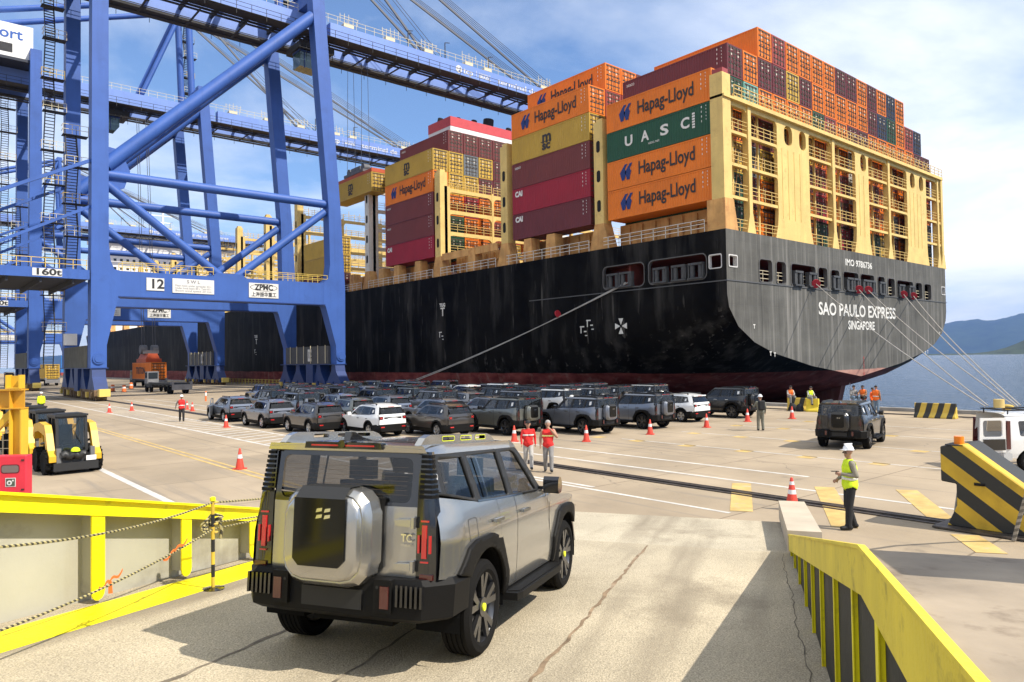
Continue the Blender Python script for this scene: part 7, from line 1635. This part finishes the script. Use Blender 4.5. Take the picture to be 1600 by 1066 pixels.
# ================================================================ skid-steer loaders
lyel = mat('loader_yellow', (.66, .37, .02), .45, var=.1, vscale=2, dirt=.25, dirt_rgb=(.25, .15, .04), dirt_scale=2); lblk = mat('loader_black', (.018, .018, .018), .5, bump=.1); lgl = glass('loader_glass', (.03, .035, .035), .45)
def loader():
    """compact wheeled loader facing -y"""
    root = empty('skid_loader', (0, 0, 0), 0, '', 'loader')
    def P(n, g, m, sm=None): return ob(n, g, m, root, sm)
    for sx in (-1, 1):
        for y in (-.62, .62):
            g = MB(); n = 36; prof = [(.20, -.15), (.25, -.165), (.40, -.16), (.425, -.12), (.43, 0), (.425, .12), (.40, .16), (.25, .165), (.20, .15)]; g.lathe(prof, n, (0, 0, 0), 'x')
            for k in range(14):
                a = 2*math.pi*k/14
                for sd in (-1, 1):
                    p0 = (sd*.155, .425*math.cos(a+sd*.08), .425*math.sin(a+sd*.08)); p1 = (sd*.01, .44*math.cos(a+sd*.08+.18), .44*math.sin(a+sd*.08+.18)); g.bar(p0, p1, .06, .05, up=(0, math.cos(a), math.sin(a)))
            o = P('wheel', g, tyrem, 30); o.location = (sx*.74, y, .43)
            g = MB(); g.lathe([(.0, .10*sx), (.12, .10*sx), (.2, .14*sx), (.21, .12*sx)], 18, (0, 0, 0), 'x'); link('rim', fixn(g.mesh('rim', lyel)), o)
        # lift arm: rear tower down to the front coupler
        pts = [(1.35, 1.25), (1.20, 1.68), (.35, 1.80), (-.42, 1.72), (-.62, 1.45), (-.92, .85), (-1.14, .66), (-1.14, .46), (-.95, .42), (-.70, .70), (-.36, 1.36), (.50, 1.48), (1.05, 1.40), (1.15, 1.15)]
        g = MB(); g.prism(pts, sx*.60, sx*.82, 'x'); link('lift_arm', fixn(g.mesh('lift_arm', lyel)), root)
        g = MB(); g.prism([(1.45, .45), (1.45, 1.5), (1.0, 1.62), (.8, 1.0), (.8, .45)], sx*.38, sx*.60, 'x'); link('side_tower', fixn(g.mesh('side_tower', lyel)), root)
        g = MB(); g.tube((sx*.71, .5, 1.0), (sx*.71, -.35, 1.12), .045, 10); P('lift_cylinder', g, lblk, 40)
        g = MB(); g.box(sx*.46, -1.16, .28, sx*.60, -1.0, .92); P('coupler_post', g, mat('loader_grey', (.13, .13, .13), .5))
        g = MB(); g.box(sx*.30, .1, 1.98, sx*.42, .16, 2.03); P('work_lamp', g, plate_w)
    g = MB(); g.prism([(-.98, .22), (1.5, .22), (1.55, .9), (.7, 1.05), (-.5, .7), (-.98, .55)], -.56, .56, 'x'); link('chassis', fixn(g.mesh('chassis', lblk)), root)
    g = MB(); g.box(-.70, -1.22, .14, .70, -1.10, .42); g.box(-.62, -1.13, .42, .62, -1.08, .52); P('coupler_plate', g, lblk)
    g = MB(); g.prism([(1.0, .5), (1.58, .5), (1.60, 1.35), (.95, 1.6)], -.55, .55, 'x'); link('engine_cover', fixn(g.mesh('engine_cover', lyel)), root)
    g = MB()
    for sx in (-.46, .46):
        for p, q_ in (((sx, -.62, .75), (sx, -.50, 1.98)), ((sx, .55, 1.0), (sx, .50, 2.0)), ((sx, -.50, 1.98), (sx, .50, 2.0)), ((sx, -.62, .75), (sx, .55, 1.0)), ((sx, -.05, .9), (sx, 0, 2.0))): g.bar(p, q_, .09, .09)
    g.bar((-.46, -.50, 1.98), (.46, -.50, 1.98), .09, .10); P('cab_frame', g, lblk)
    g = MB(); g.box(-.53, -.60, 2.0, .53, .62, 2.07); g.box(-.40, -.40, 2.07, .40, .35, 2.10); P('cab_roof', g, lblk)
    g = MB(); g.add([(-.42, -.63, .80), (.42, -.63, .80), (.42, -.52, 1.93), (-.42, -.52, 1.93)], [(0, 1, 2, 3)]); P('front_glass', g, lgl)
    for sx in (-.455, .455): g = MB(); g.add([(sx, -.55, .9), (sx, .5, 1.05), (sx, .46, 1.95), (sx, -.48, 1.95)], [(0, 1, 2, 3)]); P('side_glass', g, lgl)
    g = MB(); g.bar((.05, -.60, 1.5), (.3, -.66, 1.0), .02, .02); g.bar((.3, -.56, 1.9), (-.05, -.60, 1.45), .015, .02); P('wiper', g, lblk)
    g = MB(); g.box(-.28, 0, .75, .28, .5, .95); g.prism([(.35, .9), (.5, .9), (.55, 1.65), (.45, 1.65)], -.25, .25, 'x'); P('seat', g, inter)
    for sx in (-.2, .2): g = MB(); g.tube((sx, -.3, .7), (sx, -.3, 1.15), .02, 8); P('joystick', g, inter)
    g = MB(); g.box(.30, -1.25, .45, .62, -1.235, .62); P('number_card', g, plate_w)
    return root
l0 = loader()
lbl = ['nearest yellow skid loader, white card on its front, facing the camera', 'second yellow skid loader in the line, just behind the nearest', 'third yellow skid loader in the line', 'fourth yellow skid loader in the line, mostly hidden', 'last yellow skid loader, farthest in the line']
for i, lb in enumerate(lbl):
    o = l0 if i == 0 else copy_tree(l0); o.location = (4.95-.12*i, 31.0+3.7*i, 0); o.rotation_euler = (0, 0, R(4)); tag(o, lb, 'loader', 'skid loaders parked in line')
g = MB(); g.path([(-.35+.7*i/9, -1.19, .70+.06*math.sin(i*1.7)) for i in range(10)], .13, 8); o = ob('tarp_bundle', g, lblk, smooth=50); o.location = (4.95, 31.0, -.03); tag(o, 'black bundled tarp lying on the front of the nearest loader', 'tarp')
g = MB(); g.lathe([(.15, 0), (.15, .02), (.12, .10), (.05, .14)], 14); o = ob('hard_hat', g, cloth['hivis'], smooth=50, loc=(5.0, 29.78, .80)); tag(o, 'yellow hard hat on the black bundle of the nearest loader', 'hard hat')

# ================================================================ yellow steel frame and fire cabinet at the left edge
fxv = Vector((.761, -.648, 0)); fyaw = math.atan2(-.648, .761)
fr_ = empty('steel_frame', (2.28, 20.43, 0), fyaw, 'yellow steel portal frame with gusset and wire mesh at the left edge', 'frame'); fyel = mat('frame_yellow', (.66, .40, .03), .5, var=.12, vscale=1.5, dirt=.25, dirt_rgb=(.3, .17, .04)); fyel2 = mat('frame_amber', (.55, .28, .02), .5, var=.1)
def FP_(n, g, m): return link(n, fixn(g.mesh(n, m)), fr_)
g = MB(); g.box(-.14, -.13, 0, -.11, .13, 2.82); g.box(.11, -.13, 0, .14, .13, 2.82); g.box(-.11, -.012, 0, .11, .012, 2.82); FP_('post', g, fyel)
g = MB(); g.box(-3.2, -.14, 3.26, .14, .14, 3.29); g.box(-3.2, -.14, 2.83, .14, .14, 2.86); g.box(-3.2, -.012, 2.86, .14, .012, 3.26); g.box(-.14, -.13, 2.86, -.12, .13, 3.26); FP_('beam', g, fyel2)
g = MB(); g.bar((-.15, 0, 2.75), (-1.1, 0, 1.75), .10, .14); FP_('brace', g, fyel)
g = MB(); g.box(-.25, -.10, 3.30, .08, .10, 3.33); g.box(-.25, -.10, 3.33, -.22, .1, 3.62); g.box(.05, -.10, 3.33, .08, .10, 3.62); g.box(-.22, .06, 3.33, .05, .09, 3.60); FP_('bracket_box', g, fyel)
g = MB()
for k in range(14): g.bar((-2.2+k*.15, .05, .1), (-2.2+k*.15, .05, 2.3), .012, .012)
for k in range(12): g.bar((-2.2, .05, .2+k*.19), (-.15, .05, .2+k*.19), .012, .012)
link('wire_mesh', g.mesh('wire_mesh', csand), fr_)
cabm = mat('cabinet_red', (.62, .03, .05), .45, var=.08, vscale=2); cab = empty('fire_cabinet', (2.28, 20.30, .90), fyaw+.1, 'red fire hose cabinet with a small window fixed before the yellow frame', 'cabinet')
g = MB(); g.box(-.34, -.36, 0, .34, -.1, .90); o = link('box', g.mesh('box', cabm), cab); b_ = o.modifiers.new('b', 'BEVEL'); b_.width = .02
g = MB(); g.add([(p_, -.366, q_) for p_, q_ in rrect(-.18, .52, .18, .68, .05)], [tuple(range(20))[::-1]]); link('window', fixn(g.mesh('window', mat('dim_glass', (.16, .13, .12), .15))), cab)
g = MB(); g.add([(p_, -.364, q_) for p_, q_ in rrect(-.20, .50, .20, .70, .06)], [tuple(range(20))[::-1]]); link('window_frame', fixn(g.mesh('window_frame', mat('cabinet_dark', (.12, .01, .015), .5))), cab)
g = MB(); g.box(-.10, -.368, .20, .12, -.362, .40); link('sticker', g.mesh('sticker', sign_w), cab); g = MB(); g.box(-.085, -.372, .215, .105, -.368, .385); link('sticker', g.mesh('sticker', mat('sticker_green', (.07, .09, .06), .5)), cab)
g = MB(); g.tube((-.01, -.372, .29), (-.01, -.376, .29), .055, 16); g.tube((.065, -.372, .34), (.065, -.376, .34), .02, 10); link('sticker', g.mesh('sticker', sign_w), cab); g = MB(); g.tube((-.01, -.376, .29), (-.01, -.379, .29), .025, 12); link('sticker', g.mesh('sticker', mat('sticker_green')), cab)
for z_ in (.12, .78): g = MB(); g.box(.24, -.375, z_, .30, -.362, z_+.03); link('latch', g.mesh('latch', trimk), cab)
g = MB(); g.box(-.1, -.1, -.9, .1, -.06, .3); link('stand', g.mesh('stand', fyel2), cab)

# ================================================================ the white van at the right edge
van = empty('van', (28.18, 7.76, 0), R(-40.5), 'white van with its rear door open at the right edge', 'van'); vw = paint('van_white', (.72, .71, .68), 0., .35)
def VP(n, g, m, sm=None): 
    o = link(n, fixn(g.mesh(n, m)), van)
    if sm: shade(o.data, sm)
    return o
yt = [(.3, .80), (.6, .85), (1.05, .85), (1.75, .72)]
vc = Car(van, yt, lambda x, z: 0 if x > -.5 else .05*((-.5-x)/.3)**2, .2)
vwn = rrect(-.28, 1.12, .62, 1.60, .06); vwn2 = rrect(.75, 1.12, 1.6, 1.60, .06)
vc.side('body_side', [(-.72, .45), (-.40, .42)]+arc(0, .32, .40, 165, 15, 10)+[(2.3, .42), (3.4, .5), (3.4, .95), (2.6, 1.05), (1.95, 1.70), (1.5, 1.78), (-.68, 1.78)], vw, [vwn, vwn2])
for q_ in (vwn, vwn2): vc.side('side_window', q_, wdk, off=-.015)
vc.surf('roof', lambda u, v: (-.70+2.3*u, (v*2-1)*.73, 1.775+.07*(1-(v*2-1)**4)), 4, 10, vw)
g = MB(); g.box(-.66, -.78, .5, -.60, .0, .95); VP('rear_sill', g, vw)
g = MB(); g.box(-.82, -.84, .36, -.55, .84, .62); VP('rear_bumper', g, mat('bumper_grey', (.45, .45, .44), .5))
g = MB(); g.box(-.70, -.60, .5, 2.4, .60, .6); VP('floor', g, underm)
for sy in (-1, 1): g = MB(); g.prism([(-.745, .72), (-.60, .72), (-.60, 1.62), (-.70, 1.62)], sy*.80, sy*.865, 'y'); VP('tail_lamp', g, lampd)
g = MB(); v_, f_ = filled([(-.86, .62), (0, .62), (0, 1.72), (-.80, 1.72)], [rrect(-.72, 1.12, -.10, 1.64, .08)]); g.add([(-.75+a, -.86, b_) for a, b_ in v_], f_); o = VP('rear_door', g, vw); md = o.modifiers.new('t', 'SOLIDIFY'); md.thickness = .05
g = MB(); g.box(-1.50, -.915, .70, -.80, -.89, 1.05); VP('door_trim', g, trimk)
g = MB(); g.box(-.3, -.5, .45, .3, .5, .46); text('TCP LOGISTICA', .085, sign_k, (-.16, -.835, 1.05), '-Y', van, width=.62)
g = MB(); g.box(-.1, -.853, .66, .5, -.848, .76); VP('side_strip', g, trimg)
g = MB()
for y_ in (-.6, .6): g.bar((-.6, y_, 1.93), (1.6, y_, 1.93), .04, .04)
for x_ in (-.5, .2, .9): g.bar((x_, -.65, 1.93), (x_, .65, 1.93), .04, .04); [g.bar((x_, y_, 1.78), (x_, y_, 1.93), .03, .03) for y_ in (-.6, .6)]
VP('roof_rack', g, lblk)
add_wheels(van, (0, 2.6), .75, .31, .19, 'dark')
g = MB(); g.lathe([(.16, 0), (.16, .28)], 16); tag(ob('bucket', g, mat('bucket_tan', (.55, .40, .14), .6), loc=(28.25, 8.1, 1.96), smooth=40), 'tan bucket on the roof rack of the white van', 'bucket')

# ================================================================ port trucks under the cranes
trk = mat('truck_black', (.03, .032, .035), .6, var=.3); trg = mat('truck_grey', (.20, .20, .21), .6, var=.2)
def wheel_row(root, ys, x, r_=.5, w_=.3):
    for y in ys:
        for sx in (-1, 1): g = MB(); g.lathe([(.1, -w_/2), (r_-.05, -w_/2), (r_, -w_/2+.05), (r_, w_/2-.05), (r_-.05, w_/2), (.1, w_/2)], 18, (0, 0, 0), 'x'); o = ob('wheel', g, tyrem, root, 40); o.location = (x*sx, y, r_)
def tractor(x, y, label, L_=12.5, colour=trk, group='port trucks'):
    root = empty('terminal_truck', (x, y, 0), 0, label, 'truck', group)
    g = MB(); g.box(-1.2, 0, 1.15, -.85, L_, 1.4); g.box(.85, 0, 1.15, 1.2, L_, 1.4)
    for k in range(6): g.box(-1.2, .1+k*L_/6, 1.0, 1.2, .35+k*L_/6, 1.38)
    ob('trailer_frame', g, colour, root)
    g = MB(); g.box(-1.25, -.15, .55, 1.25, 0, 1.25); g.box(-1.3, -.1, 1.25, -1.0, .5, 1.6); g.box(1.0, -.1, 1.25, 1.3, .5, 1.6); ob('rear_bumper', g, trg, root)
    g = MB(); g.box(-1.1, L_-1.5, .7, 1.1, L_+2.4, 1.2); ob('tractor_frame', g, colour, root)
    g = MB(); g.prism([(L_+.6, 1.2), (L_+2.2, 1.2), (L_+2.1, 2.0), (L_+1.9, 2.9), (L_+.7, 2.9)], -1.15, .35, 'x'); link('cab', fixn(g.mesh('cab', trg)), root)
    g = MB(); g.box(-1.16, L_+.75, 2.0, -1.15, L_+1.85, 2.75); g.box(-1.0, L_+.58, 1.9, .2, L_+.6, 2.75); ob('cab_window', g, mat('dark_pane'), root)
    wheel_row(root, (1.2, 2.4, L_-.6, L_+1.7), .95); return root
tractor(28.9, 100.3, 'empty flatbed truck with a dark tractor unit under the second crane', 11.5)
t2 = tractor(34.3, 131.6, 'truck carrying the orange container under the lowered spreader', 12.5)
o = container(33.1, 132.0, 1.42, 'orange', 'orange container on the truck under the lowered spreader', None, True); side_text(o, 'TRITON', 9.6, 1.4, 1.6, txt_k, width=6, bold=.04)
tsp.location = (34.3, 138, 4.9); tsp.rotation_euler = (0, 0, 0)
tractor(24.5, 169.5, 'truck with the yellow container seen left of the nearest crane foot', 12.5)
container(23.3, 169.8, 1.42, 'yellow', 'yellow container on a truck beyond the nearest crane foot', None, True)
tractor(17.4, 152, 'dark truck at the left edge behind the loaders', 12.5)
container(11.5, 190, 0, 'orange', 'orange container standing at the far left edge', None, True)
# machinery cabinet and platform stuff at the crane foot
g = MB(); g.box(0, 0, 0, 1.2, 1.0, 1.3); o = ob('switch_cabinet', g, hw, loc=(15.0, 95.5, 6.2)); tag(o, 'white switch cabinet on the platform beside the nearest crane leg', 'cabinet')
# a small blue coaster moored beyond the bow
sh2 = empty('coaster', (60, 392, 0), 0, 'blue and red hull of another ship far beyond the bow', 'ship'); g = MB(); g.box(0, 0, 1.0, 20, 90, 9); link('hull', g.mesh('hull', mat('coaster_blue', (.03, .16, .42), .5)), sh2); g = MB(); g.box(-.05, -.05, -3, 20.05, 90.05, 1.0); link('boot_topping', g.mesh('boot_topping', mat('coaster_red', (.30, .05, .04), .6)), sh2)
